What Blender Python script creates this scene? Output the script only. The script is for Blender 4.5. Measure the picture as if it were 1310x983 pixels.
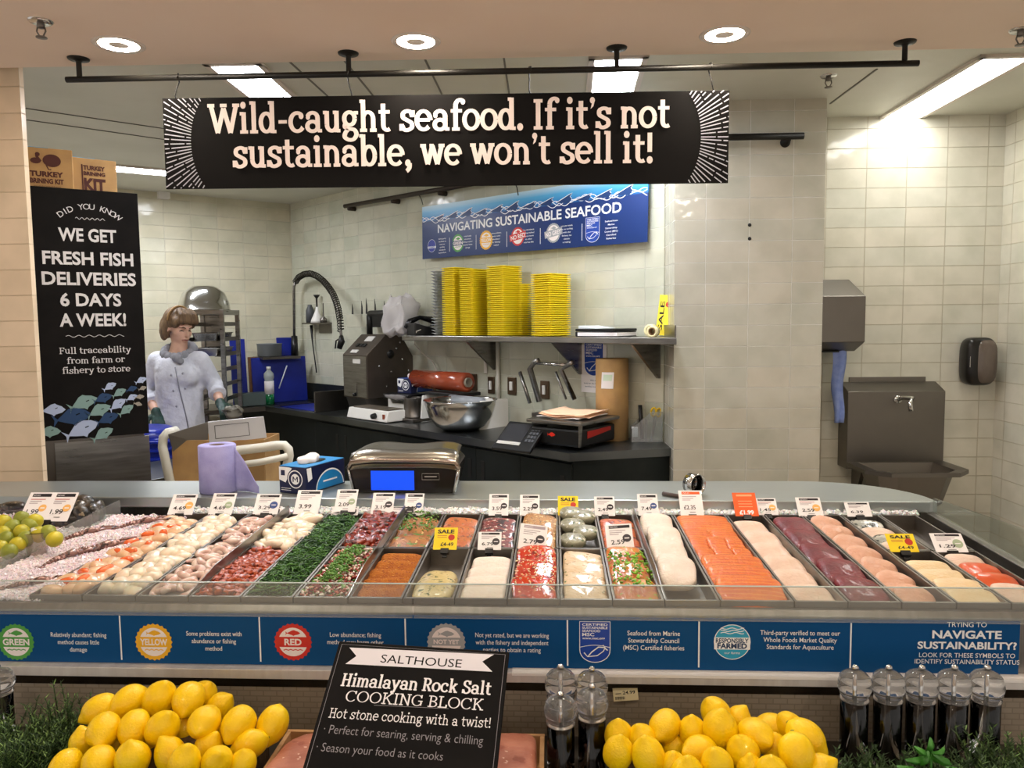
import bpy, bmesh, math, random
from mathutils import Vector, Matrix, Euler, noise
for o in list(bpy.data.objects): bpy.data.objects.remove(o)
S = bpy.context.scene
COL = S.collection
PI = math.pi
rad = math.radians
# ---------------------------------------------------------------- camera
EYE = Vector((0, 0, 1.62)); FPX = 985.0
yaw, pitch, roll = rad(1.5), rad(-4.6), rad(0.62)
fw = Vector((-math.sin(yaw)*math.cos(pitch), math.cos(yaw)*math.cos(pitch), math.sin(pitch)))
r0_ = Vector((math.cos(yaw), math.sin(yaw), 0)); u0_ = r0_.cross(fw)
rt = math.cos(roll)*r0_ - math.sin(roll)*u0_
up = math.cos(roll)*u0_ + math.sin(roll)*r0_
cd = bpy.data.cameras.new('camera'); cam = bpy.data.objects.new('camera', cd); COL.objects.link(cam)
cd.sensor_width = 36; cd.lens = 36*FPX/1310; cd.clip_start = .05; cd.clip_end = 100
cam.matrix_world = Matrix((( rt.x, up.x, -fw.x, EYE.x), (rt.y, up.y, -fw.y, EYE.y), (rt.z, up.z, -fw.z, EYE.z), (0, 0, 0, 1)))
S.camera = cam
# ---------------------------------------------------------------- view, world
S.view_settings.view_transform = 'Standard'; S.view_settings.look = 'None'
S.view_settings.exposure = 0.0; S.view_settings.gamma = 1.0
S.view_settings.use_curve_mapping = False
S.cycles.use_denoising = True
S.cycles.max_bounces = 8; S.cycles.transparent_max_bounces = 12
S.cycles.sample_clamp_indirect = 6
W = bpy.data.worlds.new('world'); S.world = W; W.use_nodes = True
W.node_tree.nodes['Background'].inputs[0].default_value = (1.0, .93, .86, 1)
W.node_tree.nodes['Background'].inputs[1].default_value = .80
CEIL_SHOP, CEIL_KIT = 2.55, 2.66
DOWN_E = 185
TUBE_E = 54.0
# ---------------------------------------------------------------- measuring: pixel of the photograph to a point on a real plane
def ray(px, py): return fw + rt*((px-655)/FPX) - up*((py-491.5)/FPX)
def gz(px, py, z): d = ray(px, py); return EYE + d*((z-EYE.z)/d.z)
def gy(px, py, Y): d = ray(px, py); return EYE + d*(Y/d.y)
def gp(px, py, p0, n): d = ray(px, py); return EYE + d*((Vector(p0)-EYE).dot(n)/d.dot(n))
# ---------------------------------------------------------------- materials
def lin(h):
    h = h.lstrip('#'); c = [int(h[i:i+2], 16)/255 for i in (0, 2, 4)]
    return tuple((x/12.92 if x <= .04045 else ((x+.055)/1.055)**2.4) for x in c) + (1,)
MATS = {}
def mat(name, hexc='#808080', rough=.5, metal=0, spec=.5, emit=0, trans=0, ior=1.45, sss=0, coat=0, alpha=1):
    if name in MATS: return MATS[name]
    m = bpy.data.materials.new(name); m.use_nodes = True
    b = m.node_tree.nodes['Principled BSDF']; c = lin(hexc)
    b.inputs['Base Color'].default_value = c; b.inputs['Roughness'].default_value = rough
    b.inputs['Metallic'].default_value = metal; b.inputs['Specular IOR Level'].default_value = spec
    b.inputs['Transmission Weight'].default_value = trans; b.inputs['IOR'].default_value = ior
    b.inputs['Coat Weight'].default_value = coat; b.inputs['Alpha'].default_value = alpha
    if sss:
        b.inputs['Subsurface Weight'].default_value = sss
        b.inputs['Subsurface Scale'].default_value = .01
    if emit:
        b.inputs['Emission Color'].default_value = c; b.inputs['Emission Strength'].default_value = emit
    MATS[name] = m
    return m
def nodes(m): return m.node_tree.nodes, m.node_tree.links, m.node_tree.nodes['Principled BSDF']
def noisy(name, c1, c2, scale=8, rough=.5, metal=0, bump=0, bscale=None, detail=4, lo=.35, hi=.65, coat=0, sss=0, stretch=(1, 1, 1), rvar=0, spec=.5):
    """two colours mixed by noise, with bump"""
    if name in MATS: return MATS[name]
    m = mat(name, c1, rough, metal, coat=coat, sss=sss, spec=spec); N, L, b = nodes(m)
    tc = N.new('ShaderNodeTexCoord'); mp = N.new('ShaderNodeMapping'); mp.inputs['Scale'].default_value = stretch
    L.new(tc.outputs['Object'], mp.inputs[0])
    n = N.new('ShaderNodeTexNoise'); n.inputs['Scale'].default_value = scale; n.inputs['Detail'].default_value = detail
    L.new(mp.outputs[0], n.inputs['Vector'])
    r = N.new('ShaderNodeValToRGB'); r.color_ramp.elements[0].color = lin(c1); r.color_ramp.elements[1].color = lin(c2)
    r.color_ramp.elements[0].position = lo; r.color_ramp.elements[1].position = hi
    L.new(n.outputs['Fac'], r.inputs[0]); L.new(r.outputs[0], b.inputs['Base Color'])
    if rvar:
        mr = N.new('ShaderNodeMapRange'); mr.inputs[3].default_value = rough-rvar; mr.inputs[4].default_value = rough+rvar
        L.new(n.outputs['Fac'], mr.inputs[0]); L.new(mr.outputs[0], b.inputs['Roughness'])
    if bump:
        n2 = N.new('ShaderNodeTexNoise'); n2.inputs['Scale'].default_value = bscale or scale*3; n2.inputs['Detail'].default_value = 3
        L.new(mp.outputs[0], n2.inputs['Vector'])
        bp = N.new('ShaderNodeBump'); bp.inputs['Strength'].default_value = 1; bp.inputs['Distance'].default_value = bump
        L.new(n2.outputs['Fac'], bp.inputs['Height']); L.new(bp.outputs[0], b.inputs['Normal'])
    return m
def speckled(name, base, base2, spots, scale=60, rough=.35, bump=.002, coat=.3, bs=25):
    """food colour with several colours of bits scattered through it; spots = [(hex, threshold, scale)]"""
    if name in MATS: return MATS[name]
    m = noisy(name, base, base2, scale=bs, rough=rough, bump=bump, bscale=scale, coat=coat); N, L, b = nodes(m)
    src = b.inputs['Base Color'].links[0].from_socket
    tc = N.new('ShaderNodeTexCoord')
    for i, (h, th, sc) in enumerate(spots):
        mp = N.new('ShaderNodeMapping'); mp.inputs['Location'].default_value = (3.1*i+1, 1.7*i, .9*i)
        L.new(tc.outputs['Object'], mp.inputs[0])
        n = N.new('ShaderNodeTexNoise'); n.inputs['Scale'].default_value = sc; n.inputs['Detail'].default_value = 2
        L.new(mp.outputs[0], n.inputs['Vector'])
        mr = N.new('ShaderNodeMapRange'); mr.inputs[1].default_value = th; mr.inputs[2].default_value = th+.03
        L.new(n.outputs['Fac'], mr.inputs[0])
        mx = N.new('ShaderNodeMix'); mx.data_type = 'RGBA'
        L.new(mr.outputs[0], mx.inputs['Factor']); L.new(src, mx.inputs['A']); mx.inputs['B'].default_value = lin(h)
        src = mx.outputs['Result']
    L.new(src, b.inputs['Base Color'])
    return m
def tiles(name, c1, c2, grout, phase=(0, 0), size=(.207, .1015), rough=.12, wav=.004):
    """hand glazed wall tiles laid in a plain grid; UVs are in metres"""
    m = mat(name, c1, rough); N, L, b = nodes(m)
    uv = N.new('ShaderNodeTexCoord'); mp = N.new('ShaderNodeMapping'); mp.inputs['Location'].default_value = (-phase[0], -phase[1], 0)
    L.new(uv.outputs['UV'], mp.inputs[0])
    br = N.new('ShaderNodeTexBrick'); br.offset = 0; br.squash = 1
    for k, v in (('Scale', 1), ('Mortar Size', .0022), ('Mortar Smooth', .35), ('Bias', 0), ('Brick Width', size[0]), ('Row Height', size[1])): br.inputs[k].default_value = v
    br.inputs['Color1'].default_value = lin(c1); br.inputs['Color2'].default_value = lin(c2); br.inputs['Mortar'].default_value = lin(grout)
    L.new(mp.outputs[0], br.inputs['Vector'])
    # gentle mottling of the glaze
    n0 = N.new('ShaderNodeTexNoise'); n0.inputs['Scale'].default_value = 5; n0.inputs['Detail'].default_value = 4
    L.new(mp.outputs[0], n0.inputs['Vector'])
    mx = N.new('ShaderNodeMix'); mx.data_type = 'RGBA'; mx.blend_type = 'MULTIPLY'
    rp = N.new('ShaderNodeValToRGB'); rp.color_ramp.elements[0].color = (.86, .87, .85, 1); rp.color_ramp.elements[1].color = (1, 1, 1, 1)
    rp.color_ramp.elements[0].position = .35; rp.color_ramp.elements[1].position = .6
    L.new(n0.outputs['Fac'], rp.inputs[0]); mx.inputs['Factor'].default_value = 1
    L.new(br.outputs['Color'], mx.inputs['A']); L.new(rp.outputs[0], mx.inputs['B']); L.new(mx.outputs['Result'], b.inputs['Base Color'])
    # every tile tilts a little and its face is wavy
    sep = N.new('ShaderNodeVectorMath'); sep.operation = 'DIVIDE'; sep.inputs[1].default_value = (size[0], size[1], 1)
    L.new(mp.outputs[0], sep.inputs[0])
    fl = N.new('ShaderNodeVectorMath'); fl.operation = 'FLOOR'; L.new(sep.outputs[0], fl.inputs[0])
    wn = N.new('ShaderNodeTexWhiteNoise'); wn.noise_dimensions = '3D'; L.new(fl.outputs[0], wn.inputs['Vector'])
    cs = N.new('ShaderNodeVectorMath'); cs.operation = 'SUBTRACT'; cs.inputs[1].default_value = (.5, .5, .5); L.new(wn.outputs['Color'], cs.inputs[0])
    dt = N.new('ShaderNodeVectorMath'); dt.operation = 'DOT_PRODUCT'; L.new(cs.outputs[0], dt.inputs[0]); L.new(mp.outputs[0], dt.inputs[1])
    n1 = N.new('ShaderNodeTexNoise'); n1.inputs['Scale'].default_value = 9; n1.inputs['Detail'].default_value = 2; L.new(mp.outputs[0], n1.inputs['Vector'])
    def mth(op, a, bb):
        q = N.new('ShaderNodeMath'); q.operation = op
        for i, x in enumerate((a, bb)):
            if hasattr(x, 'links'): L.new(x, q.inputs[i])
            else: q.inputs[i].default_value = x
        return q.outputs[0]
    h = mth('ADD', mth('MULTIPLY', n1.outputs['Fac'], wav), mth('MULTIPLY', br.outputs['Fac'], -.0015))
    h = mth('ADD', h, mth('MULTIPLY', dt.outputs['Value'], .012))
    bp = N.new('ShaderNodeBump'); bp.inputs['Strength'].default_value = 1; bp.inputs['Distance'].default_value = 1
    L.new(h, bp.inputs['Height']); L.new(bp.outputs[0], b.inputs['Normal'])
    rr = N.new('ShaderNodeMapRange'); rr.inputs[3].default_value = rough; rr.inputs[4].default_value = .7
    L.new(br.outputs['Fac'], rr.inputs[0]); L.new(rr.outputs[0], b.inputs['Roughness'])
    return m
def sheet_glass(name, tint='#f4f8f6', haze=.04, base=.06):
    m = bpy.data.materials.new(name); m.use_nodes = True; N, L = m.node_tree.nodes, m.node_tree.links
    N.remove(N['Principled BSDF']); out = N['Material Output']
    t = N.new('ShaderNodeBsdfTransparent'); t.inputs[0].default_value = lin(tint)
    g = N.new('ShaderNodeBsdfGlossy'); g.inputs['Roughness'].default_value = .03
    d = N.new('ShaderNodeBsdfDiffuse'); d.inputs[0].default_value = (.9, .85, .83, 1)
    lw = N.new('ShaderNodeLayerWeight'); pw_ = N.new('ShaderNodeMath'); pw_.operation = 'POWER'; pw_.inputs[1].default_value = 4.5; L.new(lw.outputs['Facing'], pw_.inputs[0])
    ma = N.new('ShaderNodeMath'); ma.operation = 'MULTIPLY_ADD'; ma.inputs[1].default_value = .8; ma.inputs[2].default_value = .035; L.new(pw_.outputs[0], ma.inputs[0])
    a = N.new('ShaderNodeMixShader'); L.new(ma.outputs[0], a.inputs[0]); L.new(t.outputs[0], a.inputs[1]); L.new(g.outputs[0], a.inputs[2])
    c = N.new('ShaderNodeMixShader'); c.inputs[0].default_value = haze; L.new(a.outputs[0], c.inputs[1]); L.new(d.outputs[0], c.inputs[2])
    L.new(c.outputs[0], out.inputs[0]); MATS[name] = m
    return m
STEEL = noisy('brushed_steel', '#8d8a86', '#a5a29e', scale=6, rough=.3, metal=1, stretch=(1, 1, 9), rvar=.08)
STEEL_D = noisy('dull_steel', '#76716b', '#7c7771', scale=4, rough=.36, metal=1, rvar=.03)
STEEL_B = mat('bright_steel', '#c9c8c6', .16, 1)
STEEL_TOP = noisy('worktop_steel', '#626668', '#767a7a', scale=3, rough=.33, metal=1, rvar=.1)
TRAYM = noisy('tray_steel', '#827c75', '#938d86', scale=14, rough=.42, metal=1, rvar=.1)
BLACK = mat('black_plastic', '#121212', .4)
BLACKM = mat('black_metal', '#15130f', .45, .3)
DARK = noisy('dark_cabinet_steel', '#282d2d', '#343939', scale=3, rough=.4, metal=.8)
WHITE = mat('white_plastic', '#e9e7e0', .4)
PAPER = mat('white_paper', '#f2eeee', .7)
CHALK = noisy('chalkboard', '#0e0d0d', '#151313', scale=10, rough=.75, spec=.15)
CHROME = mat('chrome', '#dddddd', .08, 1)
KNOB = mat('clear_knob', '#ffffff', .03, trans=.93, ior=1.46)
GLASS = mat('clear_acrylic', '#ffffff', .02, trans=1, ior=1.46)
LGLASS = sheet_glass('guard_glass', haze=.09)
CARDB = noisy('cardboard', '#a98457', '#b8935f', scale=12, rough=.85)
NAVY = mat('navy_print', '#0b3a66', .35)
def mix_hex(n, h, r=.6): return mat(n, h, r)
# ---------------------------------------------------------------- mesh builder
class MB:
    def __init__(s, m=None): s.v = []; s.f = []; s.m = []; s.s = []; s.cur = m; s.T = Matrix.Identity(4); s.dy = 0
    def add(s, vs, fs, m=None, smooth=False, T=None):
        b = len(s.v); M_ = s.T @ T if T is not None else s.T
        s.v += [tuple(M_ @ Vector(p)) for p in vs]; m = m or s.cur
        for f in fs: s.f.append([b+i for i in f]); s.m.append(m); s.s.append(smooth)
        return s
    def box(s, c, d, m=None, T=None, tap=1.0):
        x, y, z = d[0]/2, d[1]/2, d[2]/2; cx, cy, cz = c
        vs = [(cx+sx*x*(tap if sz > 0 else 1), cy+sy*y*(tap if sz > 0 else 1), cz+sz*z) for sz in (-1, 1) for sy in (-1, 1) for sx in (-1, 1)]
        return s.add(vs, [(0, 2, 3, 1), (4, 5, 7, 6), (0, 1, 5, 4), (1, 3, 7, 5), (3, 2, 6, 7), (2, 0, 4, 6)], m, False, T)
    def prism(s, poly, a, b, axis='y', m=None, T=None, smooth=False):
        n = len(poly)
        def P(p, t): return (p[0], t, p[1]) if axis == 'y' else ((p[0], p[1], t) if axis == 'z' else (t, p[0], p[1]))
        vs = [P(p, a) for p in poly]+[P(p, b) for p in poly]
        fs = [list(range(n)), list(range(2*n-1, n-1, -1))]+[(i, n+i, n+(i+1) % n, (i+1) % n) for i in range(n)]
        b0 = len(s.f); s.add(vs, fs, m, False, T)
        if smooth:
            for i in range(b0+2, len(s.f)): s.s[i] = True
        return s
    def flat(s, poly, y, m=None, T=None): return s.add([(p[0], y, p[1]) for p in poly], [list(range(len(poly)))], m, False, T)
    def lathe(s, prof, n=24, c=(0, 0, 0), m=None, T=None, smooth=True):
        vs = []; fs = []
        for r, z in prof:
            for k in range(n): a = 2*PI*k/n; vs.append((c[0]+r*math.cos(a), c[1]+r*math.sin(a), c[2]+z))
        for i in range(len(prof)-1):
            for k in range(n): fs.append((i*n+k, i*n+(k+1) % n, (i+1)*n+(k+1) % n, (i+1)*n+k))
        if prof[0][0] > 1e-6: fs.append(tuple(range(n-1, -1, -1)))
        if prof[-1][0] > 1e-6: fs.append(tuple((len(prof)-1)*n+k for k in range(n)))
        return s.add(vs, fs, m, smooth, T)
    def tube(s, pts, r, n=8, m=None, T=None, cap=True, sq=(1, 1)):
        pts = [Vector(p) for p in pts]; vs = []; fs = []; N = len(pts)
        rs = r if isinstance(r, (list, tuple)) else [r]*N
        t = (pts[1]-pts[0]).normalized(); a = t.orthogonal().normalized()
        if abs(t.z) < .9: a = (Vector((0, 0, 1))-t*t.z).normalized()
        for i, p in enumerate(pts):
            t = (pts[min(i+1, N-1)]-pts[max(i-1, 0)]).normalized()
            a = (a-t*a.dot(t)).normalized(); b = t.cross(a)
            for k in range(n): q = 2*PI*k/n; vs.append(p+rs[i]*(sq[0]*math.cos(q)*a+sq[1]*math.sin(q)*b))
        for i in range(N-1):
            for k in range(n): fs.append((i*n+k, i*n+(k+1) % n, (i+1)*n+(k+1) % n, (i+1)*n+k))
        if cap: fs.append(tuple(range(n-1, -1, -1))); fs.append(tuple((N-1)*n+k for k in range(n)))
        return s.add(vs, fs, m, True, T)
    def cyl(s, a, b, r, r2=None, n=16, m=None): return s.tube([a, b], [r, r if r2 is None else r2], n, m)
    def ell(s, c, r, nu=14, nv=9, m=None, T=None, fn=None, e=1.0):
        """ellipsoid (e<1 makes it boxier); fn(Vector)->Vector deforms it"""
        if not isinstance(r, (list, tuple)): r = (r, r, r)
        def pw(x): return math.copysign(abs(x)**e, x)
        vs = []; fs = []
        for j in range(nv+1):
            ph = -PI/2+PI*j/nv
            for k in range(nu):
                th = 2*PI*k/nu
                p = Vector((r[0]*pw(math.cos(ph))*pw(math.cos(th)), r[1]*pw(math.cos(ph))*pw(math.sin(th)), r[2]*pw(math.sin(ph))))
                if fn: p = fn(p)
                vs.append(p+Vector(c))
        for j in range(nv):
            for k in range(nu): fs.append((j*nu+k, j*nu+(k+1) % nu, (j+1)*nu+(k+1) % nu, (j+1)*nu+k))
        return s.add(vs, fs, m, True, T)
    def grid(s, nx, ny, fn, m=None, T=None, smooth=True):
        vs = [fn(i/nx, j/ny) for j in range(ny+1) for i in range(nx+1)]
        fs = [(j*(nx+1)+i, j*(nx+1)+i+1, (j+1)*(nx+1)+i+1, (j+1)*(nx+1)+i) for j in range(ny) for i in range(nx)]
        return s.add(vs, fs, m, smooth, T)
    def build(s, name, parent=None, m=None, bev=0, loc=None, rot=None, solid=0, sub=0, weld=False):
        me = bpy.data.meshes.new(name); me.from_pydata(s.v, [], s.f); ms = []
        for i, p in enumerate(me.polygons):
            mm = s.m[i] or m
            if mm not in ms: ms.append(mm)
            p.material_index = ms.index(mm); p.use_smooth = s.s[i]
        for q in ms: me.materials.append(q)
        o = bpy.data.objects.new(name, me); COL.objects.link(o)
        if weld or any(len(f) > 2 for f in ()): pass
        bm = bmesh.new(); bm.from_mesh(me)
        if weld: bmesh.ops.remove_doubles(bm, verts=bm.verts, dist=1e-5)
        if not s.dy: bmesh.ops.recalc_face_normals(bm, faces=bm.faces)
        bm.to_mesh(me); bm.free()
        if parent: o.parent = parent
        if loc is not None: o.location = loc
        if rot is not None: o.rotation_euler = rot
        if solid: q = o.modifiers.new('solid', 'SOLIDIFY'); q.thickness = solid; q.offset = 0
        if bev: q = o.modifiers.new('bevel', 'BEVEL'); q.width = bev; q.segments = 2; q.limit_method = 'ANGLE'; q.angle_limit = rad(40)
        if sub: q = o.modifiers.new('sub', 'SUBSURF'); q.levels = sub; q.render_levels = sub
        return o
def tag(o, label, cat, group=None):
    o['label'] = label; o['category'] = cat
    if group: o['group'] = group
    return o
def thing(name, label, cat, loc=(0, 0, 0), rotz=0, group=None, rot=None):
    o = bpy.data.objects.new(name, None); COL.objects.link(o); o.empty_display_size = .05
    o.location = loc; o.rotation_euler = rot or (0, 0, rotz)
    return tag(o, label, cat, group)
def struct(o): o['kind'] = 'structure'; return o
def stuff(o): o['kind'] = 'stuff'; return o
def kids(o): return [c for c in bpy.data.objects if c.parent == o]
def dup(src, ch, loc, rot=None, label=None, group=None):
    """copy a thing and its parts (ch = list of (part, [sub-parts]))"""
    r = src.copy(); COL.objects.link(r); r.location = loc
    if rot is not None: r.rotation_euler = rot
    if label: r['label'] = label
    if group: r['group'] = group
    for p, subs in ch:
        c = p.copy(); COL.objects.link(c); c.parent = r
        for q in subs: d = q.copy(); COL.objects.link(d); d.parent = c
    return r
# ---------------------------------------------------------------- lettering
_tc = {}
def text_geo(body, bold=0):
    k = (body, bold)
    if k not in _tc:
        c = bpy.data.curves.new('t', 'FONT'); c.body = body; c.size = 1; c.offset = bold; c.resolution_u = 3; c.align_x = 'CENTER'
        o = bpy.data.objects.new('t', c); me = o.to_mesh()
        _tc[k] = ([(v.co.x, v.co.y) for v in me.vertices], [list(p.vertices) for p in me.polygons])
        o.to_mesh_clear(); bpy.data.objects.remove(o); bpy.data.curves.remove(c)
    return _tc[k]
def text(mb, body, x, z, h, m, w=None, y=None, bold=0, ang=0, T=None, align='c'):
    """letters of cap height about h centred on x, baseline z, on the sign's front plane; w squeezes to that width"""
    vs, fs = text_geo(body, bold)
    if not vs: return
    x0 = min(v[0] for v in vs); x1 = max(v[0] for v in vs); k = h/.73
    kx = w/(x1-x0) if w else k; cx = (x0+x1)/2 if align == 'c' else (x0 if align == 'l' else x1)
    ca, sa = math.cos(ang), math.sin(ang)
    yy = mb.yn() if y is None else y
    out = []
    for vx, vy in vs:
        a, b = (vx-cx)*kx, vy*k
        out.append((x+a*ca-b*sa, yy, z+a*sa+b*ca))
    mb.add(out, fs, m, False, T)
class Art(MB):
    """flat print on the face of a sign: every layer sits a hair in front of the last"""
    def __init__(s, m=None, y0=0, step=6e-5): super().__init__(m); s.y0 = y0; s.step = step; s.k = 0; s.dy = 1
    def yn(s): s.k += 1; return s.y0-s.k*s.step
    def poly(s, p, m): 
        a = sum(p[i][0]*p[(i+1) % len(p)][1]-p[(i+1) % len(p)][0]*p[i][1] for i in range(len(p)))
        return s.flat(p if a > 0 else p[::-1], s.yn(), m)
    def rect(s, x0, z0, x1, z1, m): return s.poly([(x0, z0), (x1, z0), (x1, z1), (x0, z1)], m)
    def disc(s, x, z, r, m, n=32, rz=None, a0=0, a1=2*PI):
        rz = rz or r; q = n if a1-a0 > 6.2 else n+1
        return s.poly([(x+r*math.cos(a0+(a1-a0)*i/n), z+rz*math.sin(a0+(a1-a0)*i/n)) for i in range(q)], m)
    def cog(s, x, z, r, m, n=26, k=.07, rz=None):
        rz = rz or r
        return s.poly([(x+r*(1-k*(i % 2))*math.cos(PI*i/n), z+rz*(1-k*(i % 2))*math.sin(PI*i/n)) for i in range(2*n)], m)
    def ring(s, x, z, r, w, m, n=32, rz=None, a0=0, a1=2*PI):
        return s.line([(x+r*math.cos(a0+(a1-a0)*i/n), z+(rz or r)*math.sin(a0+(a1-a0)*i/n)) for i in range(n+1)], w, m)
    def line(s, pts, w, m):
        y = s.yn(); pts = [Vector((p[0], p[1])) for p in pts]; vs = []; fs = []; N = len(pts)
        for i, p in enumerate(pts):
            t = (pts[min(i+1, N-1)]-pts[max(i-1, 0)]); t = t.normalized() if t.length else Vector((1, 0)); n = Vector((-t.y, t.x))*w/2
            vs += [(p.x-n.x, y, p.y-n.y), (p.x+n.x, y, p.y+n.y)]
        for i in range(N-1): fs.append((2*i, 2*i+2, 2*i+3, 2*i+1))
        return s.add(vs, fs, m)
    def fish(s, x, z, L, m, ang=0, H=.42, flip=1):
        p = [(-.5, .2), (-.36, .02), (-.2, .14), (-.05, .26), (.1, .3), (.18, .24), (.35, .16), (.5, 0), (.36, -.13), (.12, -.2), (.04, -.28), (-.02, -.2), (-.2, -.12), (-.36, -.03), (-.5, -.2), (-.44, 0)]
        ca, sa = math.cos(ang), math.sin(ang)
        return s.poly([(x+L*(flip*a*ca-b*H*2*sa), z+L*(flip*a*sa+b*H*2*ca)) for a, b in p][::1], m)
# a slab serif drawn with a pen (x height = 1)
def _A(cx, cy, rx, ry, a0, a1): n = max(6, int(abs(a1-a0)/14)); return ('p', [(cx+rx*math.cos(rad(a0+(a1-a0)*i/n)), cy+ry*math.sin(rad(a0+(a1-a0)*i/n))) for i in range(n+1)])
def _V(x, a, b): return ('p', [(x, a), (x, b)])
def _Lp(*p): return ('p', list(p))
def _B(a, b, y): return ('b', a, b, y)
def _D(x, y, r): return ('d', x, y, r)
def _sm(*p):
    P = [p[0]]+list(p)+[p[-1]]; out = []
    for i in range(1, len(P)-2):
        for t in range(5):
            t /= 5; a, b, c, d = P[i-1:i+3]
            out.append(tuple(.5*(2*b[k]+(c[k]-a[k])*t+(2*a[k]-5*b[k]+4*c[k]-d[k])*t*t+(3*b[k]-a[k]-3*c[k]+d[k])*t**3) for k in (0, 1)))
    return ('p', out+[p[-1]])
_n = [_V(.26, 0, 1), _A(.55, .60, .30, .32, 175, 0), _V(.85, 0, .62), _B(.06, .26, .93), _B(.06, .48, .07), _B(.65, 1.05, .07)]
_apos = [_D(.2, 0, .15), _sm((.28, .03), (.26, -.15), (.12, -.28))]
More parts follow.
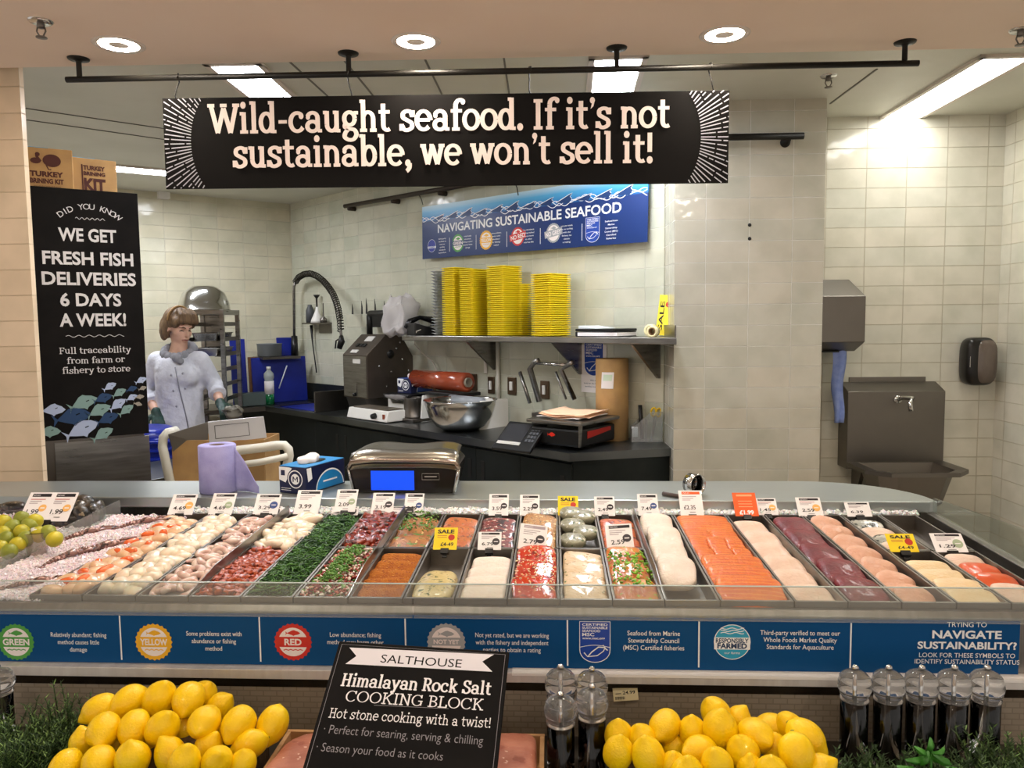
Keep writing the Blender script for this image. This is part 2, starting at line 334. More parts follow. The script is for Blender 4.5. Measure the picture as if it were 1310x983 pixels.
SLAB = {
 'o': ([_A(.52, .5, .40, .43, 0, 360)], 1.05), 'c': ([_A(.52, .5, .40, .43, 45, 325), _D(.76, .78, .14)], .97),
 'e': ([_A(.52, .5, .40, .43, 0, 318), _B(.2, .9, .52)], 1.03),
 'a': ([_A(.47, .68, .30, .25, 165, 0), _V(.77, .05, .70), _A(.46, .29, .31, .23, 0, 360), _B(.77, 1.02, .08), _D(.2, .72, .12)], 1.05),
 's': ([_sm((.76, .74), (.66, .90), (.45, .94), (.24, .84), (.24, .64), (.48, .51), (.72, .38), (.74, .18), (.52, .06), (.3, .08), (.16, .26)), _V(.78, .66, .97), _V(.14, .03, .34)], .92),
 'u': ([_V(.27, .38, 1), _A(.56, .38, .29, .31, 180, 350), _V(.85, 0, 1), _B(.05, .27, .93), _B(.64, .85, .93), _B(.85, 1.07, .07)], 1.14),
 'n': (_n, 1.12), 'm': ([_V(.26, 0, 1), _A(.5, .60, .26, .32, 175, 0), _V(.76, 0, .62), _A(1.02, .60, .26, .32, 175, 0), _V(1.28, 0, .62), _B(.06, .26, .93), _B(.06, .46, .07), _B(.58, .94, .07), _B(1.1, 1.48, .07)], 1.55),
 'h': ([_V(.26, 0, 1.5), _B(.06, .26, 1.43)]+[_n[1], _n[2], _n[4], _n[5]], 1.12), 'r': ([_V(.27, 0, 1), _A(.56, .58, .29, .33, 170, 55), _D(.74, .82, .14), _B(.06, .27, .93), _B(.06, .52, .07)], .86),
 't': ([_V(.33, .3, 1.3), _A(.56, .31, .23, .24, 180, 310), _B(.06, .72, .92)], .78), 'd': ([_A(.45, .5, .33, .43, 0, 360), _V(.80, 0, 1.5), _B(.58, .8, 1.43), _B(.8, 1.04, .07)], 1.1),
 'b': ([_V(.27, 0, 1.5), _A(.62, .5, .33, .43, 0, 360), _B(.05, .27, 1.43)], 1.08),
 'g': ([_A(.48, .63, .31, .30, 0, 360), _sm((.25, .42), (.2, .25), (.4, .16), (.75, .1), (.88, -.12), (.7, -.34), (.4, -.36), (.18, -.22), (.24, -.02), (.4, .12)), _B(.74, 1.0, .9)], 1.04),
 'f': ([_V(.34, 0, 1.15), _A(.62, 1.15, .28, .28, 180, 55), _B(.06, .72, .92), _B(.12, .58, .07), _D(.78, 1.34, .13)], .74), 'i': ([_V(.3, 0, 1), _B(.07, .3, .93), _B(.06, .54, .07), _D(.28, 1.33, .16)], .6),
 'l': ([_V(.3, 0, 1.5), _B(.07, .3, 1.43), _B(.06, .54, .07)], .6), 'k': ([_V(.26, 0, 1.5), _Lp((.3, .42), (.82, .92)), _Lp((.48, .6), (.86, .06)), _B(.05, .26, 1.43), _B(.05, .46, .07), _B(.62, 1.0, .93), _B(.66, 1.06, .07)], 1.1),
 'w': ([_Lp((.17, .95), (.43, .06)), _Lp((.43, .06), (.72, .92)), _Lp((.72, .92), (1.0, .06)), _Lp((1.0, .06), (1.27, .95)), _B(.0, .34, .93), _B(1.08, 1.44, .93), _B(.55, .8, .93)], 1.42),
 'y': ([_Lp((.18, .95), (.54, .06)), _sm((.9, .95), (.54, .06), (.42, -.28), (.22, -.34)), _D(.2, -.3, .13), _B(.02, .36, .93), _B(.72, 1.06, .93)], 1.06), 'v': ([_Lp((.18, .95), (.54, .06)), _Lp((.9, .95), (.54, .06)), _B(.02, .36, .93), _B(.72, 1.06, .93)], 1.06),
 'W': ([_Lp((.2, 1.34), (.58, .04)), _Lp((.58, .04), (.96, 1.2)), _Lp((.96, 1.2), (1.34, .04)), _Lp((1.34, .04), (1.72, 1.34)), _B(.0, .42, 1.33), _B(.76, 1.16, 1.33), _B(1.5, 1.92, 1.33)], 1.86),
 'I': ([_V(.34, 0, 1.4), _B(.08, .6, 1.33), _B(.08, .6, .07)], .68), 'H': ([_V(.3, 0, 1.4), _V(1.0, 0, 1.4), _B(.06, .54, 1.33), _B(.06, .54, .07), _B(.76, 1.24, 1.33), _B(.76, 1.24, .07), _B(.3, 1.0, .72)], 1.32),
 'R': ([_V(.3, 0, 1.4), _A(.58, 1.0, .36, .33, -90, 90), _B(.05, .6, 1.33), _B(.05, .54, .07), _B(.3, .6, .67), _Lp((.6, .66), (.98, .06)), _B(.8, 1.16, .07)], 1.18),
 'S': ([_sm((.86, 1.04), (.76, 1.26), (.5, 1.34), (.26, 1.2), (.26, .92), (.52, .74), (.84, .56), (.9, .28), (.66, .07), (.36, .08), (.18, .34)), _V(.88, .96, 1.36), _V(.16, .04, .44)], 1.06),
 'F': ([_V(.3, 0, 1.4), _B(.05, .98, 1.33), _B(.05, .58, .07), _B(.3, .78, .72), _V(.95, 1.05, 1.38), _V(.76, .58, .86)], 1.05),
 'C': ([_A(.7, .7, .56, .63, 40, 320), _V(1.12, .98, 1.36)], 1.28), 'O': ([_A(.72, .7, .58, .63, 0, 360)], 1.42), 'K': ([_V(.3, 0, 1.4), _Lp((.34, .6), (1.0, 1.32)), _Lp((.54, .8), (1.08, .06)), _B(.06, .54, 1.33), _B(.06, .54, .07), _B(.86, 1.2, 1.33), _B(.9, 1.28, .07)], 1.28),
 'N': ([_V(.28, 0, 1.4), _V(1.08, 0, 1.4), _Lp((.28, 1.36), (1.08, .04)), _B(.02, .3, 1.33), _B(.06, .5, .07), _B(.86, 1.3, 1.33)], 1.34), 'G': ([_A(.7, .7, .56, .63, 40, 335), _V(1.14, .1, .62), _B(.8, 1.3, .62), _V(1.12, .98, 1.36)], 1.38),
 'B': ([_V(.3, 0, 1.4), _A(.58, 1.03, .32, .3, -90, 90), _A(.58, .37, .4, .3, -90, 90), _B(.05, .6, 1.33), _B(.05, .6, .07), _B(.3, .6, .71)], 1.12), 'L': ([_V(.3, 0, 1.4), _B(.05, .58, 1.33), _B(.05, 1.0, .07), _V(.96, .05, .4)], 1.06),
 '.': ([_D(.2, .13, .17)], .42), ',': ([_D(.2, .13, .16), _sm((.3, .12), (.28, -.1), (.12, -.26))], .45), "'": ([('s', .22, 1.32)]+[], .4),
 '!': ([('p', [(.25, .5), (.25, 1.4)]), _D(.25, .13, .17)], .52), '-': ([('b', .08, .58, .52)], .68), ' ': ([], .5)}
def slab_width(body): return sum(SLAB[c][1] for c in body)
def slab(art, body, x, z, xh, m, w=None, wt=(.25, .15), bar=.14, wave=0):
    """write body centred on x with baseline z and x height xh"""
    tot = slab_width(body); kx = (w/tot) if w else xh; ox = x-tot*kx/2
    for ci, ch in enumerate(body):
        st, adv = SLAB[ch]; oz = z+wave*math.sin(ci*1.9)
        def P(p): return (ox+p[0]*kx, oz+p[1]*xh)
        for s_ in st:
            if s_[0] == 'p':
                y = art.yn(); pts = [Vector(p) for p in s_[1]]; vs = []; fs = []; N = len(pts)
                for i, p in enumerate(pts):
                    t = (pts[min(i+1, N-1)]-pts[max(i-1, 0)]).normalized(); n = Vector((-t.y, t.x))
                    # pen: thick across, thin along
                    hw = .5*math.sqrt((wt[0]*n.x)**2+(wt[1]*n.y)**2)
                    for sg in (-1, 1): q = P(p+n*hw*sg); vs.append((q[0], y, q[1]))
                for i in range(N-1): fs.append((2*i, 2*i+2, 2*i+3, 2*i+1))
                art.add(vs, fs, m)
            elif s_[0] == 'b':
                a = P((s_[1], s_[3]-bar/2)); b = P((s_[2], s_[3]+bar/2)); art.rect(a[0], a[1], b[0], b[1], m)
            elif s_[0] == 'd':
                q = P((s_[1], s_[2])); r = s_[3]*(.55+.45*wt[0]/.25); art.disc(q[0], q[1], r*kx, m, 16, r*xh)
            elif s_[0] == 's':
                q = P((s_[1], s_[2])); art.disc(q[0], q[1], .15*kx, m, 14, .15*xh)
                a = [P((s_[1]+.15, s_[2]+.02)), P((s_[1]+.06, s_[2]-.28)), P((s_[1]-.1, s_[2]-.4)), P((s_[1]-.02, s_[2]-.1))]; art.poly(a, m)
        ox += adv*kx
# ================================================================ THE SETTING
PILLAR_Y, SINK_Y, SIDE_X = 3.78, 4.13, 2.455
B = Vector((.690, 4.05, 0)); C = Vector((-2.082, 6.724, 0))
KU = (B-C).normalized(); KN = Vector((-KU.y, KU.x, 0))     # along the diagonal wall / into it
KR = math.atan2(KU.y, KU.x)
def kp(u, d, z): p = C+KU*u-KN*d; return Vector((p.x, p.y, z))
def kd(px, py, d): return gp(px, py, C-KN*d, KN)           # point at distance d in front of the diagonal wall
def uv_wall(o):
    me = o.data; l = me.uv_layers.new(name='UV')
    for p in me.polygons:
        n = p.normal; t = Vector((0, 0, 1)).cross(n)
        for li in p.loop_indices:
            c = me.vertices[me.loops[li].vertex_index].co
            l.data[li].uv = (c.dot(t.normalized()), c.z) if t.length > .3 else (c.x, c.y)
def wall(name, a, b, z0, z1, th, m, zc=0):
    a, b = Vector(a), Vector(b); t = (b-a).normalized(); n = Vector((-t.y, t.x, 0))*th
    q = [(a.x, a.y), (b.x, b.y), (b.x+n.x, b.y+n.y), (a.x+n.x, a.y+n.y)]
    o = struct(MB(m).prism(q, z0, z1, 'z').build(name)); uv_wall(o); return o
zt = gy(950, 362.6, PILLAR_Y).z
T_PIL = tiles('pillar_tile', '#cac3b3', '#c0beb0', '#dedbd2', (gy(902, 400, PILLAR_Y).x, zt), rough=.09, wav=.0055)
T_SINK = tiles('sink_wall_tile', '#ddd8c9', '#d5d4c7', '#c4bca8', (gy(1104, 400, SINK_Y).x, gy(1130, 390.9, SINK_Y).z), wav=.003)
T_KIT = tiles('kitchen_tile', '#cfccb8', '#c6c8b5', '#dcdacb', (.05, zt), wav=.003)
T_LEFT = tiles('left_wall_tile', '#d8d0b6', '#d0ccb4', '#d9d3c0', (.03, zt), wav=.003)
T_COL = tiles('column_tile', '#e2cdb2', '#dcc6aa', '#d2bda0', (.0, .02), (.3, .0955), rough=.25, wav=.0015)
struct(MB(noisy('floor_tile', '#b3a48f', '#bdae9a', scale=4, rough=.35)).box((0, 2.5, -.05), (9, 13, .1)).build('floor'))
CE_SHOP = noisy('shop_ceiling_paint', '#ead6c4', '#eedccb', scale=2, rough=.8)
CE_KIT = noisy('kitchen_ceiling_panel', '#c9c8bb', '#d0cfc3', scale=3, rough=.45)
struct(MB(CE_SHOP).box((0, .4, CEIL_SHOP+.1), (9, 4.8, .2)).build('ceiling'))
struct(MB(CE_KIT).box((-.5, 5.4, CEIL_KIT+.05), (9, 5.4, .1)).build('ceiling'))
lef = Vector((-math.sin(rad(50)), -math.cos(rad(50)), 0))
wall('wall_back', C-KU*.0, B, 0, CEIL_KIT, .12, T_KIT)
wall('wall_left', C+lef*4.6, C, 0, CEIL_KIT, .12, T_LEFT)
o = MB(T_PIL).box(((.694+1.408)/2, PILLAR_Y+.2, CEIL_KIT/2), (.714, .4, CEIL_KIT)).build('wall_pillar'); struct(o); uv_wall(o)
wall('wall_sink', (1.408, SINK_Y, 0), (SIDE_X, SINK_Y, 0), 0, CEIL_KIT, .12, T_SINK)
wall('wall_right', (SIDE_X, SINK_Y, 0), (SIDE_X, 1.4, 0), 0, CEIL_KIT, .12, T_SINK)
o = MB(T_COL).prism([(-3.4, 2.86), (-1.872, 2.86), (-1.872, 2.885), (-3.4, 2.885)], 0, CEIL_KIT, 'z').build('wall_column'); struct(o); uv_wall(o)
# joints between the ceiling panels of the kitchen and a shallow drop at its edge
JT = mat('ceiling_joint', '#6f6e66', .7)
for n_, (a, b) in enumerate([((460, 101), (482, 128)), ((554, 97), (568, 126)), ((648, 97), (652, 124)), ((1060, 134), (1122, 88)), ((117, 165), (208, 178)), ((112, 150), (208, 164)), ((394, 100), (425, 128))]):
    p, q = gz(*a, CEIL_KIT), gz(*b, CEIL_KIT); d = (q-p).normalized(); p -= d*.5; q += d*.9
    if n_ == 3: p, q = gz(1060, 134, CEIL_KIT)+d*.02, gz(1122, 88, CEIL_KIT)
    nn = Vector((-d.y, d.x, 0))*.004
    struct(MB(JT).prism([(p-nn).to_2d(), (q-nn).to_2d(), (q+nn).to_2d(), (p+nn).to_2d()], CEIL_KIT-.003, CEIL_KIT+.002, 'z').build('trim_%d' % (n_+1)))
# ---------------------------------------------------------------- lamps
EM_TUBE = mat('lit_diffuser', '#f4f7ff', .5, emit=TUBE_E)
EM_DOWN = mat('lit_downlight', '#fff0dc', .5, emit=DOWN_E)
RIM = mat('lamp_rim', '#d9cfc6', .4)
EM_LOW = mat('lit_diffuser_sink', '#f7f5ee', .5, emit=TUBE_E*.38)
def ceiling_panel(label, a, b, width, group='ceiling light panels over the kitchen', em=None):
    a, b = Vector(a), Vector(b); d = (b-a); L = d.length; c = (a+b)/2
    t = thing('ceiling_light', label, 'ceiling light', (c.x, c.y, CEIL_KIT), math.atan2(d.y, d.x), group)
    f = MB(RIM); w = width/2+.03; l = L/2+.03
    for cx, cy, sx, sy in ((0, w-.012, 2*l, .024), (0, -w+.012, 2*l, .024), (l-.012, 0, .024, 2*w), (-l+.012, 0, .024, 2*w)): f.box((cx, cy, -.006), (sx, sy, .012))
    f.build('frame', t)
    MB(em or EM_TUBE).box((0, 0, -.003), (L, width, .006)).build('diffuser', t)
    return t
zc = CEIL_KIT-.006
pa, pb = gz(312, 94, zc), gz(355, 130.5, zc); d = (pb-pa).normalized(); ceiling_panel('lit ceiling panel above the left end of the hanging black banner', pa-d*.1, pb+d*.25, .175)
pa, pb = gz(789, 86, zc), gz(782, 123, zc); d = (pb-pa).normalized(); ceiling_panel('lit ceiling panel above the right half of the hanging black banner', pa-d*.1, pb+d*.25, .175)
pa, pb = gz(1287, 74, zc), gz(1155, 149.5, zc); d = (pb-pa).normalized(); ceiling_panel('long lit ceiling panel above the hand wash sink', pa, pb, .17, em=EM_LOW)
pa, pb = gz(138, 214.5, zc), gz(212, 221, zc); d = (pb-pa).normalized(); ceiling_panel('lit ceiling panel behind the chalk noticeboard and the kit boxes', pa-d*.5, pb+d*.35, .17)
def downlight(p, label, r=.062):
    t = thing('downlight', label, 'downlight', p, 0, 'round downlights in the shop ceiling')
    MB(RIM).lathe([(r, -.002), (r+.012, -.006), (r+.02, -.001), (r+.02, .0)], 32).build('rim', t)
    MB(EM_DOWN).lathe([(0, -.001), (r, -.003), (r, .004)], 32).build('lamp', t)
z = CEIL_SHOP
downlight(gz(152, 57, z), 'round downlight left of the banner rail beside the sprinkler')
downlight(gz(532, 53, z), 'round downlight in the middle of the shop ceiling')
downlight(gz(927, 44, z), 'round downlight above the right end of the banner')
for x, y in [(-1.15, 1.75), (-.35, 1.75), (.45, 1.75), (1.2, 1.75), (-1.2, .2), (.0, .2), (1.2, .2), (-.8, -1.2), (.8, -1.2)]:  # unseen downlights, added to light the counter and low shelf from the shop side
    downlight(Vector((x, y, z)), 'round downlight out of view, added over the shop floor')
# ---------------------------------------------------------------- small ceiling fittings
def sprinkler(p, label):
    t = thing('sprinkler', label, 'sprinkler', p, 0, 'ceiling sprinklers')
    MB(STEEL_B).lathe([(0, -.004), (.03, -.006), (.036, 0), (.036, .001)], 24).build('escutcheon', t)
    m = MB(STEEL_D); m.lathe([(.010, 0), (.012, -.018), (.008, -.022)][::-1], 12)
    for s in (-1, 1): m.tube([(s*.010, 0, -.015), (s*.014, 0, -.03), (s*.005, 0, -.046)], .0025, 6)
    m.lathe([(0, -.05), (.016, -.050), (.016, -.047), (0, -.046)], 14); m.build('sprinkler_head', t)
sprinkler(gz(52, 27, CEIL_SHOP), 'chrome sprinkler in the shop ceiling at the left')
sprinkler(gz(1060, 97, CEIL_KIT), 'chrome sprinkler in the kitchen ceiling right of the banner rail')
sprinkler(gz(1306, 38, CEIL_SHOP), 'chrome sprinkler at the right edge of the shop ceiling')
# ---------------------------------------------------------------- banner, its rail and hooks
RAIL_Y = 2.72
ra, rb = gy(85, 101, RAIL_Y), gy(1175, 82, RAIL_Y); rz_ = (ra.z+rb.z)/2
rail = thing('banner_rail', 'long black ceiling rail carrying the wild-caught seafood banner', 'rail', ((ra.x+rb.x)/2, RAIL_Y, CEIL_SHOP))
hl = (rb.x-ra.x)/2
MB(BLACKM).tube([(-hl, 0, rz_-CEIL_SHOP), (hl, 0, rz_-CEIL_SHOP)], .0105, 12).build('bar', rail)
for px in (101, 446, 789, 1157):
    x = gy(px, 85, RAIL_Y).x-rail.location.x
    MB(BLACKM).lathe([(.009, rz_-CEIL_SHOP), (.009, -.012), (.014, -.008), (.034, -.005), (.036, 0)], 20, (x, 0, 0)).build('mount', rail)
bl, br_ = gy(208, 122, RAIL_Y), gy(931, 119, RAIL_Y); bb = gy(212, 240, RAIL_Y)
BW = br_.x-bl.x+.006; BZ0 = 2.094; BZ1 = 2.405
ban = thing('banner', 'wide black hanging banner about wild-caught sustainable seafood', 'banner', ((bl.x+br_.x)/2+.001, RAIL_Y, BZ0), rot=(0, rad(.25), rad(0)))
H = BZ1-BZ0
BANK = noisy('banner_black', '#0d0b0b', '#100e0d', scale=5, rough=.7, spec=.12)
MB(BANK).box((0, 0, H/2), (BW, .006, H)).build('board', ban, bev=.001)
PINK = mat('banner_cream', '#ecdcd6', .6); RAYC = mat('banner_ray', '#a9a8b2', .6)
bp_ = lambda px, py: (lambda q: (q.x-ban.location.x, q.z-BZ0))(gy(px, py, RAIL_Y))
a_ = Art(PINK, -.0032)
sx = BW/721.0; zz = lambda y: bp_(560, y)[1]
slab(a_, "Wild-caught seafood. If it's not", (561.5-569.5)*sx, zz(168), 26.5*sx, PINK, w=589*sx, wt=(.27, .17), bar=.16)
slab(a_, "sustainable, we won't sell it!", (567-569.5)*sx, zz(212.5), 26.5*sx, PINK, w=538*sx, wt=(.27, .17), bar=.16)
a_.build('lettering', ban)
a_ = Art(RAYC, -.0032); rnd = random.Random(5)
for side in (-1, 1):
    # dashes radiate from the rounded end of the plain centre
    for k in range(31):
        th = rad(-63+126*k/30)+rnd.uniform(-.012, .012); ex, ez = math.cos(th), math.sin(th); c0 = (BW/2-.222, H/2)
        r = .126+.046*(abs(th)/rad(63))**2
        def ok(p): return p[0] < BW/2-.001 and .001 < p[1] < H-.001
        while True:
            ln = rnd.choice([.016, .03, .05, .07, .09]); a = (c0[0]+ex*r, c0[1]+ez*r)
            if not ok(a): break
            for _ in range(14):
                b = (c0[0]+ex*(r+ln), c0[1]+ez*(r+ln))
                if ok(b): break
                ln *= .8
            if ln > .003 and ok(b): a_.line([(side*a[0], a[1]), (side*b[0], b[1])], .0036, RAYC)
            r += ln+.007
a_.build('ray_pattern', ban)
for px, tx in ((227, 223), (444, 449), (677, 677), (908, 912)):
    x = gy(px, 96, RAIL_Y).x; x2 = gy(tx, 122, RAIL_Y).x; o = MB(BLACKM)
    pts = [(x+.004, -.012, rz_-.006), (x+.006, -.006, rz_+.012), (x, .004, rz_+.014), (x-.002, .013, rz_+.004), (x, .012, rz_-.012), (x+(x2-x)*.5, .004, (rz_+BZ1)/2), (x2, 0.006, BZ1+.012), (x2+.004, .006, BZ1-.008)]
    o.tube([Vector(p)+Vector((0, RAIL_Y, 0)) for p in pts], .0024, 6); h_ = o.build('wire_hook')
    tag(h_, {227: 'wire hook at the left end of the banner', 444: 'wire hook above the word caught on the banner', 677: 'wire hook above the full stop of the banner', 908: 'wire hook at the right end of the banner'}[px], 'hook', 'hooks holding the banner')
# rails on the pillar and on the diagonal wall
p = gy(1028, 174, PILLAR_Y-.05)
rl = thing('wall_rail', 'short black rail bracketed to the tiled pillar', 'rail', (p.x-.25, PILLAR_Y, p.z))
MB(BLACKM).tube([(-.5, -.05, 0), (.25, -.05, 0)], .016, 12).build('bar', rl)
for x in (.18, -.35): MB(BLACKM).lathe([(.012, .05), (.012, .006), (.024, .005), (.024, 0)], 16, T=Matrix.Translation((x, 0, -.018)) @ Matrix.Rotation(PI/2, 4, 'X')).build('bracket', rl)
for i, (px, py) in enumerate(((959, 288), (959, 305.5))):
    tag(MB(BLACK).lathe([(0, .004), (.008, .003), (.009, 0)], 12, T=Matrix.Translation(gy(px, py, PILLAR_Y)) @ Matrix.Rotation(PI/2, 4, 'X')).build('wall_plug'), ['upper of two black plugs in the pillar tiles', 'lower of two black plugs in the pillar tiles'][i], 'wall plug', 'black plugs in the pillar')
ka, kb = kd(441, 264, .06), kd(640, 229, .06)
dirn = (kb-ka).normalized()
rl = thing('wall_rail', 'dark brown rail bracketed along the diagonal kitchen wall', 'rail', ka, KR)
L_ = ((kb-ka).dot(KU)); zd = (kb-ka).z
BRN = mat('brown_metal', '#3a3028', .5, .3)
MB(BRN).tube([(0, 0, 0), (L_+.6, 0, zd*(1+.6/L_))], .016, 12).build('bar', rl)
for x in (.05, .62, 1.15): MB(BRN).tube([(x, .06, -.02+zd*x/L_), (x, 0, -.02+zd*x/L_)], .018, 12).build('bracket', rl)
# ================================================================ THE KITCHEN BEHIND THE COUNTER
WT = .98
def wtp(px, py): return gz(px, py, WT)
def KM(p): return Matrix.Translation(p) @ Matrix.Rotation(KR, 4, 'Z')
# worktop with its sink basin and the cupboards below
wk = thing('kitchen_worktop', 'long dark steel kitchen worktop along the diagonal tiled wall', 'worktop', C, KR)
m = MB(STEEL_TOP)
def Lk(p): q = Vector(p)-C; return (q.dot(KU), q.dot(KN))
e1, e2, e3 = (3.72, -.60), Lk((.694, 3.845, 0)), Lk((.690, 4.04, 0))
t0, t1 = WT-.04, WT
SB = (.42, 1.16, -.49, -.1)      # sink basin
m.prism([(-.1, -.54), (SB[0], -.545), (SB[0], -.0), (-.1, 0)], t0, t1, 'z')
m.prism([(SB[0], -.545), (SB[1], -.55), (SB[1], SB[2]), (SB[0], SB[2])], t0, t1, 'z')
m.prism([(SB[0], SB[3]), (SB[1], SB[3]), (SB[1], 0), (SB[0], 0)], t0, t1, 'z')
m.prism([(SB[1], -.55), e1, e2, e3, (SB[1], 0)], t0, t1, 'z')
m.build('top', wk)
m = MB(STEEL_D); cx, cy = (SB[0]+SB[1])/2, (SB[2]+SB[3])/2
m.box((cx, cy, WT-.28), (SB[1]-SB[0]+.02, SB[3]-SB[2]+.02, .01)); lx, ly = SB[1]-SB[0], SB[3]-SB[2]
for s_ in (-1, 1): m.box((cx+s_*(lx/2+.004), cy, WT-.16), (.008, ly+.016, .24)); m.box((cx, cy+s_*(ly/2+.004), WT-.16), (lx, .008, .24))
m.build('sink_basin', wk)
MB(STEEL_D).box((1.2, -.27, WT+.075), (.012, .5, .15)).build('splash_panel', wk, bev=.002)
MB(noisy('backsplash_steel', '#2c2f2e', '#383a39', rough=.4, metal=.6)).box((.75, -.012, WT+.07), (1.6, .016, .14)).build('backsplash', wk)
ed = [(-.09, -.5), (1.2, -.51), (e1[0]-.02, e1[1]+.05), (e2[0]-.01, e2[1]+.05), (e3[0]-.01, e3[1]), (-.09, -.02)]
MB(DARK).prism(ed, .12, t0-.001, 'z').build('cupboard_carcass', wk)
m0 = None
for i in range(7):
    u0, u1 = 1.22+i*.355, 1.22+(i+1)*.355-.006
    f0 = -.51-(u0-1.2)*.0157-.003; o = MB(DARK).box(((u0+u1)/2, f0-.011, .54), (u1-u0, .018, .76)).build('cupboard_door', wk, bev=.003)
    MB(BLACK).box(((u0+u1)/2+(.12 if i % 2 == 0 else -.12), f0-.019, .80), (.03, .006, .11)).build('recessed_handle', o)
# ---------------------------------------------------------------- shelf on the diagonal wall
SH = 1.537
sh = thing('wall_shelf', 'long steel shelf carrying the yellow tray stacks on the diagonal wall', 'shelf', C, KR)
su0, su1 = 1.95, 3.84
sq = (.686+2.082+KN.x*.28)/KU.x
MB(STEEL).prism([(su0, -.002), (su0, -.28), (sq, -.28), (3.845, -.002)], SH-.032, SH, 'z').build('board', sh, bev=.003)
MB(STEEL).prism([(sq-.004, -.28), (sq-.012, -.28), (3.83, -.002), (3.838, -.002)], SH, SH+.06, 'z').build('end_upstand', sh)
for px in (604, 714, 815):
    u_ = (kd(px, 440, .2)-C).dot(KU)
    MB(STEEL).prism([(-.005, SH-.034), (-.25, SH-.034), (-.02, SH-.22), (-.005, SH-.22)], u_-.008, u_+.008, 'x').build('bracket', sh)
def onshelf(px, d): u_ = (kd(px, 425, d)-C).dot(KU); return kp(u_, d, SH+.0005)
# yellow foam trays, each one an object, nested in stacks
YEL = noisy('yellow_foam', '#fcdf14', '#ffe620', scale=20, rough=.5)
def tray_mesh(L, Wd, h, rim, mm):
    o = MB(mm); a, b = L/2, Wd/2; k = .012
    def rr(x, y, r, n=3): return [(sx*(x-r)+r*math.cos(q), sy*(y-r)+r*math.sin(q)) for sx, sy, q0 in ((1, 1, 0), (-1, 1, PI/2), (-1, -1, PI), (1, -1, 1.5*PI)) for q in [q0+PI/2*i/n for i in range(n+1)]]
    rings = [(rr(a-.02, b-.02, .012), 0), (rr(a-.006, b-.006, .015), h-.001), (rr(a, b, .016), h-.0005), (rr(a, b, .016), h+rim), (rr(a-.006, b-.006, .014), h+rim), (rr(a-.022, b-.022, .012), .002)]
    vs = []; fs = []; n = len(rings[0][0])
    for r_, z_ in rings: vs += [(p[0], p[1], z_) for p in r_]
    for i in range(len(rings)-1):
        for k_ in range(n): fs.append((i*n+k_, i*n+(k_+1) % n, (i+1)*n+(k_+1) % n, (i+1)*n+k_))
    fs.append(tuple(range(n-1, -1, -1))); fs.append(tuple((len(rings)-1)*n+k_ for k_ in range(n)))
    return o.add(vs, fs, mm)
yt = None; rnd = random.Random(2)
STK = [(586, .17, 343, 'first yellow stack from the left'), (609, .17, 345, 'second yellow stack from the left'), (646, .15, 341, 'tall third yellow stack from the left'), (664, .065, 364, 'short yellow stack in front of the third'), (705, .15, 351, 'wide yellow stack beside the black folders')]
for px, d, ytop, where in STK:
    p = onshelf(px, d); q = kd(px, ytop, d); hh = q.z-SH; n = int(hh/.0118); pitch = hh/n
    Ls, Ws = (.15, .17) if px != 705 else (.155, .185)
    if px == 664: Ls, Ws = .135, .10
    if px in (586, 609): Ls, Ws = .125, .17
    base = None
    for i in range(n):
        loc = p+Vector((rnd.uniform(-.0012, .0012), rnd.uniform(-.0012, .0012), i*pitch))
        lab = 'yellow foam tray nested in the '+where
        if base is None:
            base = tray_mesh(Ls, Ws, pitch*.93-.0042, .004, YEL).build('foam_tray'); tag(base, lab, 'tray', 'trays in the '+where.split(',')[0][:40])
            base.location = loc; base.rotation_euler = (0, 0, KR)
            o = base
        else:
            o = base.copy(); COL.objects.link(o); o.location = loc
    base['label'] = base['label']
CLR = mat('clear_tray_plastic', '#dfe2e2', .15, trans=.55, ior=1.2)
p = onshelf(567, .15); q = kd(567, 347, .15); hh = q.z-SH; n = 22; base = None
for i in range(n):
    if base is None:
        base = tray_mesh(.062, .16, hh/n-.0045, .003, CLR).build('clear_tray'); tag(base, 'clear plastic tray nested in the stack left of the yellow trays', 'tray', 'clear trays at the left of the yellow stacks'); o = base
        o.rotation_euler = (0, 0, KR)
    else: o = base.copy(); COL.objects.link(o)
    o.location = p+Vector((0, 0, i*hh/n))
# desk phone
p = onshelf(543, .15); t = thing('desk_phone', 'black desk telephone on the wall shelf beside the plastic bag', 'telephone', p, KR-.3)
MB(BLACK).prism([(-.1, 0), (.1, 0), (.1, .03), (-.1, .085)], -.075, .085, 'x').build('phone_base', t, bev=.006)
hs = MB(mat('phone_gloss', '#0c0c0e', .25)); hs.tube([(-.075, .11, .075), (-.085, .08, .105), (-.085, 0, .12), (-.085, -.07, .095), (-.075, -.1, .05)], [.02, .024, .015, .022, .02], 10); hs.build('handset', t)
k = MB(mat('phone_keys', '#3d4147', .4))
for i in range(4):
    for j in range(3): k.box((.0+j*.022, .05-i*.028, .066-i*.008), (.015, .016, .006))
k.build('keypad', t)
u_ = (p-C).dot(KU)
c0, c1 = kd(533, 424, .28), kd(558, 473, .03)
pts = [c0+Vector((.02, .05, .01)), c0, kd(530, 440, .1), kd(540, 452, .04), kd(553, 462, .03), c1, kd(559, 480, .03)]
tag(MB(mat('cream_cord', '#d8cfc0', .6)).tube([q for i in range(len(pts)-1) for q in [pts[i].lerp(pts[i+1], s_/3) for s_ in range(3)]]+[pts[-1]], .0035, 6).build('phone_cord'), 'cream cord hanging from the telephone down the tiled wall', 'cord')
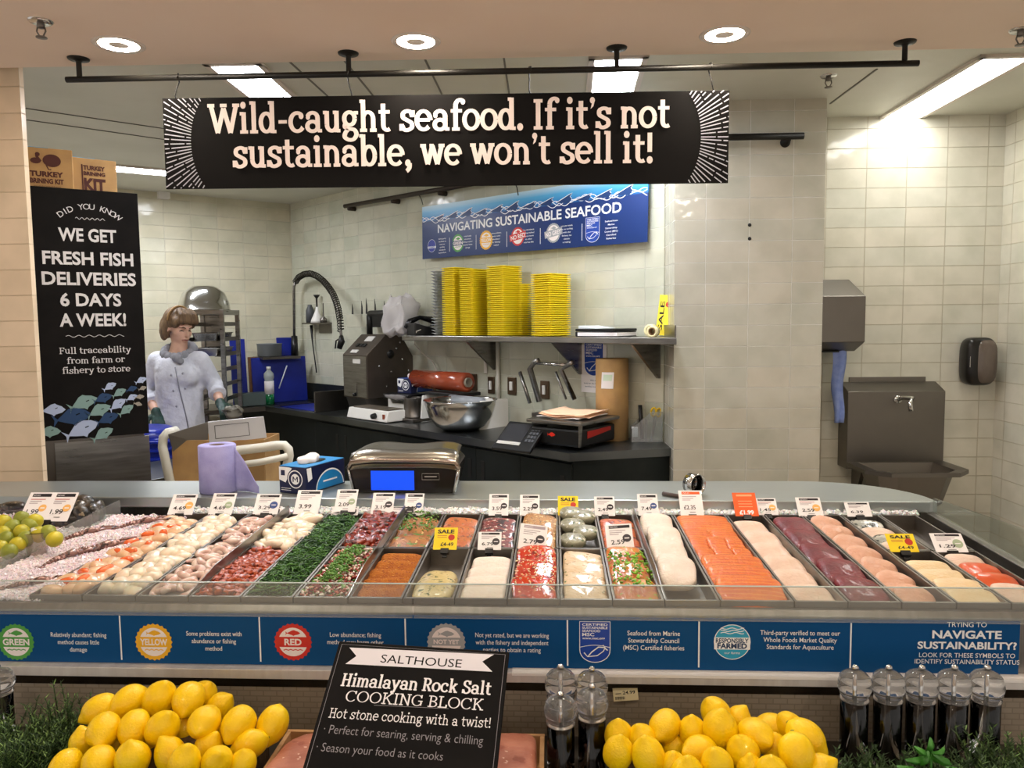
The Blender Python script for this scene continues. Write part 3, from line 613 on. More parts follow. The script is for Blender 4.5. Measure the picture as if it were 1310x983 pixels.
# clear plastic bag of lids
p = onshelf(513, .16); bagm = sheet_glass('bag_film', '#e4e4e6', haze=.5); rnd = random.Random(8)
def bagf(q):
    n_ = noise.noise_vector(q*13)*.034+noise.noise_vector(q*38)*.018
    s_ = 1-.3*max(0, (q.z-.05)/.1)
    return Vector((q.x*s_, q.y*s_, q.z))+n_
bg = thing('plastic_bag', 'crumpled clear plastic bag full of pale lids on the wall shelf', 'bag', p, KR)
MB(bagm).ell((0, 0, .135), (.115, .095, .135), 44, 30, fn=bagf, e=.38).build('film', bg)
m = MB(mat('lid_white', '#d9d7d6', .5))
for i in range(9): m.lathe([(.058, 0), (.062, .004), (.058, .009), (0, .009)], 20, (.0, .01, .03+i*.018))
m.build('lid_stack', bg)
# folders, paper, tape and sale card at the right end of the shelf
p = onshelf(775, .14)
fl = thing('folder', 'lower black ring binder lying on the wall shelf', 'folder', p, KR+.1); fm = mat('folder_black', '#17171a', .35)
MB(fm).box((0, 0, .014), (.26, .2, .028)).build('cover', fl, bev=.004); MB(PAPER).box((.01, -.004, .014), (.245, .195, .018)).build('pages', fl)
fl2 = thing('folder', 'upper black folder with a white sheet on top', 'folder', p+Vector((0, 0, .029)), KR-.05)
MB(fm).box((0, 0, .007), (.27, .19, .014)).build('cover', fl2, bev=.003)
MB(mat('sheet_blueish', '#e6eef2', .6)).prism([(-.12, .0145), (.0, .0145), (.0, .0155), (-.12, .03)], -.085, .08, 'y').build('loose_sheet', fl2)
p = onshelf(833, .13); BUFF = mat('tape_buff', '#e8dfae', .45)
for i, (dx, z_, l) in enumerate(((-.0, .032, 'roll of cream tape lying in front of the sale card'), (.055, .028, 'second cream tape roll at the right of the first'))):
    t = thing('tape_roll', l, 'tape', p+KU*(dx)-KN*.06*i+Vector((0, 0, z_)), KR+.25)
    MB(BUFF).lathe([(.018, -.02), (.032-.004*i, -.02), (.032-.004*i, .02), (.018, .02), (.018, -.02)], 24, T=Matrix.Rotation(PI/2, 4, 'X')).build('tape', t)
    MB(mat('core_brown', '#7a5c3c', .8)).lathe([(.014, -.0205), (.018, -.0205), (.018, .0205), (.014, .0205), (.014, -.0205)], 20, T=Matrix.Rotation(PI/2, 4, 'X')).build('core', t)
a, b = kd(839, 427, .1), kd(858, 377, .1); YC = mat('sale_yellow', '#f3dd3f', .5); SR = mat('sale_red', '#c9462e', .5); KBL = mat('ink_black', '#1a1717', .6)
sc_ = thing('sale_card', 'yellow sale card standing on its side at the right end of the shelf', 'sign', onshelf(846, .08), KR, rot=(rad(-6), rad(4), KR))
hh = b.z-SH; MB(YC).box((0, 0, hh/2+.004), (.075, .003, hh-.005)).build('card', sc_)
ar = Art(KBL, -.0017); T_ = Matrix.Translation((0, 0, hh/2)) @ Matrix.Rotation(rad(-90), 4, 'Y')
text(ar, 'SALE', .0, .002, .026, KBL, w=.15, bold=.02, T=T_); ar.build('lettering', sc_)
ar = Art(SR, -.0017); ar.disc(.018, hh*.78, .014, SR); ar.build('emblem', sc_)
# ---------------------------------------------------------------- blue wall sign
SN = [kd(540, 262, .045), kd(828, 232, .045), kd(540, 333.5, .045), kd(828, 312, .045)]
us = [(q-C).dot(KU) for q in SN]; zb, zt_ = 2.045, 2.40
sl = (us[1]+us[3])/2-(us[0]+us[2])/2; p = kp((us[0]+us[1])/2, .045, zb)
sg = thing('wall_sign', 'blue hanging wall sign headed navigating sustainable seafood with wave drawing', 'sign', p, KR, rot=(0, rad(1.0), KR))
H_ = zt_-zb; SW, SHh = sl, H_
def skyblue():
    m_ = mat('sign_blue', '#0e3272', .3); N, L, b_ = nodes(m_); tc = N.new('ShaderNodeTexCoord'); sp = N.new('ShaderNodeSeparateXYZ'); L.new(tc.outputs['Generated'], sp.inputs[0])
    r_ = N.new('ShaderNodeValToRGB'); e = r_.color_ramp.elements; e[0].position = 0; e[0].color = lin('#0a2c66'); e[1].position = 1; e[1].color = lin('#c9e6f6')
    for pos, c_ in ((.70, '#0c3070'), (.74, '#1f7fc8'), (.88, '#54aee0')): q = e.new(pos); q.color = lin(c_)
    L.new(sp.outputs['Z'], r_.inputs[0]); L.new(r_.outputs[0], b_.inputs['Base Color']); return m_
MB(skyblue()).box((0, 0, H_/2), (sl, .006, H_)).build('board', sg)
WH = mat('print_white', '#f3f4f6', .45); NV2 = mat('wave_navy', '#143a70', .4)
ar = Art(WH, -.0032)
for row in range(3):
    pts = [(-sl/2+.004+(sl-.008)*i/160, H_*(.735+.015*math.sin(row*2))+.012*math.sin(i*.55+row*2.1)+.01*math.sin(i*.21+row)) for i in range(161)]
    ar.line(pts, .0045, WH)
ar.build('wave_line', sg)
ar = Art(NV2, -.00325); xs = [-.42, -.33, -.22, -.1, .02, .14, .26, .37, .46, .57, .68, .8]
for i, f in enumerate(range(13)):
    x = -sl/2+sl*(.06+.075*i); z0 = H_*.735; hgt = .026+.016*((i*7) % 3)/2
    sh_ = [(x, z0), (x+.05, z0+hgt*.45), (x+.10, z0+hgt*.9), (x+.125, z0+hgt*1.05), (x+.108, z0+hgt*.6), (x+.12, z0+.015), (x+.10, z0-.01)]
    if x+.13 < sl/2: ar.poly(sh_, NV2); ar.line(sh_[:4]+sh_[4:6], .004, WH)
ar.build('wave_fin', sg)
ar = Art(WH, -.0034); text(ar, 'NAVIGATING SUSTAINABLE SEAFOOD', .0, H_*.475, .056, WH, w=sl*.82, bold=.02)
for fx in (.155, .295, .445, .595, .765): ar.rect(-sl/2+sl*fx-.002, H_*.10, -sl/2+sl*fx+.002, H_*.36, WH)
for fx, ls in ((.115, ('third-party', 'verified to', 'meet our', 'quality', 'standards', 'aquaculture')), (.252, ('relatively', 'abundant;', 'fishing method', 'causes little', 'damage')), (.395, ('some problems', 'exist with', 'abundance', 'or fishing', 'method')), (.545, ('low abundance;', 'fishing method', 'causes harm', 'to other', 'marine life')), (.705, ('not yet rated,', 'we are working', 'with the', 'fishery to', 'obtain', 'a rating')), (.875, ('Seafood from', 'Marine', 'Stewardship', 'Council (MSC)', 'Certified', 'fisheries'))):
    for i, l in enumerate(ls): text(ar, l, -sl/2+sl*fx, H_*.345-i*.0185, .0088, WH, w=min(.09, .0073*len(l)), bold=.01)
ar.build('lettering', sg)
COLS = {k: mat('badge_'+k, h, .4) for k, h in (('green', '#4fa045'), ('gold', '#f0b429'), ('red', '#d0302b'), ('grey', '#a9acb0'), ('blue', '#1c2f9c'), ('sea', '#2aa0c8'), ('msc', '#1c46a8'), ('cream', '#f6ecea'))}
def badge(parent, x, z, r, col, word, y0, wavy=True, fish=True, cream=None, band=None, name='emblem', ws=1.6):
    a = Art(COLS[col], y0); cm = cream or COLS['cream']
    a.cog(x, z, r, COLS[col], 24); a.disc(x, z, r*.76, cm); a.rect(x-r*.92, z-r*.27, x+r*.92, z+r*.27, band or COLS[col])
    if fish: a.fish(x, z+r*.47, r*.8, COLS[col], 0, .34)
    text(a, word, x, z-r*.16, r*.34, cm, w=r*ws, bold=.035)
    a.line([(x-r*.5+r*i/8, z-r*.42+(.03*r if i % 2 else -.02*r)) for i in range(9)], r*.05, COLS[col])
    return a.build(name, parent)
X = lambda f: -sl/2+sl*f
a = Art(COLS['blue'], -.0034); a.disc(X(.055), H_*.24, .043, WH); a.disc(X(.055), H_*.24, .041, COLS['blue']); a.rect(X(.055)-.044, H_*.24-.016, X(.055)+.044, H_*.24-.003, WH); text(a, 'FARMED', X(.055), H_*.24-.013, .009, COLS['blue'], w=.07, bold=.03); a.build('emblem', sg)
badge(sg, X(.2), H_*.245, .06, 'green', 'GREEN', -.0034, band=NAVY); badge(sg, X(.345), H_*.25, .062, 'gold', 'YELLOW', -.0034)
for fx, c_, w_ in ((.495, 'red', 'NO RED'), (.65, 'grey', 'NO GREY')):
    a = Art(COLS[c_], -.0034); a.cog(X(fx), H_*.26, .058, COLS[c_]); a.disc(X(fx), H_*.26, .045, COLS['cream']); a.fish(X(fx), H_*.26+.028, .042, COLS[c_])
    T_ = Matrix.Translation((X(fx), 0, H_*.26)) @ Matrix.Rotation(rad(-8), 4, 'Y') @ Matrix.Translation((-X(fx), 0, -H_*.26))
    y_ = a.yn(); a.add([(X(fx)+sx*.07, y_, H_*.26+sz*.02) for sx, sz in ((-1, -1), (1, -1), (1, 1), (-1, 1))], [(0, 1, 2, 3)], COLS[c_], T=T_)
    text(a, w_, X(fx), H_*.26-.013, .026, COLS['cream'], w=.12, bold=.03, T=T_); a.build('emblem', sg)
def msc(parent, x, z, s_, y0, name='emblem'):
    a = Art(COLS['msc'], y0); w, h = s_*.72, s_
    rect = [(x-w/2, z-h*.18), (x-w/2, z+h/2), (x+w/2, z+h/2), (x+w/2, z-h*.18)]+[(x+w/2*math.cos(q), z-h*.2+h*.3*math.sin(q)) for q in [-PI*i/14 for i in range(1, 14)]]
    a.poly(rect, COLS['msc']); a.line(rect+[rect[0]], s_*.018, WH)
    for i, l in enumerate(('CERTIFIED', 'SUSTAINABLE', 'SEAFOOD', 'MSC', 'www.msc.org')):
        text(a, l, x-w*.42, z+h*.40-i*h*.078-(.02*h if i > 2 else 0), h*.06*(1.35 if i == 3 else 1), WH, w=w*(.84, .84, .6, .4, .75)[i], bold=.02, align='l')
    a.line([(x-w*.5+w*i/12, z-h*.13+h*.055*math.sin(i*PI/12)) for i in range(13)], s_*.014, WH)
    a.line([(x-w*.36, z-h*.26), (x-w*.24, z-h*.36), (x-w*.10, z-h*.24), (x+w*.12, z-h*.12), (x+w*.3, z-h*.13), (x+w*.42, z-h*.2)], s_*.03, WH)
    a.line([(x-w*.24, z-h*.36), (x+w*.08, z-h*.33), (x+w*.28, z-h*.22), (x+w*.34, z-h*.13), (x+w*.26, z-h*.07)], s_*.022, WH)
    return a.build(name, parent)
msc(sg, X(.805), H_*.25, .135, -.0034)
for px, tx in ((541, 542), (663, 663)):
    q = kd(px, 262 if px == 541 else 250, .05); r_ = kd(px-6, 248 if px == 541 else 230, .06); u_ = (q-C).dot(KU)
    tag(MB(BLACKM).tube([r_, r_.lerp(q, .5)+Vector((.006, 0, 0)), q], .003, 6).build('wire_hook'), 'wire hook at the '+('left end' if px == 541 else 'middle')+' of the blue wall sign', 'hook', 'hooks holding the blue wall sign')
# ---------------------------------------------------------------- things below the shelf
def socket(px, py, w, label, h=.11):
    p = kd(px, py, .006); t = thing('wall_socket', label, 'socket', p, KR, 'sockets on the diagonal wall')
    MB(noisy('socket_brass', '#5d4a38', '#6a5846', rough=.35, metal=.7)).box((0, 0, 0), (w, .01, h)).build('plate', t, bev=.003)
    MB(WHITE).box((0, -.008, .0), (w*.34, .012, h*.5)).build('rocker', t, bev=.002)
socket(605, 489, .08, 'dark wall socket behind the red film roll'); socket(628.5, 493, .06, 'wall switch left of the white pipe'); socket(655, 494, .075, 'wall switch right of the white pipe'); socket(697, 499, .07, 'dark wall socket behind the press frame')
u_ = (kd(637, 470, .02)-C).dot(KU)
tag(MB(mat('pipe_white', '#d9d5c8', .5)).tube([kp(u_, .02, WT), kp(u_, .02, SH-.035)], .013, 10).build('white_pipe'), 'thin white pipe running up the wall below the shelf', 'pipe')
p = kd(621, 461, .01); t = thing('thermometer_strip', 'narrow white strip fixed to the wall left of the white pipe', 'strip', p, KR)
MB(mat('strip_white', '#ddd8d0', .5)).box((0, 0, 0), (.03, .006, .17)).build('strip', t, bev=.003)
# msc poster behind the cardboard tube
p0, p1 = kd(743, 441, .004), kd(777, 504, .004); cx_ = (p0+p1)/2
t = thing('wall_poster', 'white poster with a blue fish label, behind the cardboard tube', 'poster', (cx_.x, cx_.y, cx_.z), KR); pw, ph = .185, p0.z-p1.z
MB(PAPER).box((0, 0, 0), (pw, .004, ph)).build('sheet', t); msc(t, 0, .055, .19, -.0022)
a = Art(NAVY, -.0022)
for i in range(3): text(a, ('MSC-C-', 'look for the blue label', 'certified sustainable')[i], 0, -.07-i*.018, .009, NAVY, w=(.05, .14, .13)[i])
a.build('lettering', t)
# cardboard tube
p = kd(783, 500, .105); p.z = WT; r_ = (gy(807, 500, p.y).x-gy(765, 500, p.y).x)/2; ht = gy(786, 459, p.y).z-WT
t = thing('cardboard_tube', 'tall brown cardboard tube standing beside the scale', 'tube', (p.x, p.y, WT+.001), 0)
MB(CARDB).lathe([(r_-.012, .001), (r_, 0), (r_, ht), (r_-.012, ht), (r_-.012, .004), (0, .004)], 32).build('tube', t)
q = KM((0, 0, 0)).inverted()
a = MB(PAPER); LG = mat('label_green', '#cfe3cf', .6)
def curved(px0, py0, px1, py1, mm, rr, ang=.15):
    x0, x1 = gy(px0, 480, p.y-r_).x-t.location.x, gy(px1, 480, p.y-r_).x-t.location.x; z0, z1 = gy(px0, py1, p.y-r_).z-WT, gy(px0, py0, p.y-r_).z-WT
    a.grid(6, 2, lambda u, v: ((x0+(x1-x0)*u)+ang*.03*(v-.5), -math.sqrt(max(1e-6, rr**2-(x0+(x1-x0)*u)**2)), z0+(z1-z0)*v), mm)
curved(770, 477, 785, 498, PAPER, r_+.0015); curved(772, 480, 783, 488, LG, r_+.0022)
a.build('sticker', t)
# big scale with touch screen, paper on its plate
p = wtp(741, 575); K2 = thing('label_scale', 'black deli scale with touch screen, pale paper on its plate', 'scale', (p.x-.02, p.y+.16, WT), KR+.12)
MB(BLACK).box((0, 0, .06), (.30, .34, .09)).build('body', K2, bev=.012)
MB(STEEL).box((0, 0, .135), (.34, .37, .018)).build('plate', K2, bev=.005)
MB(STEEL).prism([(-.18, .02), (-.165, .02), (-.15, .125), (-.18, .125)], .151, .156, 'x').build('side_strip', K2)
MB(mat('scale_red', '#b3261f', .4)).prism([(-.1, .055), (.12, .075), (.12, .095), (-.1, .09)], .1505, .153, 'x').build('red_stripe', K2)
a = Art(mat('neon_red', '#e0301f', .4), 0); T_ = Matrix.Translation((-.02, -.1705, .07)); a.T = T_; a.fish(0, 0, .05, a.cur); a.build('red_mark', K2)
sc2 = MB(BLACK); T_ = Matrix.Translation((-.2, -.2, .045)) @ Matrix.Rotation(rad(-52), 4, 'X'); sc2.box((0, 0, 0), (.25, .02, .2), T=T_); s2 = sc2.build('screen_unit', K2, bev=.006)
MB(mat('screen_dark', '#333438', .25)).box((-.035, -.0105, .01), (.15, .003, .14), T=T_).build('screen', s2); 
k = MB(mat('keys_grey', '#4a4c50', .5))
for i in range(4):
    for j in range(3): k.box((.065+j*.02, -.011, .05-i*.026), (.015, .004, .018), T=T_)
k.build('keypad', s2); MB(mat('screen_bar', '#c9c7c0', .4)).box((-.035, -.0108, -.056), (.15, .003, .02), T=T_).build('screen_bar', s2)
MB(BLACK).prism([(-.2, .0), (-.05, .0), (-.05, .09), (-.15, .06)], -.24, -.1, 'x').build('screen_stand', K2)
def paper_pile(name, label, loc, rz, cols, w, d, n, cat='paper'):
    t = thing(name, label, cat, loc, rz); rnd = random.Random(len(label))
    for i in range(n):
        hmm = cols[i % len(cols)]
        m_ = MB(mat('paper_'+hmm[1:], hmm, .7)); dx, dy, a_ = rnd.uniform(-.012, .012), rnd.uniform(-.012, .012), rnd.uniform(-.2, .2)
        ca, sa = math.cos(a_), math.sin(a_)
        m_.grid(8, 8, lambda u, v: (dx+ca*(u-.5)*w-sa*(v-.5)*d, dy+sa*(u-.5)*w+ca*(v-.5)*d, .004+i*.006+.012*(abs(u-.5)*2)**2*(i+1)/n+.004*math.sin(9*u+i)), hmm and mat('paper_'+hmm[1:], hmm, .7))
        m_.build('sheet', t, solid=.003)
    return t
p = wtp(741, 575); paper_pile('wrapping_paper', 'loose pile of white and peach sheets on the scale plate', (p.x-.02, p.y+.16, WT+.145), KR+.25, ('#f0ebe6', '#f3c9a8', '#f0bd95', '#f5cdaa'), .26, .28, 4)
q = wtp(776, 545); t = thing('price_leaflet', 'small white and green leaflet propped at the foot of the cardboard tube', 'leaflet', (q.x-.1, q.y-.12, WT+.15), KR, rot=(rad(-30), rad(25), KR)); MB(mat('leaflet', '#e4efe0', .6)).box((0, 0, .03), (.07, .002, .06)).build('sheet', t)
# acrylic organiser with yellow scissors
p = wtp(828, 566); t = thing('desk_organiser', 'clear acrylic organiser with pens and papers at the end of the worktop', 'organiser', (p.x, p.y+.05, WT+.001), -.05)
m = MB(sheet_glass('organiser_acrylic', '#e6ecee', haze=.16)); 
m.box((0, 0, .003), (.16, .12, .006)); m.prism([(-.08, 0), (.08, 0), (.08, .16), (.02, .16), (-.08, .07)], -.06, -.056, 'y'); m.prism([(-.08, 0), (.08, 0), (.08, .16), (.02, .16), (-.08, .07)], .056, .06, 'y'); m.box((-.079, 0, .035), (.003, .118, .07)); m.box((.079, 0, .08), (.003, .118, .16)); m.box((.0, 0, .06), (.003, .115, .11))
m.build('acrylic_box', t); MB(PAPER).box((.045, .01, .11), (.04, .003, .2), T=Matrix.Rotation(.12, 4, 'Y')).build('note_pad', t); MB(BLACK).tube([(-.02, .0, .01), (-.03, .01, .19)], .011, 10).build('marker', t); MB(PAPER).box((-.06, -.02, .05), (.03, .03, .05)).build('label_roll', t)
sc3 = thing('scissors', 'yellow handled scissors standing in the acrylic organiser', 'scissors', t.location+Vector((.028, -.03, .007)), 0, rot=(0, rad(8), 0))
m = MB(mat('scissor_yellow', '#f0c81c', .4))
for s_ in (-1, 1): m.tube([(s_*(.014+.013*math.cos(a)), s_*.002, .15+.022*math.sin(a)) for a in [2*PI*i/12 for i in range(13)]], .0055, 6)
m.build('handle', sc3); m = MB(STEEL_B)
for s_ in (-1, 1): m.prism([(-.004*s_, .0), (.004*s_, .0), (.011*s_, .13), (.002*s_, .13)], -.0015+s_*.0016, .0005+s_*.0016, 'y')
m.build('blade', sc3)
# press frame: two hinged arms
fu = (kd(712, 500, .16)-C).dot(KU); fo = kp(fu, .16, WT)
t = thing('tilting_press_frame', 'raised steel frame of a wrapping press behind the scale', 'press', fo, KR)
inv = (Matrix.Translation(fo) @ Matrix.Rotation(KR, 4, 'Z')).inverted()
def fr(px, py, d=.16): return inv @ kd(px, py, d)
SQ = STEEL
MB(SQ).tube([fr(690, 514), fr(678, 472), fr(684, 463), fr(689, 461)], .017, 4).build('arm', t)
MB(SQ).tube([fr(735, 511, .14), fr(718, 474, .14), fr(728, 466, .14), fr(733, 463, .14)], .017, 4).build('arm', t)
MB(SQ).tube([fr(678, 516), fr(665, 476)], .011, 4).build('link_bar', t); MB(SQ).tube([fr(724, 511, .14), fr(711, 476, .14)], .009, 4).build('link_bar', t)
MB(STEEL_B).tube([fr(684, 465), fr(724, 467, .14)], .009, 8).build('cross_bar', t)
MB(STEEL_D).box((.0, .0, .06), (.26, .14, .12)).build('base', t)
# steel mixing bowl
p = wtp(593, 552); R_ = (gy(634, 520, p.y).x-gy(540, 520, p.y).x)/2; hb = gy(590, 513, p.y).z-WT
bowl = MB(STEEL_B).lathe([(0, .002), (R_*.45, .0), (R_*.68, hb*.16), (R_*.87, hb*.45), (R_*.97, hb*.85), (R_*.975, hb), (R_*1.02, hb+.004), (R_*1.02, hb+.001), (R_*.96, hb-.004), (R_*.94, hb*.82), (R_*.84, hb*.45), (R_*.65, hb*.18), (R_*.42, .006), (0, .006)], 48).build('mixing_bowl', loc=(p.x-.02, p.y+.05, WT))
tag(bowl, 'big empty steel mixing bowl on the worktop', 'bowl')
# hot plate
p0, p1 = wtp(440, 535), wtp(500, 542)
t = thing('hot_plate', 'white sealing hot plate with black knob on the worktop edge', 'hot plate', kp((Lk(p0)[0]+Lk(p1)[0])/2, .45, WT), KR)
w_ = (p1-p0).length*.95
MB(WHITE).prism([(-.09, .006), (.09, .006), (.09, .075), (-.07, .075)], -w_/2, w_/2, 'x').build('housing', t, bev=.006)
MB(noisy('hot_plate_top', '#4d463c', '#6b6253', scale=14, rough=.5)).box((0, .01, .078), (w_*.85, .13, .008)).build('heating_surface', t, bev=.002)
MB(BLACK).tube([(.1, -.083, .04), (.1, -.112, .037)], [.02, .016], 12).build('knob', t); MB(mat('switch_amber', '#8a3a1a', .4)).box((w_/2-.035, -.084, .04), (.02, .006, .03)).build('switch', t)
for x in (-.1, .1): MB(BLACK).box((x, .0, .003), (.02, .15, .006)).build('foot', t)
# small steel pot on its tray, film wrapper behind
p = wtp(525, 540); t = thing('steel_canister', 'small ribbed steel canister between hot plate and mixing bowl', 'canister', (p.x+.01, p.y+.06, WT+.024), 0)
MB(STEEL_D).lathe([(0, 0), (.062, 0), (.064, .005), (.06, .01), (.06, .125), (.064, .13), (.057, .13), (.055, .012), (0, .012)], 28).build('pot', t)
tag(MB(STEEL_D).prism([(-.1, -.08), (.1, -.08), (.1, .08), (-.1, .08)], 0, .022, 'z').build('steel_plate', loc=(p.x+.01, p.y+.06, WT+.0005), rot=(0, 0, KR), bev=.004), 'flat steel plate under the ribbed canister', 'plate')
# red film roll
pa, pb = kd(532, 487, .2), kd(598, 487, .2); rr = .062
t = thing('film_roll', 'big red brown roll of wrapping film lying below the shelf', 'film roll', (pa+pb)/2, KR)
hl = (pb-pa).length/2; RF = noisy('red_film', '#8e3b22', '#a14a2e', scale=3, rough=.2, coat=.5)
MB(RF).lathe([(.03, -hl), (rr, -hl), (rr, hl), (.03, hl), (.03, -hl)], 32, T=Matrix.Rotation(PI/2, 4, 'Y')).build('film', t)
MB(mat('film_core', '#8c8474', .7)).lathe([(.024, -hl-.01), (.03, -hl-.01), (.03, hl+.014), (.024, hl+.014), (.024, -hl-.01)], 24, T=Matrix.Rotation(PI/2, 4, 'Y')).build('core', t)
rb = (pa+pb)/2
# wrapping machine: white frame with rollers, holds the film roll
t = thing('film_wrapper', 'white and grey film wrapping machine behind the mixing bowl', 'wrapping machine', kp((rb-C).dot(KU)+.24, .2, WT), KR)
zr = rb.z-rr-WT
m = MB(WHITE)
for s_ in (-1, 1): m.prism([(-.14, .0), (.1, .0), (.1, zr-.03), (-.12, zr-.03)], s_*.28-.008, s_*.28+.008, 'x')
m.box((0, .06, .012), (.55, .06, .024)); m.build('side_frame', t)
MB(BLACK).box((-.12, .0, zr-.015), (.32, .2, .022)).build('roll_cradle', t, bev=.004)
MB(mat('roller_grey', '#8d9297', .3)).tube([(-.02, -.10, zr-.045), (.27, -.10, zr-.045)], .035, 18).build('roller', t)
MB(WHITE).box((.12, -.04, zr-.03), (.3, .05, .015)).build('table', t)
# knife holder, skinning machine
MAC = noisy('machine_steel', '#544c44', '#635a51', scale=4, rough=.38, metal=.7)
pc = wtp(472, 540); u_ = (kd(471, 535, .40)-C).dot(KU); t = thing('skinning_machine', 'grey steel fish skinning machine with sloping control panel', 'machine', kp(u_, .40, WT), KR)
top = gp(455, 428, kp(u_, .30, WT), KN).z-WT; w_ = .30
z1 = kd(450, 492, .55).z-WT
MB(MAC).prism([(0, .12), (.395, .12), (.395, top-.16), (.30, top-.01), (.25, top), (.16, top), (0, top-.14)], -w_, 0, 'x').build('housing', t, bev=.004)
MB(STEEL_D).prism([(.04, .001), (.36, .001), (.395, .12), (0, .12)], -w_+.03, -.03, 'x').build('hopper_base', t)
MB(STEEL).prism([(-.002, .13), (0, .13), (0, top-.15), (-.002, top-.15)], -w_+.01, -.01, 'x').build('front_plate', t)
ar = MB(mat('label_grey', '#c9c6c0', .5)); T_ = Matrix.Translation((-w_/2, .0, top-.14)) @ Matrix.Rotation(math.atan2(.14, .16)-PI/2, 4, 'X')
ar.box((.02, -.004, .16), (.09, .004, .05), T=T_); ar.box((-.03, -.004, .03), (.08, .004, .03), T=T_); ar.build('control_label', t)
k = MB(BLACK)
for i in range(3): k.box((-.06+i*.045, -.005, .095), (.03, .006, .028), T=T_)
k.build('control_button', t)
k = MB(mat('plate_white', '#d9d5cd', .5)); k.box((-.12, -.004, top-.185), (.09, .003, .03)); k.build('name_plate', t)
k = MB(STEEL_B)
for y, z_ in ((.1, top-.22), (.16, .2), (.25, top-.1), (.3, top-.18), (.35, .3), (.28, top-.06), (.2, .3)): k.ell((.002, y, z_), .008, 8, 5)
k.build('bolt_head', t); MB(BLACK).lathe([(0, .004), (.03, .003), (.03, 0)], 18, T=Matrix.Translation((0, .2, top-.14)) @ Matrix.Rotation(PI/2, 4, 'Y')).build('port_cover', t)
k = MB(BLACK); k.tube([(-w_+.02, .22, top), (-w_+.02, .22, top+.13), (-w_+.03, .22, top+.15), (-.03, .22, top+.15), (-.02, .22, top+.13), (-.02, .22, top)], .022, 8); k.build('lifting_handle', t)
MB(STEEL).box((-w_/2, -.003, .19), (.05, .01, .06)).build('latch', t); MB(BLACK).ell((-w_/2, -.01, .145), .014, 10, 6).build('latch_knob', t)
# knife rack and knives behind the handle
pk = kd(485, 405, .08); kr = thing('knife_rack', 'black knife rack on the wall behind the skinning machine', 'knife rack', pk, KR)
MB(BLACK).box((0, .03, -.03), (.30, .05, .10)).build('block', kr, bev=.004)
for i, px in enumerate((451, 463, 469, 480, 492)):
    q = kd(px, 400, .07); tp = kd(px-1, (392, 389, 386, 387, 390)[i], .07); hh = tp.z-q.z+.035
    kn = thing('kitchen_knife', ('first', 'second', 'third', 'fourth', 'fifth')[i]+' upright knife from the left in the black rack', 'knife', (q.x, q.y, pk.z+.021), KR, 'knives in the black rack')
    MB(mat('blade_steel', '#3f3f41', .3, .8)).prism([(-.012, 0), (.012, 0), (.010, hh*.55), (-.003, hh)], -.001, .001, 'y').build('blade', kn)
# glove box on the wrapper and lidded black tray beneath it
def glove_box(loc, rz, label, s_=1.0, blue='#1f4fb0', tissue=True, letter='M'):
    """carton with its short end to the front and the long printed side to the right"""
    t = thing('glove_box', label, 'box', loc, rz); L_, D_, H__ = .23*s_, .125*s_, .10*s_
    bm_ = mat('glove_navy', '#141c44', .4); bl_ = mat('glove_'+blue[1:], blue, .35)
    MB(bm_).box((0, L_/2, H__/2), (D_, L_, H__)).build('carton', t, bev=.002)
    a = Art(WH, -.0012); a.poly([(-D_/2+.001, H__-.002), (-D_/2+.001, H__*.5), (-D_*.25, H__*.4), (.0, H__*.95), (-D_*.1, H__-.002)], WH); a.rect(-D_*.42, H__*.66, -D_*.27, H__*.86, bm_)
    a.disc(D_*.12, H__*.55, .038*s_, bm_); a.disc(D_*.12, H__*.55, .034*s_, WH); a.disc(D_*.12, H__*.55, .030*s_, bm_); a.disc(D_*.12, H__*.55, .020*s_, WH); a.line([(D_*.12+x_*s_, H__*.55+z_*s_) for x_, z_ in ((-.010, -.010), (-.010, .010))], .005*s_, bm_); a.line([(D_*.12+.010*s_, H__*.55-.010*s_), (D_*.12+.010*s_, H__*.55+.010*s_)], .005*s_, bm_); a.line([(D_*.12-.010*s_, H__*.55+.010*s_), (D_*.12, H__*.55-.003*s_), (D_*.12+.010*s_, H__*.55+.010*s_)], .0045*s_, bm_)
    for i in range(2): a.rect(-D_*.42, H__*(.18-.07*i), -D_*.05, H__*(.2-.07*i), WH)
    a.build('printing', t)
    a = Art(WH, 0); a.T = Matrix.Translation((D_/2+.0012, 0, 0)) @ Matrix.Rotation(PI/2, 4, 'Z')
    a.poly([(.004*s_, H__-.003), (.03*s_, H__-.003), (.035*s_, H__*.55), (.012*s_, H__*.45)], WH)
    a.disc(L_*.6, H__*.06, L_*.36, WH, 28, H__*.7, 0, PI); a.disc(L_*.6, H__*.06, L_*.34, bl_, 28, H__*.64, 0, PI); a.rect(L_*.42, H__*.3, L_*.78, H__*.36, WH); a.build('side_printing', t)
    MB(bl_).box((0, L_/2, H__+.0008), (D_*.98, L_*.98, .0012)).build('top_print', t)
    MB(BLACK).lathe([(.036*s_, 0), (.036*s_, .001), (0, .001)], 24, (0, 0, 0), T=Matrix.Translation((0, L_/2, H__+.0016)) @ Matrix.Diagonal((.9, 1.9, 1, 1))).build('opening', t)
    if tissue:
        g = MB(mat('glove_white', '#efe6e0', .6)); g.ell((0, L_*.4, H__+.011*s_), (.026*s_, .05*s_, .020*s_), 18, 10, fn=lambda q: q+noise.noise_vector(q*40)*.014); g.build('glove_tip', t)
    return t
zt2 = rb.z-rr-.0
q = kd(517, 499, .27); glove_box((q.x, q.y, WT+.167), KR+.15, 'blue glove box in front of the red film roll', 1.0)
st = thing('black_tray', 'black plastic food tray wrapped in film under the blue glove box', 'tray', (q.x, q.y, WT+.135), KR+.1)
MB(BLACK).prism([(-.11, 0), (.11, 0), (.13, .03), (-.13, .03)], -.08, .08, 'y').build('tray', st, bev=.004)
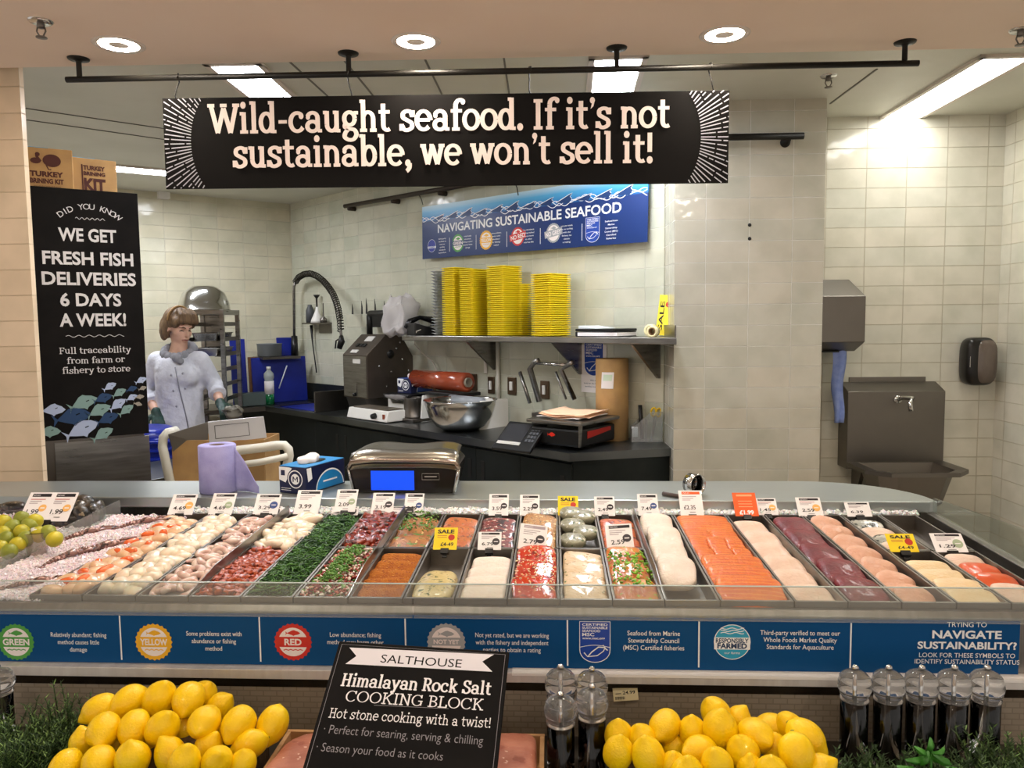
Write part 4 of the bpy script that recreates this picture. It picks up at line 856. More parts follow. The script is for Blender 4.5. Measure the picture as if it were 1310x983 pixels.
MB(sheet_glass('cling_film', '#c9c9c9', haze=.25)).ell((0, -.08, .012), (.11, .014, .018), 18, 10, fn=lambda v: v+noise.noise_vector(v*45)*.008).build('film_edge', st)
tag(MB(WHITE).prism([(-.12, 0), (.12, 0), (.12, .134), (.09, .134), (.07, .1), (-.07, .1), (-.09, .134), (-.12, .134)], -.05, .05, 'y').build('white_stand', loc=(q.x, q.y, WT), rot=(0, 0, KR), bev=.003), 'white stand holding the black tray above the worktop', 'stand')
# ================================================================ LEFT SIDE OF THE KITCHEN
# tall stainless cabinet with the chalk noticeboard on its front
pa, pb = gy(38, 400, 3.0), gy(183, 400, 3.234)
q0, q1 = gy(47, 567, 3.0), gy(186, 400, 3.234)
bd = Vector((pb.x-pa.x, pb.y-pa.y, 0)); bw = bd.length; bd.normalize(); bR = math.atan2(bd.y, bd.x); bn = Vector((-bd.y, bd.x, 0))
mid = Vector(((pa.x+pb.x)/2, (pa.y+pb.y)/2, 0))
z0, z1 = 1.163, 2.172
cb = thing('tall_steel_cabinet', 'tall stainless cabinet carrying the chalk noticeboard, beside the tiled column', 'cabinet', mid+bn*.012, bR)
MB(STEEL_D).box((-.03, .16, 1.08), (bw+.03, .30, 2.16)).build('body', cb, bev=.004)
MB(STEEL_D).box((bw/2-.01, -.0005, .58), (bw*.9, .004, 1.14)).build('front_panel', cb) if False else MB(STEEL).box((.03, .004, .6), (bw*.86, .012, 1.1)).build('front_panel', cb)
MB(BLACK).box((-bw/2-.06, .1, 1.08), (.05, .2, 2.1)).build('door_edge', cb)
nb = thing('noticeboard', 'tall black chalk noticeboard saying we get fresh fish deliveries', 'noticeboard', mid+Vector((0, 0, z0)), bR)
Hn = z1-z0
MB(CHALK).box((0, 0, Hn/2), (bw, .012, Hn)).build('board', nb, bev=.002)
CW = mat('chalk_white', '#d6d5d8', .7)
ar = Art(CW, -.0065); zf = lambda f: Hn*(1-f)
k = bw/1.0
fx = lambda f: (f-.5)*bw
for i, ch in enumerate('DID YOU KNOW'):
    th = rad(38-76*i/11); rr = .155
    if ch != ' ': text(ar, ch, fx(.555)-rr*math.sin(th)*1.0, zf(.172)+rr*math.cos(th)-.06+.0, .024, CW, ang=th*.95)
def squig(f0, f1, z): ar.line([(fx(f0+(f1-f0)*i/40), z+.004*math.sin(i*.9)) for i in range(41)], .0018, CW)
squig(.43, .69, zf(.115)); squig(.29, .81, zf(.585))
for ln, f, w_, cx in (('WE GET', .205, .51, .53), ('FRESH FISH', .298, .80, .53), ('DELIVERIES', .379, .83, .53), ('6 DAYS', .463, .54, .53), ('A WEEK!', .544, .59, .54)):
    text(ar, ln, fx(cx), zf(f), .052, CW, w=w_*bw, bold=.028)
for ln, f, w_ in (('Full traceability', .655, .64), ('from farm or', .695, .52), ('fishery to store', .734, .61)):
    slab(ar, ln, fx(.545), zf(f), .0185, CW, w=w_*bw, wt=(.2, .1), bar=.1, wave=.001)
ar.build('lettering', nb)
fc = {c: mat('fish_'+c, h, .6) for c, h in (('pale', '#a9b8d8'), ('sage', '#7d9c9a'), ('navy', '#1c3d66'), ('grey', '#9a948a'))}
fish = [(67, 525, 25, 'pale', 0), (106, 516, 30, 'sage', .35), (92, 534, 38, 'navy', .15), (104, 550, 36, 'pale', .4), (62, 553, 24, 'sage', 0), (126, 526, 26, 'sage', .4), (137, 536, 24, 'navy', .35), (131, 556, 24, 'sage', .5), (150, 518, 20, 'pale', .6), (161, 525, 18, 'sage', .6), (131, 510, 20, 'navy', .3), (152, 503, 16, 'sage', .5), (140, 495, 15, 'pale', .5), (168, 509, 13, 'pale', .4), (168, 498, 12, 'navy', .3), (180, 487, 13, 'pale', .4), (182, 497, 9, 'grey', .3), (178, 508, 10, 'grey', .1), (176, 517, 9, 'grey', -.3)]
for px, py, L_, c_, a_ in fish:
    a = Art(fc[c_], -.0065); q = gp(px, py, mid, bn); x = (q-mid).dot(bd); sc = L_*1.2/985*q.y
    a.fish(x, q.z-z0, sc, fc[c_], a_, .48); a.line([(x+sc*.1, q.z-z0+sc*.06), (x+sc*.2, q.z-z0+sc*.1)], sc*.03, CHALK); a.build('chalk_fish', nb)
# boxes on the cabinet
BRW = mat('print_brown', '#4a1f17', .7)
def kit_box(px0, px1, pyb, pyt, Y, label, rz, kind):
    a, b = gy(px0, pyb, Y), gy(px1, pyt, Y); w = b.x-a.x; h = b.z-a.z
    t = thing('kit_box', label, 'box', ((a.x+b.x)/2, Y, 2.1601), rz)
    h = b.z-2.16
    MB(CARDB).box((0, .0+.1, h/2), (w/math.cos(rz), .2, h)).build('carton', t, bev=.003); s = w/math.cos(rz)
    MB(mat('tape_cyan', '#2fa9e0', .3)).box((-s*.2, .1, h+.001), (s*.5, .19, .002)).build('tape', t)
    ar = Art(BRW, -.0012)
    if kind == 0:
        ar.disc(.02, h*.71, s*.17, BRW, 24, h*.15); ar.disc(-.035, h*.69, s*.1, BRW, 16, h*.07); ar.line([(-s*.1, h*.68), (-s*.17, h*.80), (-s*.15, h*.84)], s*.05, BRW); ar.disc(-s*.15, h*.84, s*.045, BRW, 12); ar.line([(s*.0, h*.6), (s*.04, h*.5), (s*.09, h*.5)], s*.025, BRW)
        for i, (l, ww, hh) in enumerate((('TURKEY', .62, .12), ('BRINING KIT', .62, .11))): text(ar, l, 0, h*(.33-.16*i), h*hh, BRW, w=s*ww, bold=.05)
        text(ar, 'with all the herbs and spices', 0, h*.09, h*.03, BRW, w=s*.5)
    else:
        for i, (l, zz_, hh) in enumerate((('TURKEY', .68, .12), ('BRINING', .53, .1), ('KIT', .12, .33))): text(ar, l, s*.02, h*zz_, h*hh, BRW, w=s*.46, bold=.05)
        ar.rect(-s*.25, h*.1, -s*.22, h*.82, BRW)
    ar.build('printing', t)
kit_box(35, 83, 231, 189, 3.06, 'brown kit box with a turkey drawing on top of the tall cabinet', rad(31), 0)
kit_box(100, 139, 241, 203, 3.17, 'brown kit box with the big word KIT on top of the tall cabinet', rad(40), 1)
MB(CARDB)
# wall junction box near the ceiling
p = gp(208, 248, C, Vector((-lef.y, lef.x, 0)))
tag(MB(WHITE).box((0, 0, 0), (.085, .05, .085)).build('junction_box', loc=p-Vector((-lef.y, lef.x, 0))*.026 if (p-Vector((-lef.y, lef.x, 0))*.026).y < p.y else p+Vector((-lef.y, lef.x, 0))*.026, rot=(0, 0, math.atan2(-lef.y, -lef.x)), bev=.004), 'small white junction box high on the left kitchen wall', 'junction box')
# ---------------------------------------------------------------- tray rack with the upturned bowl
RY = 5.45
a, b = gy(234, 395, RY), gy(285, 395, RY); rw = b.x-a.x; zr = gy(265, 396, RY).z
rk = thing('tray_rack', 'tall stainless rack of steel trays behind the person', 'rack', ((a.x+b.x)/2, RY, 0), rad(6))
dpt = .40
for sx in (-1, 1):
    for y in (0, dpt): MB(STEEL).box((sx*(rw/2-.014), y, zr/2+.04), (.028, .028, zr-.08)).build('upright', rk)
MB(STEEL).box((0, dpt/2, zr-.02), (rw, dpt+.03, .035)).build('top_shelf', rk, bev=.003)
MB(STEEL_D).box((0, dpt/2, .14), (rw, dpt, .04)).build('bottom_shelf', rk)
for i in range(13):
    z = .3+i*(zr-.42)/12
    for sx in (-1, 1): MB(STEEL_D).prism([(sx*(rw/2-.028), z), (sx*(rw/2-.075), z), (sx*(rw/2-.075), z+.004), (sx*(rw/2-.032), z+.004), (sx*(rw/2-.032), z+.03), (sx*(rw/2-.028), z+.03)], 0, dpt, 'y').build('runner', rk)
for sx in (-1, 1):
    for y in (0, dpt): MB(BLACK).tube([(sx*(rw/2-.03)-.012, y, .05), (sx*(rw/2-.03)+.012, y, .05)], .05, 16).build('castor', rk)
MB(STEEL).box((-rw/4, dpt+.006, zr-.18), (rw*.5, .006, .3)).build('back_plate', rk)
for i, (py, l) in enumerate(((437, 'topmost'), (449, 'second'), (461, 'third'))):
    z = gy(270, py-3, RY).z
    z = .3+round((z-.3)/((zr-.42)/12))*(zr-.42)/12+.0045
    t = tray_mesh(rw-.085, dpt*.95, .055, .004, STEEL_B).build('steel_tray', loc=rk.location+Vector((-.02, dpt/2, z)), rot=(0, 0, rad(6)))
    tag(t, l+' steel tray on the rack behind the person', 'tray', 'steel trays in the rack')
q = gy(263, 391, RY+.1); rb_ = (gy(295, 390, RY+.1).x-gy(233, 390, RY+.1).x)/2; hb = gy(263, 366, RY+.1).z-zr
tag(MB(STEEL_B).lathe([(rb_*1.03, 0), (rb_, .003), (rb_*.97, hb*.3), (rb_*.8, hb*.72), (rb_*.5, hb*.96), (rb_*.4, hb), (0, hb), (0, hb-.006), (rb_*.5, hb*.92), (rb_*.78, hb*.69), (rb_*.95, hb*.3), (rb_*.97, .003)], 40).build('mixing_bowl', loc=(q.x-.01, q.y, zr-.0015)), 'steel mixing bowl turned upside down on the tray rack', 'bowl')
# ---------------------------------------------------------------- sink corner
BLU = noisy('blue_board', '#0a1c7c', '#0d2492', scale=5, rough=.5)
def board(px0, px1, pyt, pyb, d, label, lean=0, m_=BLU, name='chopping_board', rz=0):
    a, b = kd(px0, pyb, d), kd(px1, pyb, d); t = kd((px0+px1)/2, pyt, d)
    u0, u1 = (a-C).dot(KU), (b-C).dot(KU); h = t.z-WT; c_ = kp((u0+u1)/2, d, WT+.001)
    return tag(MB(m_).box((0, 0, h/2), (abs(u1-u0)/math.cos(rz), .02, h)).build(name, loc=c_, rot=(rad(-lean), 0, KR+rz), bev=.004), label, 'chopping board')
# facing the left wall frame: these lean in the corner
LN = Vector((-lef.y, lef.x, 0)); LN = LN if LN.y > 0 else -LN; LR = math.atan2(-lef.y, -lef.x)
def ld(px, py, d): return gp(px, py, C-LN*d, LN)
def lboard(px0, px1, pyt, d, label, m_=BLU, zb=None, th=.02, name='chopping_board', cat='chopping board', lean=4):
    a, b = ld(px0, 500, d), ld(px1, 500, d); t = ld((px0+px1)/2, pyt, d); w = (Vector((b.x-a.x, b.y-a.y))).length
    zb = WT if zb is None else zb; c_ = (a+b)/2
    return tag(MB(m_).box((0, 0, (t.z-zb)/2), (w, th, t.z-zb)).build(name, loc=(c_.x, c_.y, zb+.001), rot=(rad(-lean), 0, LR), bev=.004), label, cat)
ex = thing('corner_table', 'low dark table in the kitchen corner under the blue boards', 'table', C+lef*.60-LN*.30, LR)
MB(STEEL_D).box((0, 0, WT-.02), (1.05, .5, .035)).build('top', ex)
for sx in (-1, 1):
    for sy in (-1, 1): MB(STEEL_D).box((sx*.5, sy*.24, (WT-.04)/2), (.04, .04, WT-.04)).build('leg', ex)
lboard(298, 317, 434, .30, 'tall narrow blue chopping board beside the tray rack')
lboard(324, 393, 457, .34, 'big square blue chopping board leaning behind the green bottle')
lboard(320, 331, 457, .31, 'brown wooden board showing at the left of the big blue board', noisy('board_wood', '#6d4a2c', '#7d5736', rough=.7))
lboard(358, 378, 432, .18, 'small blue chopping board behind the pre-rinse tap')
tb = ld(345, 455, .25); t = MB(mat('tub_grey', '#7d8284', .3, trans=.3)).lathe([(.0, .0), (.088, 0), (.095, .005), (.10, .10), (.105, .105), (.10, .105), (.095, .10), (.088, .012), (0, .012)], 28).build('grey_tub', loc=(tb.x, tb.y, ld(345, 456, .25).z))
tag(t, 'round grey tub on top of the blue boards', 'tub')
tag(MB(STEEL_D).box((0, 0, 0), (.32, .22, .02)).build('board_rack_shelf', loc=(tb.x+.06, tb.y, ld(345, 456, .25).z-.011), rot=(0, 0, LR)), 'small dark shelf carrying the round grey tub', 'shelf')
q = ld(321, 511, .42); tag(MB(mat('box_greygreen', '#566463', .5)).prism([(-.11, 0), (.11, 0), (.125, .10), (-.125, .10)], -.06, .06, 'y').build('grey_box', loc=(q.x, q.y, WT+.001), rot=(0, 0, LR), bev=.006), 'grey green plastic box left of the green bottle', 'box')
q = ld(345, 511, .47); t = thing('detergent_bottle', 'clear bottle with green liquid standing before the blue board', 'bottle', (q.x, q.y, WT+.001))
MB(mat('bottle_clear', '#c9d3cf', .2, trans=.4)).lathe([(0, 0), (.033, 0), (.036, .01), (.036, .13), (.034, .2), (.04, .22), (.038, .25), (.016, .275), (.016, .285), (0, .285)], 24).build('body', t)
MB(mat('green_liquid', '#0f6a3d', .2)).lathe([(0, .001), (.0375, .002), (.0375, .085), (0, .085)], 24).build('liquid', t); MB(PAPER).lathe([(.0372, .09), (.0372, .19)], 24).build('label_wrap', t); MB(WHITE).lathe([(.017, .283), (.017, .305), (0, .305)], 16).build('cap', t)
a, b = ld(357, 497, .44), ld(367, 468, .38); tag(MB(mat('stick_white', '#c9cdd6', .5)).tube([a, b], .005, 6).build('white_stick'), 'thin white stick leaning on the big blue board', 'stick')
bl = kp(.8, .3, WT-.07); tag(MB(BLU).box((0, 0, 0), (.5, .3, .02)).build('chopping_board', loc=kp(.8, .30, WT-.015), rot=(0, 0, KR)), 'blue chopping board lying in the sink basin', 'chopping board')
# pre-rinse tap with spring hose
ft = thing('pre_rinse_tap', 'tall pre-rinse tap with a spring hose over the kitchen sink', 'tap', kd(377, 470, .10))
o_ = ft.location; Yt = o_.y
def tp(px, py, k=0): return kd(px, py, .10+k)-o_
u_ = (o_-C).dot(KU)
MB(STEEL).tube([Vector((0, 0, WT-o_.z+.001)), tp(377, 458)], .02, 12).build('base', ft)
MB(BLACK).tube([tp(377, 458), tp(376.5, 430)], [.032, .026], 12).build('valve_body', ft); MB(CHROME).tube([tp(374, 452), tp(366, 451)], .012, 8).build('lever', ft)
MB(STEEL).tube([tp(376.5, 432), tp(376, 368), tp(378, 361)], .012, 10).build('riser', ft)
arc = [(378, 361), (382, 355), (389, 351), (397, 350), (405, 353), (413, 359), (420, 367), (426, 376), (430, 386), (433, 397), (435, 409), (436, 424), (436.5, 430)]
hp = [tp(x, y, .012*i) for i, (x, y) in enumerate(arc)]
MB(STEEL_D).tube(hp, .011, 8).build('hose', ft)
sp = []; tot = 46*8
for i in range(tot+1):
    s_ = i/tot*(len(hp)-2); k_ = min(int(s_), len(hp)-2); p = hp[k_].lerp(hp[k_+1], s_-k_); tt = (hp[k_+1]-hp[k_]).normalized()
    n1 = tt.orthogonal().normalized(); n1 = (Vector((0, 1, 0))-tt*tt.y).normalized(); n2 = tt.cross(n1); ph = 2*PI*i/8
    sp.append(p+.024*(math.cos(ph)*n1+math.sin(ph)*n2))
MB(mat('spring_dark', '#3c3a36', .3, .9)).tube(sp, .0042, 5).build('spring', ft)
m = MB(BLACK); m.tube([hp[-1], tp(437, 437, .15), tp(434, 446, .16)], [.016, .026, .02], 10); m.tube([tp(437, 432, .15), tp(430, 436, .16), tp(429, 446, .16)], .006, 6); m.build('spray_head', ft)
# little wall shelf with cleaning things
p = kd(405, 414, .05); t = thing('corner_shelf', 'small grey wall shelf with a funnel beside the spring hose', 'shelf', p, KR)
MB(STEEL_D).box((0, 0, 0), (.31, .1, .012)).build('board', t); MB(STEEL_D).box((.06, .045, -.04), (.19, .006, .08)).build('back_plate', t)
q = kd(397, 412, .05); tag(MB(mat('bottle_grey', '#4c4f52', .4)).lathe([(0, 0), (.035, 0), (.036, .1), (.02, .135), (.018, .15), (0, .15)], 20).build('grey_bottle', loc=(q.x, q.y, p.z+.0065)), 'small grey bottle at the left on the little wall shelf', 'bottle')
q = kd(406, 412, .05); t = thing('white_funnel', 'white funnel with a black plunger on the little wall shelf', 'funnel', (q.x, q.y, p.z+.0065))
MB(WHITE).lathe([(0, 0), (.055, 0), (.05, .02), (.014, .10), (.01, .13), (0, .13)], 20).build('cone', t); MB(BLACK).lathe([(.006, .12), (.008, .2), (.02, .215), (.028, .23), (0, .23)], 14).build('plunger', t)
q = kd(414, 412, .05); tag(MB(STEEL_D).lathe([(0, 0), (.03, 0), (.03, .03), (.006, .05), (.004, .16), (0, .16)], 14).build('brush', loc=(q.x, q.y, p.z+.0065)), 'thin dark brush at the right on the little wall shelf', 'brush')
a = [kd(398, 416, .04), kd(400, 440, .03), kd(403, 462, .03), kd(405, 477, .03)]; tag(MB(BLACK).tube(a, [.014, .006, .006, .006], 6).build('black_cable'), 'black cable hanging down from the little wall shelf', 'cable')
# ---------------------------------------------------------------- steel table, cart and open carton in the middle
a, b = gz(192, 613, .86), gz(262, 601, .86)
tt = thing('prep_table', 'small steel table to the right of the noticeboard', 'table', (a+b)/2+Vector((-.1, .24, -.86)), math.atan2((b-a).y, (b-a).x))
MB(STEEL_TOP).box((-.1, 0, .84), (.8, .5, .04)).build('top', tt, bev=.003)
for sx in (-1, 1):
    for sy in (-1, 1): MB(STEEL_D).box((-.1+sx*.36, sy*.21, .41), (.04, .04, .82)).build('leg', tt)
CY = 3.55
p = gy(288, 590, CY); ct = thing('utility_cart', 'cream plastic utility cart with a rounded push handle, holding the open carton', 'cart', (p.x, CY, 0)); CRM = mat('cart_cream', '#d9d6c8', .4)
def cp(px, py, dy=0): return gy(px, py, CY+dy)-ct.location
zt_ = .80; x0, x1 = cp(212, 590).x, cp(366, 590).x
m = MB(CRM); m.box(((x0+x1)/2, .2, zt_), (x1-x0, .5, .03)); m.build('top_deck', ct, bev=.01)
m = MB(CRM); m.box(((x0+x1)/2, .2, .3), (x1-x0, .5, .03)); m.build('lower_deck', ct, bev=.01)
for x in (x0+.03, x1-.03):
    for y in (-.02, .42): MB(CRM).box((x, y, .44), (.05, .05, .74)).build('corner_post', ct)
MB(CRM).tube([cp(268, 590, -.02)+Vector((0, 0, 0)), cp(300, 577, -.02), cp(335, 573, -.02), cp(355, 570, -.02), cp(364, 570, -.02), cp(369, 575, -.02), cp(370, 583, -.02), cp(368, 592, -.02), Vector((x1-.03, 0, zt_))], [.022]*9, 10).build('push_handle', ct)
MB(CRM).tube([Vector((x0+.03, .0, zt_)), cp(208, 572, .05), cp(209, 560, .05), cp(214, 554, .05), cp(226, 551, .1)], .022, 10).build('push_handle', ct)
MB(CRM).tube([cp(300, 596, -.04), cp(330, 592, -.04), cp(368, 584, -.04)], .016, 8).build('rail', ct)
for x in (x0+.05, x1-.05):
    for y in (0, .4): MB(BLACK).tube([(x-.015, y, .045), (x+.015, y, .045)], .045, 14).build('castor', ct)
# the open carton
a, b = gy(225, 588, CY+.1), gy(341, 588, CY+.1); h = gy(300, 562, CY+.1).z-(zt_+.016)
bx = thing('open_carton', 'open cardboard carton with a white flap and a flap coloured as shaded on the cart', 'box', ((a.x+b.x)/2, CY+.16, zt_+.016)); w = b.x-a.x
o_ = bx.location
m = MB(CARDB)
for sy in (-.09, .13): m.box((0, sy, h/2), (w, .006, h))
for sx in (-1, 1): m.box((sx*w/2, .02, h/2), (.006, .22, h))
m.box((0, .02, .004), (w, .22, .006)); m.build('carton', bx)
def qd(*P): return [gy(x, y, CY+dy)-o_ for x, y, dy in P]
fl = MB(mat('flap_white', '#e3e4ea', .6)); P = qd((266, 540, .03), (337, 533, .03), (341, 560, .07), (268, 568, .07)); fl.add(P, [(0, 1, 2, 3)]); f_ = fl.build('white_flap', bx, solid=.004)
L1 = MB(mat('flap_line', '#55565c', .7))
def inp(u, v, k=-.0035): 
    q = P[3].lerp(P[2], u).lerp(P[0].lerp(P[1], u), v); return q+Vector((0, k, 0))
ring = [inp(.12, .2), inp(.72, .2), inp(.72, .8), inp(.12, .8), inp(.12, .2)]
L1.tube([q for i in range(4) for q in (ring[i], ring[i+1])], .0012, 4); L1.build('printed_frame', f_)
fl = MB(mat('flap_shade', '#6c675f', .8)); fl.add(qd((215, 556, .02), (266, 540, .1), (266, 569, .12), (223, 583, .08)), [(0, 1, 2, 3)]); fl.build('shaded_flap', bx, solid=.004)  # left flap: its shadow is put into the dark grey colour
# blue bin behind
q = gy(205, 580, 4.5); t = thing('blue_crate', 'blue plastic crate in front of the person beside the noticeboard', 'crate', (q.x-.16, 4.47, 0), rad(12))
BLC = mat('crate_blue', '#12299a', .3)
m = MB(BLC); zt3 = gy(200, 546, 4.5).z
MB(BLC).prism([(-.26, .0), (.22, .0), (.25, zt3-.05), (-.29, zt3-.05)], -.18, .18, 'y').build('body', t, bev=.01)
for i in range(3): MB(BLC).box((-.02, 0, zt3-.07-i*.05), (.56, .40, .018)).build('rib', t, bev=.006)
MB(BLC).ell((-.02, 0, zt3-.05), (.27, .19, .06), 20, 8, e=.6).build('lid', t)
# ---------------------------------------------------------------- right: towel dispenser, hand wash sink, soap dispenser
Y = SINK_Y
a, b = gy(1041, 443, Y-.24), gy(1108, 380, Y-.24)
t = thing('towel_dispenser', 'square steel paper towel dispenser on the wall beside the pillar', 'dispenser', ((1.412+b.x)/2, Y, 0)); w = b.x-1.412
zb, zt_ = gy(1080, 438, Y-.24).z, gy(1080, 379, Y-.24).z; zbk = gy(1080, 358, Y-.02).z
MB(STEEL_D).prism([(-.002, zb-.04), (-.12, zb-.05), (-.24, zb), (-.24, zt_), (-.03, zbk), (-.002, zbk)], -w/2, w/2, 'x').build('housing', t, bev=.003)
MB(BLACK).box((-.03, -.11, zb-.052), (.14, .05, .006)).build('slot', t)
tw = thing('paper_towel', 'blue paper towel hanging out of the steel dispenser', 'paper towel', gy(1072, 448, Y-.12))
o_ = tw.location; L_ = o_.z-gy(1076, 546, Y-.12).z
MB(noisy('blue_tissue', '#7f95d8', '#93a6e2', scale=30, rough=.8)).grid(5, 14, lambda u, v: (-.03+u*(.075-.03*v)+.018*v+.006*math.sin(9*v), .012*math.sin(u*7+v*3), .02-v*L_), None).build('sheet', tw, solid=.002)
# sink
a, b = gy(1085, 500, Y-.12), gy(1210, 500, Y-.12); w = b.x-a.x; cx = (a.x+b.x)/2
t = thing('hand_wash_sink', 'stainless hand wash sink with tall splashback on the tiled wall', 'sink', (cx, Y, 0))
zt_, zs, zl = gy(1150, 486, Y-.01).z, gy(1150, 501, Y-.12).z, gy(1150, 588, Y-.12).z
MB(STEEL_D).prism([(-.001, zl-.05), (-.12, zl-.05), (-.12, zs), (-.02, zt_-.01), (-.001, zt_-.01)], -w/2+.0, w/2, 'x').build('splashback', t, bev=.004)
MB(STEEL_D).box((0, -.006, zt_), (w*.8, .012, .03)).build('mounting_strip', t)
x0, x1 = gy(1082, 590, Y-.12).x-cx, gy(1247, 604, Y-.40).x-cx; zr = gy(1170, 605, Y-.42).z
def rz_oct(x0, x1, y0, y1, c_): return [(x0, y0), (x1, y0), (x1, y1+c_), (x1-c_, y1), (x0+c_, y1), (x0, y1+c_)]
m = MB(STEEL_D); out = rz_oct(x0, x1, -.10, -.44, .09); inn = rz_oct(x0+.06, x1-.06, -.13, -.41, .07)
n = 6
vs = [(p[0], p[1], zr) for p in out]+[(p[0], p[1], zr-.004) for p in inn]+[(p[0], p[1], zr-.02) for p in out]
fs = [(i, (i+1) % n, n+(i+1) % n, n+i) for i in range(n)]+[(i, 2*n+i, 2*n+(i+1) % n, (i+1) % n) for i in range(n)]
low = [((p[0]-(x0+x1)/2)*.72+(x0+x1)/2, (p[1]+.27)*.7-.27, zr-.17) for p in inn]
vs += low+[((p[0]-(x0+x1)/2)*.97+(x0+x1)/2, (p[1]+.27)*.97-.27, zr-.021) for p in inn]+[((p[0]-(x0+x1)/2)*.74+(x0+x1)/2, (p[1]+.27)*.72-.27, zr-.178) for p in inn]
fs += [(n+i, n+(i+1) % n, 3*n+(i+1) % n, 3*n+i) for i in range(n)]+[tuple(3*n+i for i in range(n))]
fs += [(4*n+i, 5*n+i, 5*n+(i+1) % n, 4*n+(i+1) % n) for i in range(n)]+[tuple(5*n+i for i in range(n-1, -1, -1))]+[(2*n+i, 4*n+i, 4*n+(i+1) % n, 2*n+(i+1) % n) for i in range(n)]
m.add(vs, fs); m.build('basin', t)
MB(STEEL_D).prism([(-.001, zr-.3), (-.12, zr-.06), (-.12, zr-.01), (-.001, zr-.01)], x0+.08, x0+.10, 'x').build('bracket', t)
MB(BLACK).lathe([(.03, 0), (.03, -.3), (.022, -.32), (.022, -.7)], 16, ((x0+x1)/2+.05, -.25, zr-.178)).build('waste_pipe', t)
MB(STEEL_D).box(((x0+x1)/2-.12, -.12, zr-.30), (.12, .1, .22)).build('knee_valve', t)
tx = gy(1148, 510, Y-.12).x-cx; tz = gy(1148, 511, Y-.12).z; t2 = gy(1165, 526, Y-.22)
MB(CHROME).tube([(tx, -.12, tz), (tx+.01, -.16, tz+.012), (tx+.04, -.2, tz+.012), (t2.x-cx-.005, -.22, tz-.008), (t2.x-cx, -.225, t2.z)], [.014, .011, .011, .011, .012], 10).build('tap', t)
MB(CHROME).lathe([(.022, 0), (.02, .012), (0, .012)], 16, T=Matrix.Translation((tx, -.12, tz)) @ Matrix.Rotation(PI/2, 4, 'X')).build('tap_flange', t)
# soap dispenser
a, b = gy(1237, 463, Y-.1), gy(1277, 463, Y-.1); w = b.x-a.x; zc, h = gy(1257, 463, Y-.1).z, gy(1257, 432, Y-.1).z-gy(1257, 494, Y-.1).z
t = thing('soap_dispenser', 'dark oval soap dispenser on the wall near the right corner', 'dispenser', ((a.x+b.x)/2, Y-.055, zc))
MB(mat('soap_black', '#14110f', .3)).ell((0, 0, 0), (w/2, .055, h/2), 26, 18, e=.5).build('housing', t)
MB(noisy('soap_window', '#4a3f38', '#6b6058', scale=8, rough=.15, stretch=(1, 1, .5))).ell((w*.13, -.012, 0), (w*.36, .055, h*.46), 24, 16, e=.55).build('window', t)
MB(mat('soap_mark', '#b9b4ae', .5)).box((-w*.37, -.045, 0), (.012, .006, h*.22)).build('level_mark', t)
# ================================================================ THE FISH COUNTER
# the counter stands at a slight angle to the shop ceiling: it is laid out along its own axes, then turned as a whole
TURN = Matrix.Translation((0, 1.645, 0)) @ Matrix.Rotation(rad(-1.6), 4, 'Z') @ Matrix.Translation((0, -1.645, 0)); TINV = TURN.inverted(); T3 = TINV.to_3x3()
_cam = (EYE, fw, rt, up); EYE, fw, rt, up = TINV @ EYE, T3 @ fw, T3 @ rt, T3 @ up
_before = set(bpy.data.objects)
Y0, Y1, SLOPE = 1.645, 2.312, .030
def deck(Y): return .968+(Y-Y0)*SLOPE          # steel deck under the trays
TH = .046                                        # tray height
def rimz(Y): return deck(Y)+TH
TILT = math.atan(SLOPE)
LX, RX = -2.0, 1.16
LEDZ = 1.069
fc_ = thing('fish_counter', 'long stainless fish counter with a sloping display deck and rounded back ledge', 'counter', (0, 0, 0))
ST2 = noisy('counter_steel', '#8e8a86', '#a09c98', scale=7, rough=.34, metal=1, stretch=(9, 1, 1), rvar=.1)
m = MB(ST2); m.prism([(Y0-.02, .0), (Y1+.02, .0), (Y1+.05, deck(Y1)), (Y1+.04, deck(Y1)), (Y0-.015, deck(Y0)-.001), (Y0-.02, deck(Y0)-.001)], LX, RX, 'x'); m.build('body', fc_)
MB(ST2).prism([(Y0-.030, .86), (Y0-.004, .86), (Y0-.004, 1.002), (Y0-.018, 1.002), (Y0-.030, .992)], LX, RX, 'x').build('front_lip', fc_, bev=.002)
# back ledge, its right end rounded
def ledge_poly():
    p = [(LX, 2.40), (LX, 2.625), (-1.62, 2.64), (.86, 2.64)]
    for i in range(1, 13): q = PI/2*(1-i/12); p.append((.86+.335*math.cos(q), 2.365+.275*math.sin(q)))
    p += [(1.195, 2.34), (1.17, 2.335)]+[(-1.45, 2.385)]
    return p
LEDT = noisy('ledge_steel', '#a4aaa8', '#b4bab8', scale=2, rough=.36, metal=.8, rvar=.06)
MB(LEDT).prism(ledge_poly(), LEDZ-.034, LEDZ, 'z').build('back_ledge', fc_, bev=.003)
MB(ST2).prism([(LX, 2.46), (LX, 2.6), (.86, 2.6), (1.08, 2.42), (.95, 2.40)], .05, LEDZ-.034, 'z').build('ledge_support', fc_)
MB(ST2).prism([(Y0-.02, deck(Y0)-.03), (Y1+.06, deck(Y1)-.05), (Y1+.06, rimz(Y1)+.004), (Y0-.02, rimz(Y0)+.004)], RX, RX+.028, 'x').build('end_rim', fc_, bev=.003)
